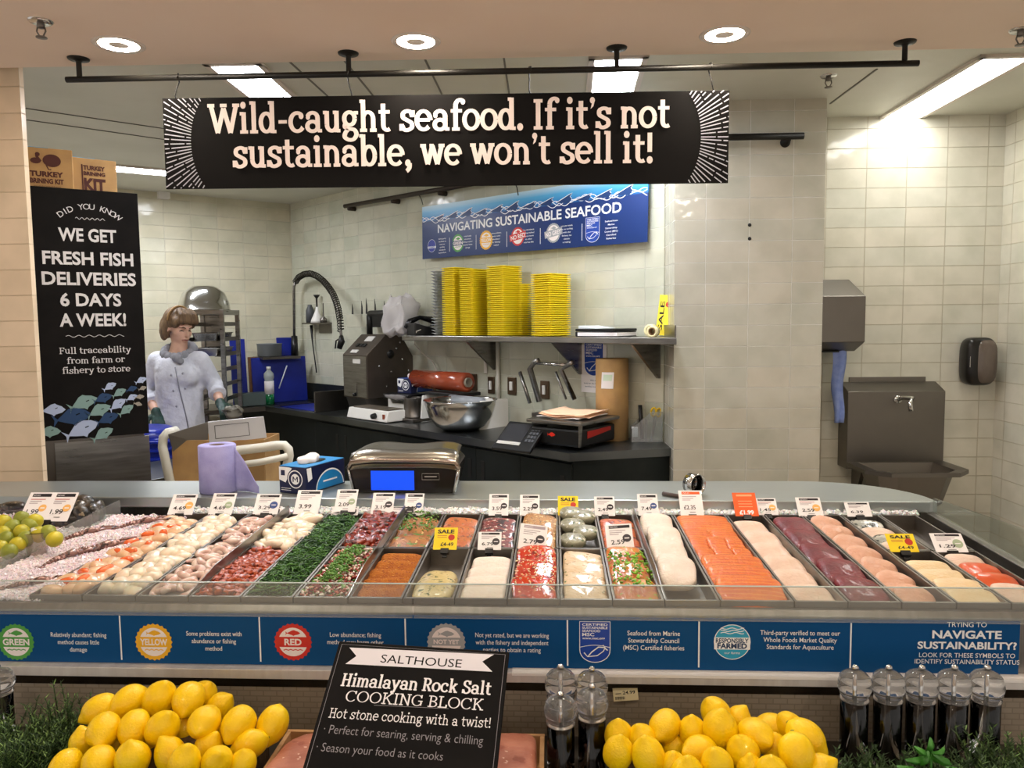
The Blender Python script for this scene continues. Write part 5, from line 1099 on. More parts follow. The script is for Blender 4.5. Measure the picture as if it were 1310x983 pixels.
# glass front guard and the end pane
xs = gy(528, 760, 1.605).x; ztop = gy(600, 748, 1.605).z
gl = thing('glass_guard', 'low clear glass guard along the front of the fish counter', 'glass guard', (0, 1.605, .985))
gh = ztop-.985
MB(LGLASS).box(((LX+.5+xs-.001)/2, 0, gh/2), (xs-LX-.5-.002, .006, gh)).build('pane', gl); MB(LGLASS).box(((xs+RX)/2+.001, 0, gh/2), (RX-xs-.002, .006, gh)).build('pane', gl)
ED = mat('glass_edge', '#c5cfc9', .15, trans=.3)
MB(ED).box(((LX+.5+RX)/2, 0, gh+.0008), (RX-LX-.5, .0064, .0012)).build('polished_edge', gl)
gd = thing('glass_end_pane', 'clear glass pane closing the right end of the fish counter', 'glass pane', (RX+.014, 1.99, rimz(1.99)+.01))
MB(sheet_glass('end_glass', '#e9efec', haze=.035)).prism([(-.36, -.012), (.33, .008), (.33, .05), (-.36, .09)], -.003, .003, 'x').build('pane', gd)
gp_ = thing('glass_divider', 'low clear glass divider between the iced shellfish and the lemons at the far left', 'glass divider', (-1.335, 1.99, deck(1.99)))
MB(sheet_glass('divider_glass', '#e4ebe7', haze=.1)).prism([(-.34, -.01), (.35, .02), (.35, .09), (-.34, .06)], -.003, .003, 'x').build('pane', gp_)
# crushed ice: uncountable
def ice(name, label, x0, x1, y0, y1, zf, n, seed, s0=.006, s1=.014, m_=None):
    rnd = random.Random(seed); o = MB(m_)
    for i in range(n):
        x, y = rnd.uniform(x0, x1), rnd.uniform(y0, y1); s_ = rnd.uniform(s0, s1)
        R_ = Euler((rnd.uniform(0, 6), rnd.uniform(0, 6), rnd.uniform(0, 6))).to_matrix().to_4x4()
        o.box((0, 0, 0), (s_, s_*rnd.uniform(.6, 1.3), s_*rnd.uniform(.5, 1)), T=Matrix.Translation((x, y, zf(x, y)+rnd.uniform(-.3, .6)*s_)) @ R_)
    nx, ny = 24, 40
    o.grid(nx, ny, lambda u, v: (x0+(x1-x0)*u, y0+(y1-y0)*v, zf(x0+(x1-x0)*u, y0+(y1-y0)*v)), m_)
    return tag(stuff(o.build(name)), label, 'ice')
ICE = mat('ice', '#efdde2', .3, sss=.3); ICEW = mat('ice_white', '#f4f1f1', .3, sss=.3)
def zice(x, y): return deck(y)+.034+.016*noise.noise((x*9, y*9, 0))+.012*math.sin((y-Y0)/(Y1-Y0)*PI)
ice('crushed_ice', 'pinkish crushed ice under the whole shellfish at the left of the counter', -1.325, -1.102, Y0-.005, Y1+.02, zice, 12000, 3, .003, .0075, m_=ICE)
ice('crushed_ice', 'white crushed ice strip behind the fish trays under the ledge', -1.1, 1.13, Y1+.006, Y1+.05, lambda x, y: deck(y)+.045+.006*noise.noise((x*30, y*30, 0)), 3600, 4, .005, .011, m_=ICEW)
ice('crushed_ice', 'crushed ice beyond the glass divider at the far left of the counter', -1.75, -1.345, 1.70, Y1+.03, lambda x, y: deck(y)+.03+.012*noise.noise((x*9, y*9, 5)), 7000, 6, .003, .0075, m_=ICE)
# ---------------------------------------------------------------- trays
edges = [39, 107, 175, 242, 309, 376, 446, 516, 582, 649, 716.5, 783.5, 850, 921, 1015.5, 1084, 1152.5, 1222.5, 1292.5, 1361]
EX = [gy(p, 775, Y0).x for p in edges]
def steel_tray(i, half, label, group=None):
    x0, x1 = EX[i]+.0015, EX[i+1]-.0015
    y0, y1 = {0: (Y0, Y1), 1: (Y0, 1.988), 2: (1.992, Y1)}[half]
    t = thing('fish_tray', label, 'tray', ((x0+x1)/2, y0, deck(y0)+.0008), rot=(TILT, 0, 0))
    w, d = x1-x0, y1-y0; k = .0018; m = MB(TRAYM)
    m.box((0, d/2, k/2), (w-.006, d-.006, k))
    for s_ in (-1, 1): m.box((s_*(w/2-.004), d/2, TH/2), (k, d-.008, TH)); m.box((s_*(w/2-.002), d/2, TH-.001), (.004, d, .002))
    for y in (.004, d-.004): m.box((0, y, TH/2), (w-.008, k, TH)); m.box((0, y-.002 if y < .1 else y+.002, TH-.001), (w, .004, .002))
    m.build('pan', t, bev=.0)
    # front apron seen through the glass
    if half != 2: MB(TRAYM).box((0, -.0012, TH-.012), (w, .0018, .024)).build('apron', t)
    return t
FD = ['scallops with orange roe', 'white scallops', 'raw peeled prawns', '', 'green samphire', '', '', '', '', '', '', '', 'white cod fillets', 'orange salmon fillets', 'silver skinned fish fillets', 'dark red tuna steaks', 'pale pink fish steaks', '', '']
BK = {3: 'pale squid pieces', 5: 'dark red marinated pieces', 6: 'herb topped brown fillets', 7: 'orange fillets with herbs', 8: 'dark berry glazed fish', 9: 'seeded golden fillets', 10: 'grey fish patties', 11: 'orange red spiced fillets', 17: 'fish with dark skin', 18: 'nothing but bare steel'}
FR = {3: 'red marinated cubes', 5: 'pink and green salad', 6: 'breaded orange fillets', 7: 'creamy herb mix', 8: 'plain pale fillets', 9: 'glossy red glazed salmon', 10: 'pale herbed fillets', 11: 'orange fillets with spring onion', 17: 'cream coloured fillets', 18: 'pink fish and bright orange fillets'}
for i in range(19):
    if i in BK:
        steel_tray(i, 2, 'short steel back tray with '+BK[i], 'steel trays on the counter'); steel_tray(i, 1, 'short steel front tray with '+FR[i], 'steel trays on the counter')
    else: steel_tray(i, 0, 'long narrow steel tray with '+FD[i], 'steel trays on the counter')
# tall steel fins between some columns
for i, l in ((3, 'prawns and the red marinated cubes'), (6, 'pink salad and the breaded fillets'), (12, 'spring onion fillets and the cod')):
    x = EX[i]
    tag(MB(STEEL).prism([(Y0+.002, TH+.002), (Y1-.002, TH+.002), (Y1-.002, TH+.028), (Y0+.14, TH+.024), (Y0+.002, TH+.004)], -.0012, .0012, 'x').build('divider_fin', loc=(x, 0, deck(Y0)-Y0*SLOPE+0), rot=(TILT, 0, 0)), 'upright steel divider fin between the '+l, 'divider', 'divider fins on the counter')
# ---------------------------------------------------------------- food
def cx_(i): return (EX[i]+EX[i+1])/2
def wd_(i): return EX[i+1]-EX[i]
def blob(mat_, r, seed, rough=.16, fr=1.0, nu=16, nv=10, e=.85):
    off = Vector((seed*3.7, seed*1.3, seed*.7))
    return MB(mat_).ell((0, 0, 0), r, nu, nv, e=e, fn=lambda p: p*(1+rough*2*noise.noise((p*(fr/max(r)))+off)))
def scatter(mk, names, i, y0, y1, n, label, cat, group, h=.02, seed=1, nvar=5, zoff=0, pile=.012, wid=.86, flat=False, yawr=PI):
    """n separate pieces heaped in tray column i: a jittered lattice in two layers"""
    rnd = random.Random(seed); protos = []
    for k in range(nvar): o = mk(k); COL.objects.unlink(o); protos.append(o)
    w = wd_(i)*wid-.012; cols = max(1, round(math.sqrt(n*w/(y1-y0)))); rows = math.ceil(n/cols); c = 0; out = []
    for r in range(rows):
        for q in range(cols):
            if c >= n: break
            x = cx_(i)+w*((q+.5)/cols-.5)+rnd.uniform(-.22, .22)*w/cols; y = y0+(y1-y0)*((r+.5)/rows)+rnd.uniform(-.25, .25)*(y1-y0)/rows
            xx = (x-cx_(i))/(w/2+.01); z = deck(y)+h+pile*(1-xx*xx)+rnd.uniform(-.004, .006)+zoff
            o = protos[c % nvar].copy(); COL.objects.link(o); o.location = (x, y, z)
            o.rotation_euler = (rnd.uniform(-.35, .35)*(0 if flat else 1), rnd.uniform(-.35, .35)*(0 if flat else 1), rnd.uniform(-yawr, yawr))
            s_ = rnd.uniform(.88, 1.14); o.scale = (s_, s_, s_); tag(o, label, cat, group); out.append(o); c += 1
    for o in protos: bpy.data.objects.remove(o)
    return out
def bed(i, y0, y1, h, m_, name, label, seed=1, amp=.006, inset=.008, kind_stuff=True, cat='filling'):
    """a loose filling of a tray as one surface, closed underneath"""
    w = wd_(i)-2*inset; off = seed*5.1; nx, ny = 22, max(20, int((y1-y0)/.008))
    def f(u, v):
        x, y = (u-.5)*w, y0+(y1-y0)*v; ed = min(u, 1-u, v*(y1-y0)/w, (1-v)*(y1-y0)/w); ed = min(1, ed/.12)
        z = deck(y)+.006+h*(.55+.45*ed)+amp*ed*noise.noise((x*40+off, y*40, 0))+amp*.8*noise.noise((x*110, y*110, off))
        return (cx_(i)+x, y, z)
    return f, w
def loose(i, y0, y1, n, seed, sh, z0, z1, mats, r=None):
    pass
FISHW = noisy('white_fish', '#d4c3b3', '#e0d2c4', scale=18, rough=.48, bump=.003, bscale=110, sss=.1, coat=.08)
SCAL = noisy('scallop_white', '#dccab0', '#e6d8c4', scale=14, rough=.3, bump=.0012, bscale=70, sss=.25, coat=.4)
PEACH = noisy('scallop_peach', '#d6ab84', '#e0bf9e', scale=14, rough=.3, bump=.0012, bscale=70, sss=.2, coat=.4)
ROE = noisy('roe_orange', '#dc5a22', '#e8763a', scale=20, rough=.25, coat=.5)
PRAWN = noisy('raw_prawn', '#c9a79a', '#dcc4b8', scale=30, rough=.22, sss=.25, coat=.6, lo=.4, hi=.6)
SALM = noisy('salmon', '#e2662f', '#ee8a52', scale=26, rough=.32, bump=.0015, bscale=50, sss=.15, coat=.4, stretch=(1, 5, 1))
def mk_piece(name, m_, r, **k):
    def f(s): return blob(m_, r, s+1, **k).build(name)
    return f
# T0 scallops with roe
scatter(mk_piece('scallop', PEACH, (.027, .022, .016), rough=.1), None, 0, Y0+.03, Y1-.04, 52, 'plump peach scallop heaped in the leftmost long tray', 'scallop', 'scallops with roe in the leftmost tray', h=.028, seed=4)
scatter(mk_piece('roe', ROE, (.020, .010, .010), rough=.1), None, 0, Y0+.04, Y1-.05, 15, 'bright orange roe lying among the peach scallops', 'roe', 'orange roe among the peach scallops', h=.040, seed=9)
# T1 white scallops
scatter(mk_piece('scallop', SCAL, (.024, .021, .016), rough=.12), None, 1, Y0+.025, Y1-.05, 62, 'creamy white scallop in the second long tray from the left', 'scallop', 'white scallops in the second tray', h=.028, seed=5, pile=.014)
# T2 prawns
def mk_prawn(s):
    rnd = random.Random(s); o = MB(PRAWN); R_ = .017+.003*rnd.random()
    pts = [(R_*math.cos(a), R_*math.sin(a), .002*math.sin(a*2)) for a in [rad(-35+250*k/11) for k in range(12)]]
    o.tube(pts, [.004, .0085, .0105, .011, .0112, .011, .0105, .0095, .0085, .007, .0055, .0025], 8); return o.build('prawn', sub=1)
scatter(mk_prawn, None, 2, Y0+.025, Y1-.05, 78, 'raw peeled pink grey prawn in the heap in the third long tray', 'prawn', 'raw prawns in the third tray', h=.028, seed=6, pile=.016)
# T3 back: squid, front: red cubes
def mk_squid(s): return blob(SCAL, (.034, .018, .013), s+11, rough=.18).build('squid_piece')
scatter(mk_squid, None, 3, 2.0, Y1-.05, 30, 'pale curled squid piece in the short tray behind the red cubes', 'squid', 'squid pieces behind the red cubes', h=.03, seed=7, pile=.016)
MARI = speckled('red_marinade', '#8e2e04', '#bc540a', [('#5c1608', .62, 60), ('#e88a2a', .66, 45)], scale=120, rough=.28)
MARD = speckled('dark_marinade', '#701a04', '#9a360a', [('#3c0c08', .58, 60), ('#d0662e', .68, 50)], scale=120, rough=.28)
def mk_cube(m_, nm, r=.013): return lambda s: blob(m_, (r*1.2, r, r*.8), s+21, rough=.25, e=.5, nu=12, nv=8).build(nm)
scatter(mk_cube(MARI, 'marinated_cube', .0092), None, 3, Y0+.015, 1.972, 170, 'red orange marinated fish cube in the short front tray beside the samphire', 'fish cube', 'red marinated cubes', h=.032, seed=8, pile=.014, wid=.95)
scatter(mk_cube(MARI, 'marinated_cube', .0105), None, 3, Y0+.015, 1.972, 90, 'red orange marinated fish cube lower in the heap beside the samphire', 'fish cube', 'lower red marinated cubes', h=.02, seed=18, pile=.006, wid=1)
# T4 samphire: uncountable stalks
def stalks(name, label, i, y0, y1, n, seed, mats, h, ln=.035, r=.0016, heap=.018):
    rnd = random.Random(seed); o = MB(mats[0]); w = wd_(i)-.016
    for k in range(n):
        x, y = rnd.uniform(-.5, .5)*w, rnd.uniform(y0, y1); a = rnd.uniform(0, 2*PI); L_ = ln*rnd.uniform(.6, 1.2)
        z = deck(y)+.012+(h+heap*(1-(2*x/w)**2))*rnd.uniform(.55, 1.0)
        p = Vector((cx_(i)+x, y, z)); d = Vector((math.cos(a), math.sin(a), rnd.uniform(-.35, .5)))*L_; b = Vector((rnd.uniform(-1, 1), rnd.uniform(-1, 1), rnd.uniform(-.2, 1)))*L_*.18
        q = [p-d*.5, p+b, p+d*.5]; lo = deck(y)+.012
        q = [Vector((min(max(c.x, cx_(i)-w/2), cx_(i)+w/2), min(max(c.y, y0-.005), y1+.005), max(c.z, lo))) for c in q]
        o.tube(q, [r, r*1.1, r*.6], 4, rnd.choice(mats))
    return tag(stuff(o.build(name)), label, 'greens')
G1, G2, G3 = mat('samphire', '#2f5a1c', .4), mat('samphire_light', '#4b7c2a', .4), mat('samphire_dark', '#1c3e14', .45)
stalks('samphire', 'heap of thin green samphire stalks in the long tray', 4, Y0+.01, Y1-.05, 2600, 5, [G1, G1, G2, G3], .03)
# T5 back marinated pieces, front salad
scatter(mk_cube(MARD, 'marinated_piece', .015), None, 5, 2.0, Y1-.015, 48, 'dark red marinated piece in the back tray right of the samphire', 'fish piece', 'dark red marinated pieces', h=.032, seed=12, pile=.014, wid=.95)
def bits(name, label, i, y0, y1, n, seed, mats, h, s0, s1, heap=.012, cat='salad', zmin=.4, wf=1):
    rnd = random.Random(seed); o = MB(mats[0]); w = wd_(i)-.018
    for k in range(n):
        x, y = rnd.uniform(-.5, .5)*w*wf, rnd.uniform(y0, y1); s_ = rnd.uniform(s0, s1); z = deck(y)+.01+(h+heap*(1-(2*x/w)**2))*rnd.uniform(zmin, 1)
        o.ell((0, 0, 0), (s_, s_*rnd.uniform(.3, .7), s_*rnd.uniform(.25, .5)), 6, 4, rnd.choice(mats), T=Matrix.Translation((cx_(i)+x, y, z)) @ Euler((rnd.uniform(-.7, .7), rnd.uniform(-.7, .7), rnd.uniform(0, 6))).to_matrix().to_4x4())
    return tag(stuff(o.build(name)), label, cat)
sal = [mat('sal_'+str(k), h, .4) for k, h in enumerate(('#d9a093', '#e8d4c9', '#8d2a26', '#4c7a2c', '#6a9640', '#b5563f', '#efe3da', '#7a1d22'))]
bits('seafood_salad', 'pink, white and green chopped seafood salad in the front tray', 5, Y0+.015, 1.975, 2600, 5, sal, .034, .0035, .008)
bits('chopped_herbs', 'green chopped herbs in a line over the pink seafood salad', 5, Y0+.06, 1.96, 300, 6, sal[3:5], .046, .003, .007, zmin=.85, wf=.45)
# fillets
def fillet(name, m_, L, Wd, H_, seed, bend=.0, tap=.15, e=.45, rough=.05, nu=36, nv=16):
    off = Vector((seed*2.3, seed, 0))
    def fn(p):
        t = p.x/(L/2); y = p.y*(1-tap*max(0, t)**2); z = p.z*(1-.35*abs(p.y/(Wd/2))**3)*(1-.2*max(0, t))
        q = Vector((p.x, y, z)); n_ = noise.noise_vector(q*22+off)*1.7+noise.noise_vector(q*75+off)*.45
        return q+n_*rough*Wd*.5*Vector((.5, .5, .25)).length*.6+Vector((0, 0, bend*t*t))
    return MB(m_).ell((0, 0, 0), (L/2, Wd/2, H_/2), nu, nv, e=e, fn=fn).build(name)
def lay(o, i, y, z, dx=0, rx=0, ry=0, rz=0):
    o.location = (cx_(i)+dx, y, deck(y)+z); o.rotation_euler = (rx+TILT, ry, rz); return o
def tray_fillets(i, y0, y1, n, m_, name, label, cat, grp, H_=.020, W_=None, over=.35, z=.02, tilt=.25, ords=('nearest the glass', 'second from the front', 'third from the front', 'fourth from the front', 'fifth from the front', 'sixth from the front', 'seventh from the front', 'eighth from the front'), seed=1, e=.36, wid=.95, rough=.06):
    step = (y1-y0)/n; rnd = random.Random(seed); D_ = W_ or step*(1+over); out = []
    for k in range(n):
        o = fillet(name, m_ if not isinstance(m_, list) else m_[k % len(m_)], wd_(i)*wid-.008, D_, H_, seed*10+k, e=e, rough=rough)
        lay(o, i, y0+step*(k+.5), z+rnd.uniform(0, .004)+H_/2, rnd.uniform(-.004, .004), tilt, rnd.uniform(-.05, .05), rnd.uniform(-.08, .08))
        tag(o, label+', '+(ords[k] if n > 1 else 'filling the tray'), cat, grp); out.append(o)
    return out
BRD = speckled('breadcrumb', '#a05204', '#b86a08', [('#8f4410', .6, 120), ('#c98a34', .64, 140)], scale=300, rough=.85, coat=0, bump=.006)
HERBB = speckled('herb_brown', '#8c5220', '#b0743a', [('#4c7a2c', .63, 55), ('#6e3a16', .60, 70), ('#e5c48a', .66, 80)], scale=140)
ORH = speckled('orange_herb', '#aa5420', '#c07038', [('#3d5a22', .62, 90), ('#7a3312', .62, 60)], scale=140)
BERRY = speckled('berry_glaze', '#5c1c1a', '#8a3428', [('#efe3d2', .60, 110), ('#241010', .56, 50)], scale=140)
SEED = speckled('seeded_gold', '#98642a', '#b58442', [('#5a3a18', .60, 110), ('#e8d3a2', .62, 100)], scale=160)
GPAT = speckled('grey_patty', '#807e6a', '#98967e', [('#5a6a48', .60, 70), ('#d8d4c0', .62, 60)], scale=120)
SPICE = speckled('orange_spice', '#a84010', '#c06024', [('#3f5a24', .63, 70), ('#7a2410', .6, 60)], scale=120)
REDG = speckled('red_glaze', '#a82006', '#c43c0c', [('#f0c890', .66, 90), ('#7a1808', .60, 40)], scale=90, rough=.14, coat=.8)
PHERB = speckled('pale_herb', '#c8ab84', '#d8c0a0', [('#4f6a30', .66, 80), ('#a07a48', .64, 50)], scale=110)
SPRO = speckled('orange_onion', '#b4581a', '#cc8434', [('#86b832', .64, 70), ('#a03c14', .62, 50)], scale=110, rough=.2, coat=.6)
HDIP = speckled('herb_cream', '#bca86e', '#ccba88', [('#4a5a2c', .60, 70), ('#8c6a4a', .64, 60)], scale=110)
tray_fillets(6, Y0+.01, 1.95, 5, BRD, 'breaded_fillet', 'breaded orange fillet in the front tray', 'fillet', 'breaded fillets', .020, seed=3, tilt=.30, z=.014)
tray_fillets(6, 2.0, Y1-.05, 3, HERBB, 'herb_fillet', 'brown fillet with green herbs in the back tray', 'fillet', 'herb topped brown fillets', .024, seed=4, z=.012)
tray_fillets(7, 2.0, Y1-.05, 3, ORH, 'orange_fillet', 'orange fillet with dark herbs behind the sale tag', 'fillet', 'orange herb fillets', .024, seed=5, z=.012)
o = fillet('herb_mix', HDIP, .2, wd_(7)-.016, .044, 3, e=.55, rough=.10); lay(o, 7, Y0+.108, .026, rz=PI/2); tag(stuff(o), 'creamy herb mix at the front of its half empty tray', 'fish mix')
tray_fillets(8, Y0+.01, 1.93, 4, FISHW, 'pale_fillet', 'plain pale fillet in the front middle tray', 'fillet', 'pale fillets in the front middle tray', .022, seed=7, z=.012)
tray_fillets(8, 2.0, Y1-.05, 3, BERRY, 'glazed_fillet', 'dark berry glazed fillet in the back tray', 'fillet', 'berry glazed fillets', .024, seed=8, z=.012)
tray_fillets(9, Y0+.005, 1.975, 3, REDG, 'glazed_salmon', 'glossy red glazed salmon piece in the front tray', 'salmon', 'red glazed salmon', .032, seed=9, z=.012, e=.4)
tray_fillets(9, 2.0, Y1-.05, 2, SEED, 'seeded_fillet', 'golden seeded fillet in the back tray', 'fillet', 'seeded fillets', .028, seed=10, z=.012)
tray_fillets(10, Y0+.005, 1.96, 4, PHERB, 'herbed_fillet', 'pale herbed fillet in the front tray', 'fillet', 'pale herbed fillets', .026, seed=11, z=.012, rough=.09)
for k, (dx, y) in enumerate(((-.018, 2.09), (.02, 2.15), (-.015, 2.20), (.018, 2.27), (-.016, 2.29))):
    o = MB(GPAT).ell((0, 0, 0), (.036, .033, .015), 20, 10, e=.7, fn=lambda p: p+noise.noise_vector(p*40)*.003).build('fish_patty'); lay(o, 10, y, .034+.005*k, dx, .15); tag(o, 'round grey fish patty with herbs, '+('nearest the front', 'second nearest', 'third nearest', 'fourth nearest', 'farthest back')[k], 'fish patty', 'grey fish patties')
tray_fillets(11, Y0+.005, 1.975, 3, SPRO, 'onion_fillet', 'orange fillet with chopped spring onion in the front tray', 'fillet', 'spring onion fillets', .028, seed=13, z=.012)
bits('spring_onion', 'bright green chopped spring onion on the orange fillets', 11, Y0+.06, 1.95, 170, 16, [mat('onion_green', '#8cc234', .4), mat('onion_green2', '#5f9a2c', .4)], .044, .0035, .007, cat='herbs', zmin=.9, heap=.004)
bits('chopped_herbs', 'green chopped herbs on the back row brown fillets', 6, 2.12, 2.31, 150, 17, sal[3:5], .044, .003, .0065, zmin=.85, heap=.006, cat='herbs')
bits('sesame', 'pale sesame seeds on the red glazed salmon', 9, Y0+.03, 1.96, 160, 18, [mat('sesame', '#f2dcae', .5)], .050, .0025, .004, zmin=.92, heap=.004, cat='seeds')
tray_fillets(11, 2.0, Y1-.05, 3, SPICE, 'spiced_fillet', 'orange red spiced fillet in the back tray', 'fillet', 'spiced fillets', .024, seed=14, z=.012)
tray_fillets(12, Y0+.13, Y1-.045, 4, FISHW, 'cod_fillet', 'thick white cod fillet in the long tray', 'fillet', 'white cod fillets', .038, seed=15, z=.018, e=.5, over=.25, wid=.84, tilt=.18)
# salmon: wide tray, long front fillets, then pairs
def salm_stripe(name, c1, c2, c3):
    m = noisy(name, c1, c2, scale=16, rough=.45, bump=.003, bscale=90, coat=.12); N, L, b_ = nodes(m); src = b_.inputs['Base Color'].links[0].from_socket
    tc = N.new('ShaderNodeTexCoord'); w = N.new('ShaderNodeTexWave'); w.inputs['Scale'].default_value = 22; w.inputs['Distortion'].default_value = 3; w.bands_direction = 'Y'
    L.new(tc.outputs['Object'], w.inputs['Vector']); r_ = N.new('ShaderNodeMapRange'); r_.inputs[1].default_value = .72; r_.inputs[2].default_value = 1; r_.inputs[4].default_value = .55; L.new(w.outputs['Fac'], r_.inputs[0])
    mx = N.new('ShaderNodeMix'); mx.data_type = 'RGBA'; L.new(r_.outputs[0], mx.inputs['Factor']); L.new(src, mx.inputs['A']); mx.inputs['B'].default_value = lin(c3); L.new(mx.outputs['Result'], b_.inputs['Base Color']); return m
SALM = salm_stripe('salmon_flesh', '#c25002', '#d06806', '#e09636')
rows = [(Y0+.055, 1, .13, .03, .27), (Y0+.15, 1, .10, .028, .25), (Y0+.225, 1, .10, .028, .25), (Y0+.31, 3, .11, .026, .2), (Y0+.40, 3, .11, .026, .2), (Y0+.48, 2, .10, .026, .18), (Y0+.55, 1, .10, .026, .16), (Y0+.605, 1, .09, .026, .12)]
k = 0
for r_, (y, n, D_, H_, tl) in enumerate(rows):
    W_ = wd_(13)-.012
    for q in range(n):
        o = fillet('salmon_fillet', SALM, W_/n*1.02, D_, H_, 40+k, e=.42, rough=.05); lay(o, 13, y, .014+H_/2+.012*(1 if n == 1 else .3), W_*((q+.5)/n-.5), tl, 0, .04*(q-.5))
        tag(o, 'orange salmon fillet in the wide tray, row %s from the glass%s' % (('one', 'two', 'three', 'four', 'five', 'six', 'seven', 'eight')[r_], '' if n == 1 else ', '+(('left', 'right') if n == 2 else ('left', 'middle', 'right'))[q]), 'salmon', 'salmon fillets'); k += 1
# fillets with grey skin
SKIN = speckled('fish_skin', '#8a8a80', '#b4b0a2', [('#3a3c3a', .54, 60), ('#d8d4c8', .6, 40)], scale=120, rough=.25, coat=.5)
FLP = noisy('fish_flesh', '#d2b29c', '#dfc6b4', scale=22, rough=.48, bump=.003, bscale=110, sss=.1, coat=.08)
for k in range(6):
    y = Y0+.06+k*.102; o = fillet('skinned_fillet', FLP, wd_(14)*.84, .10, .026, 60+k, e=.5); lay(o, 14, y, .026, .003*(-1)**k, .28, 0, .2)
    tag(o, 'pale fillet with silver grey skin right of the salmon, %s from the glass' % ('first', 'second', 'third', 'fourth', 'fifth', 'sixth')[k], 'fillet', 'silver skinned fillets')
    s_ = fillet('skin', SKIN, wd_(14)*.80, .05, .022, 70+k, e=.5); s_.parent = o; s_.location = (.002, -.040, -.004); s_.rotation_euler = (-.25, 0, 0)
TUNA = noisy('tuna', '#5a121c', '#741e28', scale=20, rough=.42, bump=.003, bscale=100, coat=.15)
tray_fillets(15, Y0+.01, Y1-.045, 5, TUNA, 'tuna_steak', 'dark red tuna steak', 'tuna', 'tuna steaks', .034, seed=17, z=.018, over=.15, tilt=.12, e=.55)
PINKF = noisy('pink_fish', '#c48f72', '#d8ab92', scale=20, rough=.48, bump=.003, bscale=100, sss=.1, coat=.08)
for k in range(7):
    y = Y0+.05+k*.092; o = fillet('fish_steak', PINKF, wd_(16)*.78, .11, .030, 80+k, e=.7, rough=.12); lay(o, 16, y, .028, -.006, .25, .15, -.35)
    tag(o, 'folded pale pink fish steak right of the tuna, %s from the glass' % ('first', 'second', 'third', 'fourth', 'fifth', 'sixth', 'seventh')[k], 'fish steak', 'pale pink fish steaks')
CRF = noisy('cream_fish', '#dabd90', '#e4cda8', scale=20, rough=.48, bump=.003, bscale=110, sss=.1, coat=.08)
tray_fillets(17, Y0+.01, 1.90, 4, CRF, 'cream_fillet', 'cream coloured fillet in the front tray near the right end', 'fillet', 'cream fillets', .024, seed=19, z=.02)
for k, (y, c_) in enumerate(((2.04, 0), (2.10, 1), (2.17, 0), (2.25, 1))):
    o = fillet('dark_skin_fillet', FLP if c_ == 0 else SKIN, wd_(17)*.8, .08, .024, 90+k, e=.6, rough=.1); lay(o, 17, y, .026, 0, .25, 0, -.25)
    tag(o, ('pale fillet side up' if c_ == 0 else 'dark skin side up')+' fish piece in the right end back tray, %s from the front' % ('first', 'second', 'third', 'fourth')[k], 'fillet', 'dark skinned fish pieces')
ORB = noisy('orange_fish', '#c84a16', '#d4602c', scale=16, rough=.3, sss=.1, coat=.4)
for k, (y, m_) in enumerate(((1.72, FLP), (1.79, ORB), (1.86, ORB), (1.925, FLP))):
    o = fillet('end_tray_fillet', m_, wd_(18)*.82, .09, .026, 100+k, e=.55, rough=.08); lay(o, 18, y, .03, 0, .25, 0, -.15)
    tag(o, ('pinkish' if m_ is FLP else 'bright orange')+' fillet in the last front tray at the right end, %s from the glass' % ('first', 'second', 'third', 'fourth')[k], 'fillet', 'fillets in the last tray')
# whole shellfish on the ice, lemons and shells at far left
LANG = speckled('langoustine_shell', '#6d4a44', '#8c665c', [('#3a2622', .56, 70), ('#c9a298', .62, 60)], scale=120, rough=.3, coat=.5)
def langoustine(loc, rz, label, s_=1.0):
    t = thing('langoustine', label, 'shellfish', loc, rz, 'whole shellfish on the ice')
    m = MB(LANG)
    for k in range(7):
        r = (.017-.0012*k)*s_; m.ell((-.012*s_-.014*k*s_, 0, .001-.0016*k*k*s_*.25), (.0105*s_, r, r*.8), 12, 8)
    m.build('tail', t)
    m = MB(LANG); m.ell((.028*s_, 0, .003), (.040*s_, .019*s_, .016*s_), 16, 10, fn=lambda p: Vector((p.x, p.y*(1-.4*max(0, p.x/(.04*s_))), p.z))); m.tube([(.062*s_, 0, .006), (.085*s_, .0, .012)], [.004*s_, .001], 6); m.build('head', t)
    for sd in (-1, 1):
        MB(LANG).tube([(.045*s_, sd*.014*s_, 0), (.085*s_, sd*.026*s_, .004), (.125*s_, sd*.022*s_, 0), (.155*s_, sd*.015*s_, -.002)], [.004*s_, .0045*s_, .008*s_, .002*s_], 8).build('claw', t)
    m = MB(LANG)
    for k in range(5): m.ell((-.118*s_, (k-2)*.008*s_, -.014*s_), (.014*s_, .005*s_, .002), 8, 5)
    m.build('tail_fan', t)
def icept(px, py): 
    for _ in range(1): q = gz(px, py, 1.02)
    return Vector((q.x, q.y, zice(q.x, q.y)+.012))
for px, py, rz, l in ((130, 705, .95, 'dark langoustine on the ice, the large one beside the peach scallops'), (85, 718, 1.2, 'reddish langoustine half sunk in the ice by the glass divider'), (183, 676, .6, 'small langoustine at the back of the ice bed'), (45, 742, .3, 'langoustine at the front corner of the ice bed'), (110, 690, .9, 'pale langoustine in the middle of the ice bed')):
    langoustine(icept(px, py), rz, l, (.8 if px == 130 else .62)*.95)
OLIV = noisy('yellow_green', '#a5a21e', '#c9b92c', scale=16, rough=.4, bump=.001, bscale=80)
OLIV2 = noisy('dull_green', '#7d8426', '#949a38', scale=16, rough=.4, bump=.001, bscale=80)
rnd = random.Random(3); q0 = gz(25, 690, 1.03)
prt = [MB(m_).ell((0, 0, 0), (.022, .0205, .02), 16, 10, fn=lambda p: p*(1+.06*noise.noise(p*40))).build('lime') for m_ in (OLIV, OLIV2)]
for o in prt: COL.objects.unlink(o)
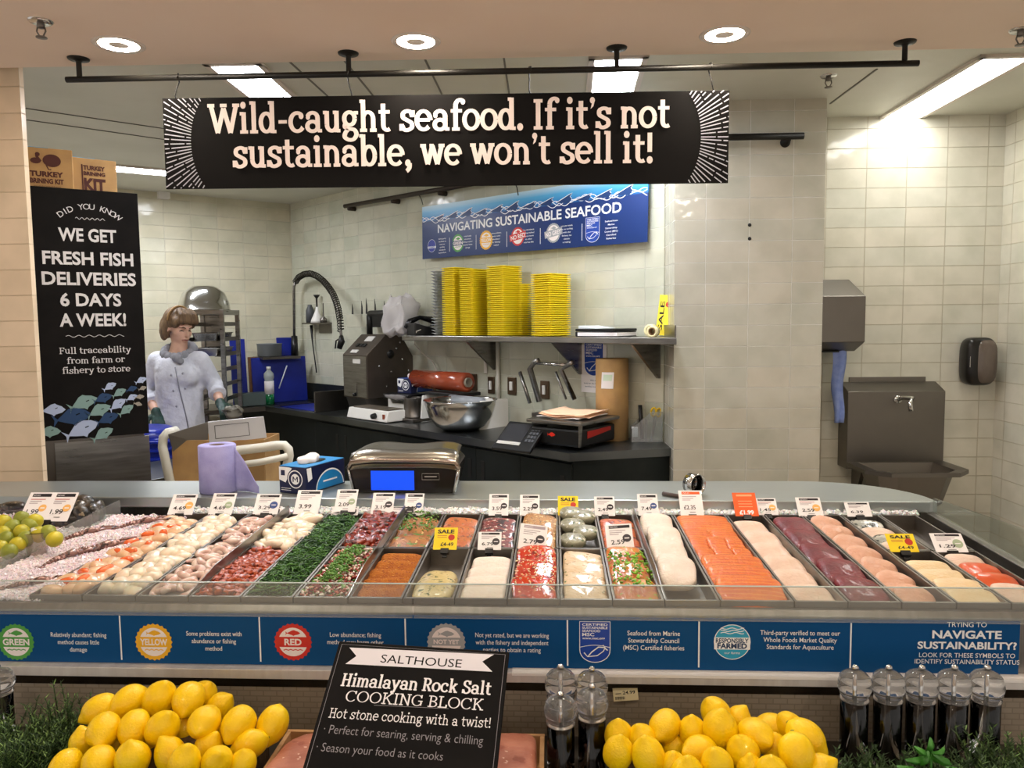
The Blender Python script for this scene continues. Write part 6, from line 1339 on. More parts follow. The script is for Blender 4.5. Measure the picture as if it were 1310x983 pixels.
pos = [(4, 668), (16, 675), (28, 681), (38, 672), (50, 684), (8, 690), (22, 697), (33, 690), (45, 667), (62, 682), (0, 702), (12, 706), (4, 683), (28, 664), (70, 690)]
for k, (px, py) in enumerate(pos):
    q = gy(px, py, 1.88+.012*((700-py)/4)); o = prt[k % 2].copy(); COL.objects.link(o); o.location = q; o.rotation_euler = (k, k*2, k)
    tag(o, ('yellow green' if k % 2 == 0 else 'dull olive green')+' lime in the heap at the far left end of the counter', 'lime', 'yellow green limes at the far left' if k % 2 == 0 else 'dull green limes at the far left')
for o in prt: bpy.data.objects.remove(o)
q = gz(40, 700, 1.0); tag(MB(PAPER).box((0, 0, 0), (.30, .30, .05)).build('white_tub', loc=(q.x-.06, 1.93, deck(1.93)+.045), bev=.01), 'white tub under the heap of limes at far left', 'tub') if False else None
SHELL = speckled('dark_shell', '#2c2620', '#4a4034', [('#0f0d0c', .5, 40), ('#8a7a62', .64, 50)], scale=120, rough=.3, coat=.5)
shp = [(86, 668), (97, 662), (108, 666), (118, 660), (92, 655), (104, 652), (114, 650), (124, 656), (82, 660)]
for k, (px, py) in enumerate(shp):
    q = gy(px, py, 2.21+.006*(670-py)); o = blob(SHELL, (.046, .030, .024), k+31, rough=.2).build('oyster', loc=q, rot=(k*.4, k*.7, k)); tag(o, 'dark closed oyster in the cluster right of the double price tag', 'oyster', 'dark oysters by the double price tag')
for k, (px, py) in enumerate(((6, 650), (16, 648))):
    q = gy(px, py, 2.3); tag(blob(SHELL, (.04, .02, .012), k+51).build('oyster', loc=q), 'dark oyster left of the double price tag, %s one' % ('first', 'second')[k], 'oyster')
# clear scoop between ice and limes
q = gz(48, 705, 1.03); t = thing('clear_cup', 'clear plastic cup standing against the glass divider', 'cup', (q.x, q.y, deck(q.y)+.03), 0)
MB(sheet_glass('cup_clear', '#eae2d8', haze=.2)).lathe([(0, 0), (.022, 0), (.03, .075), (.031, .075)], 20).build('cup', t); MB(WHITE).lathe([(0, .07), (.012, .07), (.012, .085), (0, .085)], 12).build('cap', t)
# ---------------------------------------------------------------- price tags
TC = {'w': PAPER, 'y': mat('tag_yellow', '#f4d41f', .6), 'o': mat('tag_orange', '#ee5f1f', .6)}
TK, TR, TO = mat('tag_black', '#231d22', .6), mat('tag_red', '#b8493a', .6), mat('tag_ochre', '#f0b968', .6)
BD = {'o': TO, 'k': mat('badge_dark', '#3a3338', .6), 'b': mat('badge_navy', '#3a4f8a', .6), 'g': mat('badge_sage', '#a9b89a', .6), 'r': mat('badge_brick', '#c0341f', .6), 'n': None}
def price_tag(px0, px1, py0, py1, price, label, kind='w', bd='k', row='b', Yb=None, tilt=42, dbl=False, head=True, rz=0, rollz=0):
    Yb = Yb or (Y1-.012 if row == 'b' else 1.978)
    a, b = gy(px0, py1, Yb), gy(px1, py1, Yb); a.z = max(a.z, rimz(Yb)-.001); b.z = a.z
    w = (gy(px1, (py0+py1)/2, Yb+.02).x-gy(px0, (py0+py1)/2, Yb+.02).x)*(.93)
    t = rad(tilt); top = None
    for h_ in [x*.002 for x in range(15, 60)]:
        P = Vector(((a.x+b.x)/2, Yb+h_*math.sin(t), a.z+h_*math.cos(t)))-EYE; yy = 491.5-FPX*P.dot(up)/P.dot(fw)
        if yy <= py0: break
    h = h_
    o = thing('price_tag', label, 'price tag', ((a.x+b.x)/2, Yb, a.z), rot=(-t, rollz, rz), group='price tags on the counter')
    bc = TC[kind]; MB(bc).box((0, 0, h/2), (w, .0012, h)).build('card', o)
    ar = Art(TK, -.0008); n = 2 if dbl else 1; ww = w/n
    for k in range(n):
        c = -w/2+ww*(k+.5)
        if kind == 'w':
            if head: ar.rect(c-ww*.36, h*.84, c+ww*.42, h*.95, TK if head is True else head); text(ar, 'WILD' if len(price) % 2 else 'PREPARED', c-ww*.18, h*.872, h*.045, PAPER, w=ww*.3)
            for i in range(3): ar.rect(c-ww*.36, h*(.74-.07*i), c+ww*(.25-.13*i), h*(.765-.07*i), TR if bd == 'o' and i == 0 else mat('tag_grey', '#a99aa0', .6))
            if bd in BD and BD[bd]: ar.disc(c+ww*.27, h*.45, ww*.16, BD[bd], 20); ar.rect(c+ww*.18, h*.43, c+ww*.36, h*.47, PAPER)
            text(ar, price, c-ww*.08, h*.24, h*.17, TK, bold=.012, w=ww*.5)
            ar.rect(c-ww*.1, h*.12, c+ww*.15, h*.14, TK)
        elif kind == 'y':
            text(ar, 'SALE', c, h*.74, h*.17, TK, w=ww*.72, bold=.04); text(ar, price, c+ww*.08, h*.16, h*.17, TK, w=ww*.55, bold=.02)
            for i in range(2): ar.rect(c-ww*.36, h*(.62-.08*i), c+ww*.05, h*(.645-.08*i), TR)
            ar.disc(c+ww*.25, h*.55, ww*.14, BD['r'], 20)
        else:
            text(ar, price, c, h*.08, h*.17, PAPER, w=ww*.62, bold=.04)
            ar.rect(c-ww*.34, h*.84, c+ww*.34, h*.92, mat('tag_orange_pale', '#f7a877', .6))
            for i in range(3): ar.rect(c-ww*.3, h*(.62-.12*i), c+ww*.3, h*(.65-.12*i), mat('tag_orange_pale', '#f7a877', .6))
    ar.build('printing', o)
    m = MB(BLACK); m.box((0, .001, -.004), (w*.34, .010, .014)); m.box((0, .004, -.014), (w*.2, .004, .014)); m.build('clip', o)
    return o
W_ = lambda *a, **k: price_tag(*a, **k)
W_(21, 88, 631, 667, '1.99', 'double white price tag 1.99 and 1.99 at the far left', bd='o', dbl=True, Yb=2.19)
W_(213, 247, 633, 662, '4.69', 'white price tag 4.69 with ochre dot behind the peach scallops', bd='o')
W_(265, 297, 632, 660, '4.69', 'white price tag 4.69 with green ring behind the white scallops', bd='g')
W_(322, 356, 633, 658, '3.29', 'white price tag with a blue dot behind the prawns', bd='b')
W_(374, 408, 628, 658, '3.99', 'white price tag 3.99 behind the pale squid', bd='n')
W_(426, 455, 627, 655, '2.09', 'white price tag 2.09 with green ring behind the samphire', bd='g')
W_(473, 503, 631, 658, '3.19', 'white price tag 3.19 in front of the blue screen', bd='k')
W_(515, 541, 632, 661, '2.39', 'white price tag 2.39 with a blue dot behind the herb topped fillets', bd='b')
W_(624, 651, 633, 661, '3.59', 'white price tag 3.59 behind the berry glazed fillets', bd='k')
W_(664, 691, 634, 661, '2.29', 'white price tag 2.29 behind the seeded fillets', bd='k')
W_(713, 741, 635, 662, '£3-29', 'small yellow sale tag 3-29 behind the grey patties', kind='y')
W_(760, 788, 636, 662, '2.49', 'white price tag 2.49 behind the spiced fillets', bd='k')
W_(816, 844, 633, 660, '7.49', 'white price tag 7.49 behind the cod fillets', bd='b')
W_(870, 902, 628, 660, '£2.35', 'white price tag 2.35 with orange heading behind the salmon', bd='n', head=TC['o'])
W_(940, 972, 631, 661, '£1.99', 'bright orange price tag 1.99 right of the salmon', kind='o')
W_(968, 997, 638, 662, '1.45', 'white price tag 1.45 half behind the orange tag', bd='o', Yb=Y1-.002)
W_(1021, 1055, 637, 666, '2.59', 'white price tag 2.59 with ochre dot behind the pale pink steaks', bd='o')
W_(1083, 1117, 643, 667, '6.39', 'white price tag 6.39, the last of the back row', bd='n')
W_(327, 362, 680, 706, '4.29', 'white price tag standing behind the red cubes', bd='k')
W_(424, 460, 672, 706, '3.69', 'white price tag 3.69 behind the pink seafood salad', bd='k')
W_(498, 533, 674, 708, '2.69', 'white price tag 2.69 behind the breaded fillets', bd='k')
W_(553, 585, 676, 708, '£4-49', 'yellow sale tag 4-49 behind the creamy herb mix', kind='y', row='f')
W_(610, 642, 681, 710, '6.79', 'white price tag 6.79 behind the plain pale fillets', row='f')
W_(661, 699, 672, 712, '2.79', 'white price tag tipped sideways behind the red glazed salmon', row='f', rollz=rad(7), head=mat('tag_grey', '#a99aa0', .6))
W_(776, 813, 671, 709, '2.59', 'white price tag 2.59 behind the spring onion fillets', row='f', rollz=rad(-4))
W_(1138, 1177, 684, 717, '£4-49', 'yellow sale tag 4-49 near the right end of the counter', kind='y', row='f', tilt=48)
W_(1196, 1240, 683, 717, '1.29', 'white price tag 1.29 with green ring at the right end', bd='g', row='f', tilt=48)
# ---------------------------------------------------------------- things on the ledge
def lz(px, py): return gz(px, py, LEDZ)
p = lz(280, 629); r = (gy(302, 600, p.y).x-gy(257, 600, p.y).x)/2; h = gy(280, 569, p.y).z-LEDZ
PUR = noisy('blue_roll_paper', '#9593c8', '#a3a1d2', scale=24, rough=.85, bump=.0006, bscale=200)
t = thing('paper_roll', 'fat pale blue paper towel roll standing on the counter ledge', 'paper roll', (p.x, p.y+.0, LEDZ+.0008))
MB(PUR).lathe([(r*.42, 0), (r-.003, 0), (r, .003), (r, h-.003), (r-.003, h), (r*.42, h), (r*.42, 0)], 40).build('roll', t); MB(mat('roll_core', '#6b5a58', .8)).lathe([(r*.40, .002), (r*.42, .002), (r*.42, h-.001), (r*.38, h-.001), (r*.38, .002), (r*.4, .002)], 24).build('core', t)
s0 = Vector((r*1.0, -.004, 0)); e_ = gz(338, 628, LEDZ)-t.location
def sheetf(u, v):
    x = s0.x+(e_.x-s0.x)*u; top_ = h*(.93-.80*u) if u > 0 else h*.95
    return (x, s0.y-.02*u+.008*math.sin(u*5), .001+(top_)*v)
MB(PUR).grid(12, 8, sheetf).build('loose_sheet', t, solid=.001)
q = lz(372, 634); GB = glove_box((q.x, q.y+.02, LEDZ+.001), rad(-22), 'navy and light blue glove box marked M on the counter ledge', .88, '#1f86c9', True)
# label printer / scale head with the blue screen
p0, p1 = lz(441, 640), lz(572, 640); a, b = gy(433, 600, 2.45), gy(590, 600, 2.45)
pr = thing('label_printer', 'dark rounded deli scale with steel lid and bright blue screen on the ledge', 'scale', ((p0.x+p1.x)/2+.008, 2.44, LEDZ))
hw = (p1.x-p0.x)/2; hh = gy(510, 586, 2.44).z-LEDZ; hw2 = (gy(577, 597, 2.44).x-gy(435, 597, 2.44).x)/2
def ring(w1, w2, z0, z1, n=8):
    out = []; c = .03
    pts = [(-w1, z0), (w1, z0), (w1+(w2-w1)*.75, z0+(z1-z0)*.6), (w2, z1-.02), (w2-.02, z1), (-w2+.02, z1), (-w2, z1-.02), (-w1-(w2-w1)*.75, z0+(z1-z0)*.6)]
    return pts
GLB = mat('printer_black', '#15100f', .22)
MB(GLB).prism(ring(hw, hw2, .0, hh-.006), 0, .19, 'y').build('body', pr, bev=.006)
lidp = noisy('printer_lid', '#7c776d', '#8f8a80', scale=7, rough=.25, metal=.9)
def lidf(u, v):
    x = (u-.5)*2; 
    return (x*(hw2-.002)*(1-.07*v), -.004+.20*v, hh-.012+.03*min(1, v*6)-.010*abs(x)**6+.004*math.sin(u*9)*(v > .2)+(-.02 if v < .05 else 0)*1)
MB(lidp).grid(24, 10, lidf).build('lid', pr, solid=.004)
BAND = noisy('printer_band', '#96867a', '#b3a294', scale=5, rough=.2, metal=1)
MB(BAND).tube([(-hw2+.0, -.003, hh-.035), (-hw2+.012, -.004, hh-.014), (-hw2*.5, -.004, hh-.006), (hw2*.5, -.004, hh-.008), (hw2-.012, -.004, hh-.014), (hw2, -.003, hh-.035)], .008, 8).build('trim_band', pr)
MB(STEEL_B).tube([(hw2-.002, -.003, hh-.035), (hw2-.006, -.003, hh*.5), (hw+.002, -.003, .004)], .006, 8).build('side_trim', pr); MB(STEEL_B).tube([(-hw2+.002, -.003, hh-.035), (-hw2+.006, -.003, hh*.5), (-hw-.002, -.003, .004)], .004, 8).build('side_trim', pr)
sx0, sx1 = gy(475, 620, 2.44).x-pr.location.x, gy(530, 620, 2.44).x-pr.location.x; sz0, sz1 = .012, gy(500, 602.5, 2.44).z-LEDZ
MB(mat('blue_screen', '#0a49e8', .4, emit=.75)).box(((sx0+sx1)/2, -.001, (sz0+sz1)/2), (sx1-sx0, .004, sz1-sz0)).build('screen', pr)
ar = Art(mat('printer_mark', '#9a948e', .5), -.0012); x_, z_ = gy(551, 610, 2.44).x-pr.location.x, gy(551, 610, 2.44).z-LEDZ
ar.line([(x_-.028, z_-.01), (x_+.028, z_-.01), (x_+.028, z_+.01), (x_-.028, z_+.01), (x_-.028, z_-.01)], .0015, ar.cur); ar.rect(x_-.02, z_-.002, x_+.02, z_+.002, ar.cur); ar.build('badge', pr)
# steel ring and knife left on the ledge
p = lz(888, 633); R_ = (gy(904, 626, p.y).x-gy(877, 626, p.y).x)/2
t = thing('steel_ring', 'shiny steel ring lying on its side on the ledge behind the salmon', 'ring', (p.x, p.y, LEDZ+R_+.001), rad(35))
MB(STEEL_B).lathe([(R_, -.018), (R_, .018), (R_-.002, .018), (R_-.002, -.018), (R_, -.018)], 36, T=Matrix.Rotation(PI/2, 4, 'X')).build('ring', t)
a, b = lz(848, 634.5), lz(872, 638.5); tag(MB(STEEL_D).tube([a+Vector((0, 0, .008)), b+Vector((0, 0, .008))], [.006, .008], 8).build('knife_handle', ) if False else MB(mat('handle_brown', '#4a3a34', .4)).tube([a+Vector((0, 0, .007)), b+Vector((0, 0, .007))], .0065, 8).build('short_rod'), 'short dark rod lying beside the steel ring on the ledge', 'rod')
# ---------------------------------------------------------------- printed strip along the front
SY = Y0-.0305
st = thing('symbol_strip', 'long blue printed strip of sustainability symbols along the counter front', 'sign', (0, SY, 0))
za, zb = gy(650, 854, SY).z, gy(650, 788.5, SY).z
x0, x1 = -1.45, gy(1303, 820, SY).x
NAV = mat('strip_blue', '#074a80', .5, spec=.2)
MB(NAV).box(((x0+x1)/2, -.0015, (za+zb)/2), (x1-x0, .003, zb-za)).build('strip', st)
sp_ = lambda px, py: (lambda q: (q.x, q.z))(gy(px, py, SY-.003))
ppx = SY/985.0
ar = Art(WH, -.0034)
for px in (155, 333, 519, 726, 894, 1088): x, z = sp_(px, 823); ar.rect(x-.0016, za+.007, x+.0016, zb-.006, WH)
def para(px, py, lines, h, k=.53, step=10.5, ws=None):
    for i, l in enumerate(lines):
        x, z = sp_(px, py+i*step); text(ar, l, x, z, h*ppx, WH, w=(ws[i]*ppx if ws else None), bold=.004)
para(101, 815, ('Relatively abundant; fishing', 'method causes little', 'damage'), 6.5, ws=(78, 58, 24), step=9.3)
para(274, 813.5, ('Some problems exist with', 'abundance or fishing', 'method'), 6.5, ws=(76, 61, 23), step=9.4)
para(455, 815, ('Low abundance; fishing', 'method may harm other', 'wildlife'), 6.5, ws=(69, 76, 24), step=9.3)
para(655, 815.5, ('Not yet rated, but we are working', 'with the fishery and independent', 'parties to obtain a rating'), 6.5, ws=(97, 96, 76), step=9.3)
para(836, 813, ('Seafood from Marine', 'Stewardship Council', '(MSC) Certified fisheries'), 6.6, ws=(68, 66, 79), step=9.2)
para(1023, 812.5, ('Third-party verified to meet our', 'Whole Foods Market Quality', 'Standards for Aquaculture'), 6.6, ws=(101, 93, 85), step=9.0)
para(1236, 802, ('TRYING TO',), 6.8, ws=(49,)); 
for l, py, h, w in (('NAVIGATE', 816.5, 10.5, 86), ('SUSTAINABILITY?', 830, 9.5, 123)): x, z = sp_(1236, py); text(ar, l, x, z, h*ppx, WH, w=w*ppx, bold=.03)
para(1236, 841, ('LOOK FOR THESE SYMBOLS TO', 'IDENTIFY SUSTAINABILITY STATUS'), 6.2, ws=(119, 130), step=8.2)
ar.build('lettering', st)
for px, py, c_, w_ in ((21, 821.5, 'green', 'GREEN'), (197, 821.5, 'gold', 'YELLOW'), (375, 821.5, 'red', 'RED')):
    x, z = sp_(px, py); badge(st, x, z, 26*ppx, c_, w_, -.0034, ws=1.45 if len(w_) > 3 else .9)
x, z = sp_(571, 821.5); a = Art(COLS['grey'], -.0034); a.cog(x, z, 26*ppx, COLS['grey'], 24); a.disc(x, z, 20*ppx, COLS['cream']); a.rect(x-24*ppx, z-5*ppx, x+24*ppx, z+6*ppx, COLS['grey']); a.fish(x, z+11*ppx, 22*ppx, COLS['grey'], 0, .34); text(a, 'NOT YET', x, z-2.5*ppx, 6*ppx, COLS['cream'], w=34*ppx, bold=.03); a.build('emblem', st)
x, z = sp_(761, 821.5); msc(st, x, z, 55*ppx, -.0034)
x, z = sp_(936.5, 821.5); a = Art(WH, -.0034); a.disc(x, z, 23.5*ppx, WH); a.disc(x, z, 22.5*ppx, COLS['sea']); a.rect(x-23*ppx, z-10*ppx, x+23*ppx, z+6*ppx, WH)
text(a, 'RESPONSIBLY', x, z-1*ppx, 6*ppx, NAVY, w=42*ppx, bold=.03); text(a, 'FARMED', x, z-8.5*ppx, 7*ppx, NAVY, w=38*ppx, bold=.04)
for k in range(3): a.line([(x-15*ppx+30*ppx*i/12, z+(12+3*k)*ppx+1*ppx*math.sin(i+k)) for i in range(13)], 1.0*ppx, WH)
text(a, 'our farms', x, z-16*ppx, 3.5*ppx, WH, w=20*ppx); a.build('emblem', st)
# ================================================================ THE LOW SHELF IN FRONT OF THE COUNTER
SHZ = .72
ls = thing('display_shelf', 'low steel display shelf with lemons and grinders along the counter front', 'shelf', (0, 0, 0))
lz_ = za-.0005
LEDW = noisy('ledge_bright', '#d6d0cc', '#e2deda', scale=9, rough=.45, metal=.35, stretch=(6, 1, 1), rvar=.1)
MB(LEDW).prism([(1.588, lz_-.021), (1.592, lz_-.021), (1.592, lz_-.003), (1.622, lz_-.003), (1.622, lz_), (1.588, lz_)], -1.9, 1.9, 'x').build('top_ledge', ls, bev=.001)
MB(noisy('recess_steel', '#4d463d', '#5f574c', scale=5, rough=.22, metal=.9, stretch=(4, 1, 1))).prism([(1.593, lz_-.004), (1.62, lz_-.004), (1.624, .822), (1.612, .822)], -1.9, 1.9, 'x').build('recess_panel', ls)
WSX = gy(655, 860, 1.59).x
MB(mat('ledge_highlight', '#f6f2ee', .6)).prism([(1.5865, lz_-.005), (1.621, lz_+.0006), (1.621, lz_+.0016), (1.5865, lz_+.0006)], WSX, 1.9, 'x').build('ledge_highlight', ls)  # white strip imitating the bright reflection on the ledge's right half
def woven():
    m = mat('woven_panel', '#6f665a', .55); N, L, b = nodes(m); tc = N.new('ShaderNodeTexCoord'); mp = N.new('ShaderNodeMapping'); mp.inputs['Rotation'].default_value = (PI/2, 0, 0)
    L.new(tc.outputs['Object'], mp.inputs[0]); br = N.new('ShaderNodeTexBrick'); br.offset = .5
    for k, v in (('Scale', 1), ('Mortar Size', .0014), ('Brick Width', .03), ('Row Height', .0125)): br.inputs[k].default_value = v
    for k, h in (('Color1', '#9c9080'), ('Color2', '#938776'), ('Mortar', '#867a6a')): br.inputs[k].default_value = lin(h)
    L.new(mp.outputs[0], br.inputs['Vector']); L.new(br.outputs['Color'], b.inputs['Base Color']); return m
MB(woven()).box((0, 1.618, (SHZ+.822)/2), (3.8, .010, .822-SHZ)).build('back_panel', ls)
MB(noisy('shelf_steel', '#57534d', '#68635c', scale=6, rough=.35, metal=.8)).box((0, 1.30, SHZ-.012), (3.8, .634, .024)).build('board', ls)
MB(DARK).box((0, 1.32, .35), (3.7, .55, .67)).build('plinth', ls)
a, b = gy(785, 896, 1.603), gy(817, 881, 1.603)
ps = thing('price_sticker', 'small cream price sticker 24.99 stuck under the steel ledge right of the grinders', 'sticker', ((a.x+b.x)/2, 1.6015, a.z), rot=(rad(-14), rad(-5), 0)); w, h = b.x-a.x, b.z-a.z
MB(mat('sticker_cream', '#e2d6ae', .6)).box((0, 0, h/2), (w, .0008, h)).build('label_paper', ps); ar = Art(TK, -.0006); text(ar, '24.99', w*.14, h*.5, h*.26, TK, w=w*.5, bold=.02)
for i in range(12): ar.rect(-w*.42+i*w*.033, h*.12, -w*.42+i*w*.033+w*(.012 if i % 3 else .022), h*.34, TK)
ar.rect(-w*.4, h*.55, -w*.18, h*.6, TK); ar.build('printing', ps)
# lemons
def lemon_mat():
    m = noisy('lemon_skin', '#f1c200', '#f8d604', scale=9, rough=.38, bump=.0011, bscale=230, coat=.15, spec=.45); return m
LEM = lemon_mat()
def lemon_mesh(seed):
    o = MB(LEM); R_, Lh = .0305, .036; pr_ = []
    for i in range(21):
        t = i/20; a = -PI/2+PI*t; r = R_*math.cos(a)**.92 if math.cos(a) > 1e-6 else 0; z = Lh*math.sin(a)
        if t > .86: k = (t-.86)/.14; r = max(r, .0085*(1-k**1.5)+.0) if k < .999 else 0; z += .0085*k
        if t < .08: z -= .003*(1-t/.08)
        pr_.append((r, z))
    o.lathe(pr_, 22); off = Vector((seed*3.1, seed, 0))
    o.v = [tuple(Vector(v)*(1+.09*noise.noise(Vector(v)*26+off))) for v in o.v]
    q = o.build('lemon', weld=True); COL.objects.unlink(q); 
    c = MB(mat('lemon_stem', '#8c8a3a', .7)).lathe([(.0035, 0), (.003, .002), (0, .0025)], 8, T=Matrix.Translation((0, 0, -Lh-.0015)) @ Matrix.Rotation(PI, 4, 'X')).build('stem_scar'); COL.objects.unlink(c)
    return q, c
LP = [lemon_mesh(i) for i in range(5)]
def aim_tip(px, py, ax, ay, toward):
    """unit vector whose image points along (ax, ay) and which leans 'toward' the viewer"""
    d = rt*ax-up*ay; d = d.normalized()*math.cos(toward)-ray(px, py).normalized()*math.sin(toward); return d.normalized()
def lemon(k, px, py, r, ang, toward, dY, label, group, base=0, grp2=None):
    Y = 1.47-(py-895)/90*.12+dY; p = gy(px, py, Y); s_ = (r/985*Y)/.0305*1.0
    src, sc_ = LP[k % 5]; o = src.copy(); COL.objects.link(o); o.location = p
    d = aim_tip(px, py, math.cos(rad(ang)), -math.sin(rad(ang)), rad(toward)); o.rotation_mode = 'QUATERNION'; o.rotation_quaternion = d.to_track_quat('Z', 'Y'); o.scale = (s_,)*3
    tag(o, label, 'lemon', group); c = sc_.copy(); COL.objects.link(c); c.parent = o
    return o
# px, py, radius, direction of the tip in the picture (degrees, anticlockwise from right), lean to the viewer, extra depth, where
LL = [(128, 908, 20, 210, 25, 0, 'top row, first from the left'), (165, 898, 21, 215, 30, .0, 'top row, second from the left'), (204, 895, 22, 70, 20, 0, 'top row, third from the left'), (241, 896, 21, 250, 50, -.005, 'top row, fourth from the left'), (258, 891, 19, 60, 20, .045, 'half hidden behind the top row'), (281, 905, 18, 45, 10, .03, 'top row, fifth from the left, partly behind'),
      (133, 935, 22, 250, 55, -.03, 'second row, first from the left'), (171, 932, 21, 250, 40, -.025, 'second row, second from the left'), (208, 932, 22, 65, 25, -.03, 'second row, third from the left'), (262, 924, 22, 235, 60, -.03, 'second row, fourth from the left'), (305, 927, 22, 240, 45, -.02, 'second row, fifth from the left'), (349, 927, 21, 250, 30, .0, 'alone at the right end of the second row'),
      (107, 952, 19, 100, 10, .0, 'low at the left, behind the front row'), (236, 937, 16, 90, 10, .035, 'in the shadowed gap below the top row'), (320, 952, 20, 200, 15, -.01, 'low at the right beside the wooden crate'), (190, 955, 18, 90, 10, .03, 'in the shadowed gap left of the middle'), (150, 955, 18, 90, 10, .03, 'in the shadowed gap near the left'),
      (83, 982, 21, 240, 40, -.03, 'front row, first from the left'), (126, 977, 22, 260, 60, -.035, 'front row, second from the left'), (170, 972, 23, 100, 20, -.035, 'front row, third from the left'), (218, 966, 21, 120, 10, -.02, 'front row, fourth from the left'), (236, 977, 22, 80, 20, -.06, 'front row, fifth from the left'), (266, 957, 19, 60, 10, -.01, 'third row, right of the middle'), (278, 975, 21, 75, 60, -.05, 'front row, sixth from the left'), (311, 978, 18, 90, 20, -.03, 'front row, seventh from the left'), (288, 945, 15, 90, 10, .03, 'in the shadowed gap near the right')]
RL = [(791, 942, 19, 90, 20, .01, 'upper one of the two at the left edge'), (791, 963, 20, 80, 20, -.03, 'lower one of the two at the left edge'), (823, 948, 20, 110, 20, .01, 'second column, the one behind'), (829, 968, 22, 100, 15, -.04, 'second column, the big one in front'), (851, 929, 20, 240, 50, .0, 'upper left, with a brown scar'), (885, 936, 18, 90, 20, .0, 'upper row, third from the left'), (895, 961, 20, 190, 30, -.02, 'middle row, third from the left'), (916, 912, 19, 120, 20, .015, 'highest one in the heap'), (921, 934, 23, 80, 20, -.02, 'just below the highest one'), (943, 923, 17, 60, 10, .03, 'half hidden right of the highest one'), (966, 941, 22, 330, 55, -.02, 'upper row, with its tip to the right'), (986, 932, 19, 20, 10, .03, 'half hidden behind the right of the heap'), (951, 963, 21, 110, 30, -.03, 'middle row, fifth from the left'), (992, 959, 18, 90, 20, -.005, 'middle row, shaded, right of centre'), (1010, 930, 18, 130, 20, .015, 'upper right, the smaller one'), (1031, 944, 22, 320, 25, -.01, 'upper right, with its tip pointing down right'), (1019, 966, 23, 280, 25, -.045, 'front right, the big one'), (862, 958, 16, 90, 10, .03, 'in the shadowed gap at the left'), (862, 982, 18, 90, 20, -.03, 'front row, second from the left'), (880, 993, 22, 90, 20, -.05, 'front row, third from the left'), (917, 980, 22, 100, 30, -.05, 'front row, middle'), (960, 985, 18, 90, 20, -.03, 'front row, fourth from the left'), (987, 990, 21, 90, 20, -.05, 'front row, fifth from the left'), (1048, 985, 19, 30, 10, -.03, 'front row, last at the right')]
for k, q in enumerate(LL): lemon(k, *q[:6], 'yellow lemon in the left heap, '+q[6], 'lemons in the left heap')
for k, q in enumerate(RL): lemon(k+2, *q[:6], 'yellow lemon in the right heap, '+q[6], 'lemons in the right heap')
WIC = noisy('wicker_dark', '#3a2c1c', '#5a452c', scale=30, rough=.8, bump=.004, bscale=90)
for px0, px1, l in ((98, 325, 'left'), (800, 1025, 'right')):
    xa, xb = gy(px0, 940, 1.42).x, gy(px1, 940, 1.42).x
    tag(MB(WIC).prism([(1.30, SHZ+.0005), (1.50, SHZ+.0005), (1.50, .815), (1.46, .815), (1.30, .765)], xa, xb, 'x').build('wicker_riser', bev=.006), 'sloping dark wicker stand under the %s heap of lemons' % l, 'stand')
# grinders
PEPP = speckled('peppercorns', '#17120f', '#2b211b', [('#6b5a4a', .63, 130), ('#0a0807', .5, 90)], scale=260, rough=.6, coat=0)
SALTP = speckled('dark_salt', '#0d0a09', '#17110f', [('#3a2a22', .68, 120)], scale=260, rough=.6, coat=0)
def grinder(p, label, fill, h=.226, group='pepper grinders', rz=0):
    t = thing('pepper_grinder', label, 'grinder', p, rz, group); k = h/.226
    MB(GLASS).lathe([(0, 0), (.026, 0), (.0265, .004), (.0265, .148*k), (.0235, .150*k), (.0235, .006), (0, .006)], 28).build('clear_body', t)
    MB(fill).lathe([(0, .0065), (.0228, .0065), (.0228, .128*k), (.018, .134*k), (0, .136*k)], 24).build('filling', t)
    MB(KNOB).lathe([(.0205, .136*k), (.0225, .147*k), (.0275, .150*k), (.0285, .153*k), (.0255, .156*k), (.0245, .160*k), (.0285, .163*k), (.0300, .166*k), (.0290, .169*k), (.0315, .173*k), (.0325, .181*k), (.0315, .190*k), (.0285, .198*k), (.0290, .200*k), (.0230, .207*k), (.014, .212*k), (.006, .2145*k), (0, .2165*k)], 32).build('clear_knob', t)
    MB(STEEL_B).lathe([(.0028, .14*k), (.0028, .2*k), (0, .2*k)], 10).build('spindle', t)
    MB(STEEL_B).lathe([(.006, .2166*k), (.0072, .219*k), (.0065, .223*k), (.003, .226*k), (0, .226*k)], 16).build('top_nut', t)
    return t
def gpos(px, pytop, Y): q = gy(px, pytop, Y); return Vector((q.x, Y, SHZ+.001)), q.z-SHZ
for px, py, Y, l, f in ((717, 849, 1.505, 'clear grinder, the rear left one of the group of four', PEPP), (757, 852, 1.505, 'clear grinder, the rear right one of the group of four', SALTP), (717, 884, 1.43, 'clear grinder of black peppercorns, the front left one of four', PEPP), (757, 874, 1.445, 'clear grinder with dark filling, the front right one of four', SALTP)):
    p, h = gpos(px, py, Y); grinder(p, l, f, h-.002)
for i, px in enumerate((1094, 1137, 1179, 1221, 1263)):
    p, h = gpos(px, 850, 1.52); grinder(p, 'dark filled grinder in the right row of five, %s from the left' % ('first', 'second', 'third', 'fourth', 'fifth')[i], SALTP, h-.002)
p, h = gpos(-4, 850, 1.52); grinder(p, 'grinder of mixed peppercorns cut by the left edge', speckled('mixed_pepper', '#3a1c12', '#5c2f1e', [('#120b08', .55, 110), ('#8a5a3a', .64, 120)], scale=260, rough=.6, coat=0), h-.002)
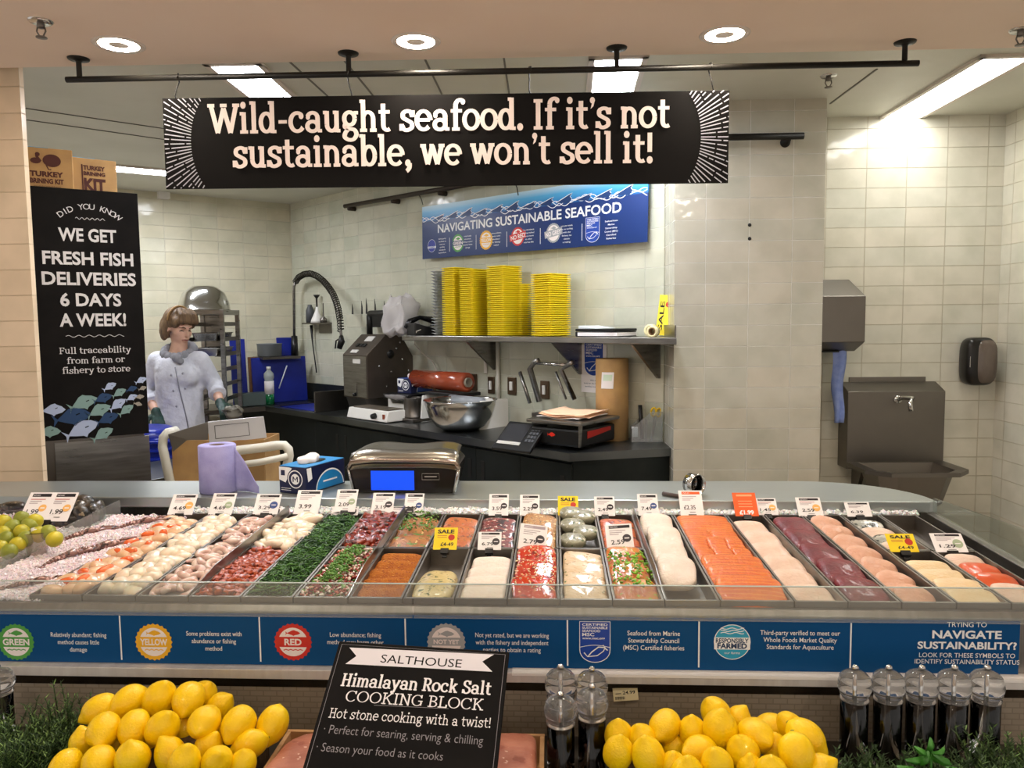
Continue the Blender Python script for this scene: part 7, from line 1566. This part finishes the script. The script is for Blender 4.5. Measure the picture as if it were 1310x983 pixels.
# herbs: uncountable needles
def herb(name, label, px0, px1, ztop, y0, y1, n, seed, cols, ln=.09):
    rnd = random.Random(seed); xa, xb = gy(px0, 940, (y0+y1)/2).x, gy(px1, 940, (y0+y1)/2).x; o = MB(cols[0])
    for k in range(n):
        x, y = rnd.uniform(xa, xb), rnd.uniform(y0, y1); zt = SHZ+(ztop-SHZ)*rnd.uniform(.55, 1.0); lean = Vector((rnd.uniform(-.05, .05), rnd.uniform(-.05, .03), 0))
        b = Vector((x, y, max(SHZ+.002, zt-ln*1.4))); t = Vector((x, y, zt))+lean; o.tube([b, b.lerp(t, .6)+Vector((0, 0, .006)), t], [.0013, .0011, .0006], 4, cols[2])
        for q in range(26):
            f = .25+.75*q/26; c = b.lerp(t, f); a = q*2.4+k; L_ = rnd.uniform(.012, .022)*(1.15-.5*f); d = Vector((math.cos(a), math.sin(a), .75)).normalized()*L_
            w = Vector((-math.sin(a), math.cos(a), 0))*.0013; m_ = rnd.choice(cols)
            o.add([c-w, c+w, c+d*.6+w*.9, c+d, c+d*.6-w*.9], [(0, 1, 2, 3, 4)], m_)
    return tag(stuff(o.build(name)), label, 'herb')
HG = [mat('herb_green', '#44632f', .55), mat('herb_light', '#6b8a48', .55), mat('herb_dark', '#2c4420', .6)]
herb('rosemary', 'bushy rosemary left of the left lemon heap', -30, 72, .838, 1.36, 1.52, 150, 3, HG)
herb('rosemary', 'taller rosemary sprigs behind the left edge of the lemons', 60, 106, .868, 1.47, 1.56, 26, 7, HG)
herb('rosemary', 'dark rosemary in front of the right row of grinders', 1060, 1330, .812, 1.34, 1.46, 210, 4, [HG[2], HG[0], HG[2]])
herb('rosemary', 'rosemary at the lower right corner', 1262, 1340, .842, 1.38, 1.5, 46, 9, HG)
mt = thing('mint_sprig', 'bright green mint sprig in front of the right row of grinders', 'herb', gy(1191, 990, 1.38)); LF = noisy('mint_leaf', '#2c6a1c', '#428a2a', scale=30, rough=.45, bump=.001, bscale=120)
o_ = mt.location; MB(LF).tube([(0, 0, -.08), (0, 0, .06)], .002, 6).build('stem', mt)
for k, (px, py, L_, a) in enumerate(((1190, 955, .028, 78), (1179, 962, .026, 150), (1202, 962, .022, 28), (1172, 973, .034, 190), (1184, 972, .030, 240), (1207, 974, .034, -25), (1196, 970, .028, -60), (1160, 984, .032, 175), (1222, 986, .03, -10))):
    q = gy(px, py, 1.38-.01*k % .03)-o_; ca, sa = math.cos(rad(a)), math.sin(rad(a))
    def lf(u, v):
        w = (.46*math.sin(PI*min(1, u*.95+.03))**.8)*L_*(v-.5); x, z = (u-.5)*L_, w
        return (q.x+x*ca-z*sa, q.y-.010*math.sin(PI*u)+abs(v-.5)*.014, q.z+x*sa+z*ca)
    MB(LF).grid(10, 6, lf).build('leaf', mt)
# salt block crate and the chalkboard
WOOD = noisy('crate_wood', '#b98d5c', '#cba274', scale=6, rough=.6, stretch=(1, 8, 1)); SALT = speckled('salt_block', '#a4604a', '#b87862', [('#e0bcaa', .68, 60), ('#94503c', .6, 18)], scale=60, rough=.5, coat=.1)
xa, xb = gy(368, 938, 1.5).x, gy(697, 938, 1.5).x; zc = gy(500, 937, 1.5).z
cr = thing('wooden_crate', 'shallow wooden crate of pink salt blocks behind the salt block chalkboard', 'crate', ((xa+xb)/2, 1.35, SHZ+.0005)); w = xb-xa; hz = zc-SHZ
m = MB(WOOD)
for y, k in ((.15, 0), (-.15, 0)): MB(WOOD).box((0, y, hz/2), (w, .009, hz)).build('side_board', cr, bev=.001)
for s_ in (-1, 1): MB(WOOD).box((s_*(w/2-.005), 0, hz/2), (.009, .29, hz)).build('side_board', cr, bev=.001)
MB(WOOD).box((0, 0, .004), (w-.02, .29, .008)).build('base_board', cr)
for x, wd, l, mm in ((-w/2+.085, .13, 'pink rock salt block showing left of the chalkboard', .06), (w/2-.062, .095, 'pink rock salt block showing right of the chalkboard', .0), (.0, .14, 'pink rock salt block behind the chalkboard', 0)):
    tag(MB(SALT).ell((0, 0, 0), (wd/2, .12, .033), 24, 12, e=.35 if mm == 0 else .6, fn=lambda p: p+noise.noise_vector(p*18)*.006).build('salt_block', loc=(cr.location.x+x, 1.36, SHZ+.009+.036+(.022 if x else 0)), rot=(rad(-8), 0, 0)), l, 'salt block', 'salt blocks in the crate')
th, ro = rad(54), rad(3.2)
top = gy(539, 827, 1.42); Lb = .49
Rm = (Matrix.Rotation(-th, 4, 'X') @ Matrix.Rotation(ro, 4, 'Y'))
base = top-(Rm @ Vector((0, 0, Lb)))
BM = Matrix.Translation(base) @ Rm; Bi = BM.inverted(); nrm = (Rm @ Vector((0, 1, 0)))
cb_ = thing('chalkboard_sign', 'leaning chalkboard sign advertising Himalayan rock salt cooking blocks', 'sign', base, rot=Rm.to_euler())
def lc(px, py): q = Bi @ gp(px, py, base, nrm); return q.x, q.z
xl, xr = lc(430, 820)[0], lc(648, 835)[0]; xl = (xl+lc(392, 983)[0])/2; xr = (xr+lc(640, 983)[0])/2
MB(CHALK).box(((xl+xr)/2, .004, Lb/2), (xr-xl, .008, Lb)).build('board', cb_, bev=.0015)
CB = mat('chalk_bright', '#ece8ea', .7); CG = mat('chalk_grey', '#8f8a90', .7); RIB = mat('ribbon_white', '#dfdbe2', .7)
ar = Art(CB, -.0006)
ib = .007; ar.line([(xl+ib, .01), (xl+ib, Lb-ib), (xr-ib, Lb-ib), (xr-ib, .01)], .0009, CG)
def pc(px, py): return lc(px, py)
ar.poly([pc(447, 829), pc(632, 838), pc(617, 847), pc(630, 860), pc(442, 850), pc(456, 840)], RIB)
def tl(body, px, py, w_px, h_px, m_, slabf=False, wt=None, bold=0, kx=None):
    a = pc(px-w_px/2, py-.035*0); b = pc(px+w_px/2, py); x = (a[0]+b[0])/2; z = pc(px, py)[1]; w = abs(b[0]-a[0]); h = pc(px, py-h_px)[1]-z
    if slabf: slab(ar, body, x, z, h/1.4, m_, w=w, wt=wt or (.24, .14), bar=.13)
    else: text(ar, body, x, z, h, m_, w=w, bold=bold)
tl('SALTHOUSE', 538, 851.5, 105, 11, CHALK, bold=.0)
tl('Himalayan Rock Salt', 531, 885, 196, 17, CB, True, (.27, .15))
tl('COOKING BLOCK', 529, 906, 180, 15, CB, True, (.17, .08))
tl('Hot stone cooking with a twist!', 524, 929, 211, 13, CB, True, (.15, .13))
tl('\u00b7 Perfect for searing, serving & chilling', 516, 950.5, 206, 12, CG, bold=-.008)
tl('\u00b7 Season your food as it cooks', 486, 972, 164, 12, CG, bold=-.008)
ar.line([pc(480, 907.5), pc(575, 912)], .0007, CG); ar.build('lettering', cb_)
MB(BLACKM).tube([(0, .010, Lb*.8), (0, .10, .1)], .004, 6).build('strut', cb_)

# turn everything of the counter and its shelf together, then measure from the true camera again
for o in set(bpy.data.objects)-_before:
    if o.parent is None and o.users_collection:
        mb_ = TURN @ o.matrix_basis; o.matrix_basis = mb_
EYE, fw, rt, up = _cam
# ================================================================ THE PERSON
PY = 4.9
def pp(px, py, dy=0): return gy(px, py, PY+dy)
pr_ = thing('person', 'person in a white jacket and grey hood, looking down beside the noticeboard', 'person', (pp(231, 540).x, PY, 0))
po = pr_.location
class Blob(MB):
    def cap(s, a, ra, b, rb, sq=1):
        a, b = Vector(a)-po, Vector(b)-po; s.ell(a, ra, 14, 10); s.ell(b, rb, 14, 10); s.tube([a, b], [ra, rb], 14); return s
    def el(s, c, r, T=None): s.ell(c, r, 16, 12, T=T); return s
def finish(o, vox, it=4):
    r = o.modifiers.new('remesh', 'REMESH'); r.mode = 'VOXEL'; r.voxel_size = vox; r.use_smooth_shade = True
    q = o.modifiers.new('smooth', 'SMOOTH'); q.factor = .5; q.iterations = it
    return o
SKINM = noisy('skin', '#d3a48c', '#deb49e', scale=14, rough=.5, sss=.1)
hipL, hipR = pp(222, 565), pp(241, 565)
neck0, neck1 = pp(228, 452), pp(230, 438)
shL, shR = pp(202, 462, .03), pp(256, 462, -.02)
elR, wrR = pp(274, 491, .04), pp(282, 516, -.12); elL, wrL = pp(188, 500, .04), pp(200, 528, -.12)
f_ = Vector((.84, -.50, -.26)).normalized(); upv = (Vector((.10, 0, 1))-f_*Vector((.10, 0, 1)).dot(f_)).normalized(); rv = f_.cross(upv)
hc = pp(229, 420)-po
HM = Matrix(((rv.x, f_.x, upv.x, hc.x), (rv.y, f_.y, upv.y, hc.y), (rv.z, f_.z, upv.z, hc.z), (0, 0, 0, 1)))
b = Blob(SKINM)
b.cap(pp(231, 560), .13, pp(231, 515), .11); b.cap(pp(231, 515), .11, pp(229, 475), .125); b.cap(shL, .05, shR, .05); b.cap(pp(229, 475), .11, pp(228, 462), .08)
b.cap(neck0, .058, neck1, .048); b.cap(neck1, .048, po+HM @ Vector((0, -.01, -.03)), .05)
for s_, e_, w_ in ((shL, elL, wrL), (shR, elR, wrR)): b.cap(s_, .048, e_, .038); b.cap(e_, .038, w_, .026)
for s_ in (-1, 1):
    hp = pp(231+s_*11, 568); kn = Vector((hp.x+s_*.01, PY-.02, .48)); an = Vector((hp.x+s_*.01, PY+.02, .09)); b.cap(hp, .088, kn, .06); b.cap(kn, .06, an, .04); b.cap(an, .042, an+Vector((0, -.14, -.045)), .034)
# head
for c, r in (((0, -.012, .03), (.073, .092, .088)), ((0, .032, -.04), (.055, .052, .062)), ((0, .062, -.088), (.024, .020, .020)), ((.034, .042, -.022), (.030, .030, .032)), ((-.034, .042, -.022), (.030, .030, .032)), ((0, .066, .026), (.048, .022, .018)), ((0, .086, -.060), (.020, .010, .010)), ((.076, -.008, -.012), (.010, .018, .030)), ((-.076, -.008, -.012), (.010, .018, .030)), ((0, .101, -.026), (.013, .012, .010))): b.el(c, r, HM)
b.tube([(0, .080, .016), (0, .103, -.024)], [.008, .011], 10, T=HM)
# hands: palm, four unequal fingers and a thumb each
def hand(blob, wrist, fwd, side, s=1.0, rr=0):
    fwd = fwd.normalized(); nrm_ = Vector((0, 0, 1)); sd = fwd.cross(nrm_).normalized()*side; nrm_ = sd.cross(fwd).normalized()*side
    w = wrist-po; M_ = Matrix(((sd.x, fwd.x, nrm_.x, w.x), (sd.y, fwd.y, nrm_.y, w.y), (sd.z, fwd.z, nrm_.z, w.z), (0, 0, 0, 1)))
    blob.ell((0, .045, 0), (.036+rr, .05+rr, .016+rr), 14, 10, T=M_)
    for k, (x, L_) in enumerate(((-.027, .062), (-.009, .074), (.009, .070), (.026, .054))):
        pts = [(x, .075, 0), (x*1.1, .085+L_*.45, -.006), (x*1.1, .085+L_*.8, -.026), (x*1.1, .085+L_*.92, -.048)]
        blob.tube(pts, [.0095+rr, .009+rr, .0085+rr, .007+rr], 8, T=M_); blob.ell(pts[-1], .007+rr, 8, 6, T=M_)
    pts = [(-.03, .02, -.004), (-.055, .045, -.014), (-.058, .075, -.03)]; blob.tube(pts, [.012+rr, .0105+rr, .0085+rr], 8, T=M_); blob.ell(pts[-1], .0085+rr, 8, 6, T=M_)
fwR = pp(292, 529, -.24)-wrR; fwL = Vector((.35, -.5, -.55))
hand(b, wrR, fwR, 1); hand(b, wrL, fwL, -1)
finish(b.build('body', pr_), .0075, 4)
# gloves
GLV = noisy('glove_green', '#16302a', '#21423a', scale=30, rough=.45, bump=.001, bscale=90)
for w_, fw_, sd_ in ((wrR, fwR, 1), (wrL, fwL, -1)):
    g = Blob(GLV); hand(g, w_, fw_, sd_, rr=.004); d = fw_.normalized(); g.cap(w_-d*.005, .032, w_+d*.03, .028); finish(g.build('glove', pr_), .006, 2)
# jacket
CO = noisy('jacket_white', '#cdd0dc', '#dfe1ea', scale=7, rough=.75, bump=.02, bscale=11, lo=.3, hi=.7)
c = Blob(CO)
c.cap(pp(231, 556), .155, pp(231, 520), .142); c.cap(pp(231, 520), .142, pp(229, 478), .148); c.cap(shL, .066, shR, .066); c.cap(pp(221, 470), .105, pp(237, 470), .105)
c.cap(pp(222, 482, -.07), .075, pp(240, 482, -.08), .072)
for s_, e_, w_ in ((shL, elL, wrL), (shR, elR, wrR)):
    k = e_.lerp(w_, .45); c.cap(s_, .064, e_, .055); c.cap(e_, .055, k, .050)
finish(c.build('jacket', pr_), .014, 5)
for e_, w_ in ((elL, wrL), (elR, wrR)):
    k0, k1 = e_.lerp(w_, .42)-po, e_.lerp(w_, .58)-po; MB(CO).tube([k0, k0.lerp(k1, .5), k1], [.055, .056, .053], 16).build('cuff', pr_, bev=.004)
LNE = mat('seam_shadow', '#8f919c', .8)
ys = [(224, 470), (227, 485), (230, 500), (234, 516), (238, 532), (241, 548)]
dg = bpy.context.evaluated_depsgraph_get()
jk = [o for o in kids(pr_) if o.name.startswith('jacket')][0]; je = jk.evaluated_get(dg)
def on_jacket(px, py, off=.003):
    d = ray(px, py).normalized(); h, l, n_, _ = je.ray_cast(EYE-po, d)
    return (l-d*off) if h else pp(px, py, -.16)-po
MB(LNE).tube([on_jacket(*q) for q in ys], .004, 6).build('front_opening', pr_)
bt = MB(mat('button_grey', '#a9abb6', .5))
for q in ((219, 480), (222, 500), (226, 520), (234, 478), (237, 497)): bt.ell(on_jacket(*q, .001), (.008, .005, .008), 10, 6)
bt.build('button', pr_)
MB(LNE).tube([on_jacket(*q) for q in ((212, 450), (218, 458), (226, 468), (232, 462), (243, 452))], .0045, 6).build('lapel_edge', pr_)
# grey hood
HD = noisy('hood_grey', '#8a8b92', '#9a9ba2', scale=14, rough=.9, bump=.006, bscale=30)
h = Blob(HD)
for i in range(16):
    a = 2*PI*i/16; q = pp(229, 449)-po; fr_ = max(0, -math.sin(a)); h.ell(q+Vector((.088*math.cos(a), .075*math.sin(a), .012*math.sin(a*1)-.030*fr_+.02*max(0, math.sin(a)))), (.029, .029, .034), 10, 8)
h.cap(pp(226, 457, .08), .06, pp(232, 456, .08), .06); h.cap(pp(226, 458, -.11), .03, pp(231, 462, -.12), .02); h.build('hood', pr_); finish(kids(pr_)[-1], .010, 14)
# trousers and shoes
TRS = mat('trouser_dark', '#22242a', .8); t_ = Blob(TRS)
for s_ in (-1, 1):
    hp = pp(231+s_*11, 568); kn = Vector((hp.x+s_*.01, PY-.02, .48)); an = Vector((hp.x+s_*.01, PY+.02, .12)); t_.cap(hp, .098, kn, .075); t_.cap(kn, .075, an, .062)
t_.cap(pp(225, 562), .125, pp(237, 562), .125); finish(t_.build('trousers', pr_), .014, 4)
for s_ in (-1, 1):
    an = Vector((pp(231+s_*11, 568).x+s_*.01, PY+.02, .05))-po; MB(BLACK).ell(an+Vector((0, -.06, -.01)), (.048, .13, .04), 16, 10, e=.7).build('shoe', pr_)
# hair
HR = noisy('hair_brown', '#54402f', '#8a6d4c', scale=60, rough=.55, bump=.006, bscale=160, stretch=(1, 1, .25), lo=.3, hi=.7)
hr = MB(HR)
hr.ell((0, -.030, .045), (.086, .096, .090), 22, 14, T=HM); hr.ell((0, -.075, .0), (.082, .060, .085), 20, 12, T=HM)
for s_ in (-1, 1):
    hr.ell((s_*.072, -.035, -.02), (.022, .045, .075), 14, 10, T=HM); hr.ell((s_*.058, .038, .045), (.022, .034, .038), 14, 10, T=HM)
for k in range(9):
    x = (k-4)*.0135; hr.tube([(x*.8, .02, .128), (x*1.05, .072, .100), (x*1.15, .090-.25*abs(x)*.4, .062), (x*1.18, .088-.3*abs(x)*.5, .040+.004*(k % 3))], [.016, .015, .012, .006], 8, T=HM)
hr.ell((0, -.115, -.045), (.055, .035, .055), 16, 10, T=HM)
finish(hr.build('hair', pr_), .008, 2)
MB(mat('hair_band', '#b08c5c', .5)).tube([HM @ Vector((.088*math.cos(a), -.006-.02*math.sin(a), .045+.094*math.sin(a))) for a in [PI*i/16 for i in range(17)]], .006, 8).build('hair_band', pr_)
# face
def fc_p(x, z):
    bd_ = [o for o in kids(pr_) if o.name.startswith('body')][0].evaluated_get(bpy.context.evaluated_depsgraph_get())
    o0 = HM @ Vector((x, .25, z)); d = (HM.to_3x3() @ Vector((0, -1, 0))); hh, l, n_, _ = bd_.ray_cast(o0, d); return l-d*.001 if hh else HM @ Vector((x, .09, z))
for s_ in (-1, 1):
    MB(mat('brow', '#5c4432', .7)).tube([fc_p(s_*.014, .020), fc_p(s_*.030, .026), fc_p(s_*.044, .018)], [.003, .0036, .0018], 6).build('eyebrow', pr_)
    MB(mat('lash', '#2b1d18', .6)).tube([fc_p(s_*.017, -.002), fc_p(s_*.029, .001), fc_p(s_*.042, -.005)], [.002, .0034, .0016], 6).build('eye', pr_)
MB(mat('lip', '#8c4a44', .5)).tube([fc_p(-.022, -.058), fc_p(-.008, -.055), fc_p(.008, -.055), fc_p(.022, -.058)], [.002, .0048, .0048, .002], 8).build('mouth', pr_)
# what the gloved hand holds
q = pp(298, 528, -.24); tag(MB(mat('crumple_grey', '#6f6b60', .5)).ell((0, 0, 0), (.06, .045, .04), 18, 12, fn=lambda v: v+noise.noise_vector(v*34)*.028).build('crumpled_bag', loc=q), 'crumpled grey bag held in the gloved hand', 'bag')
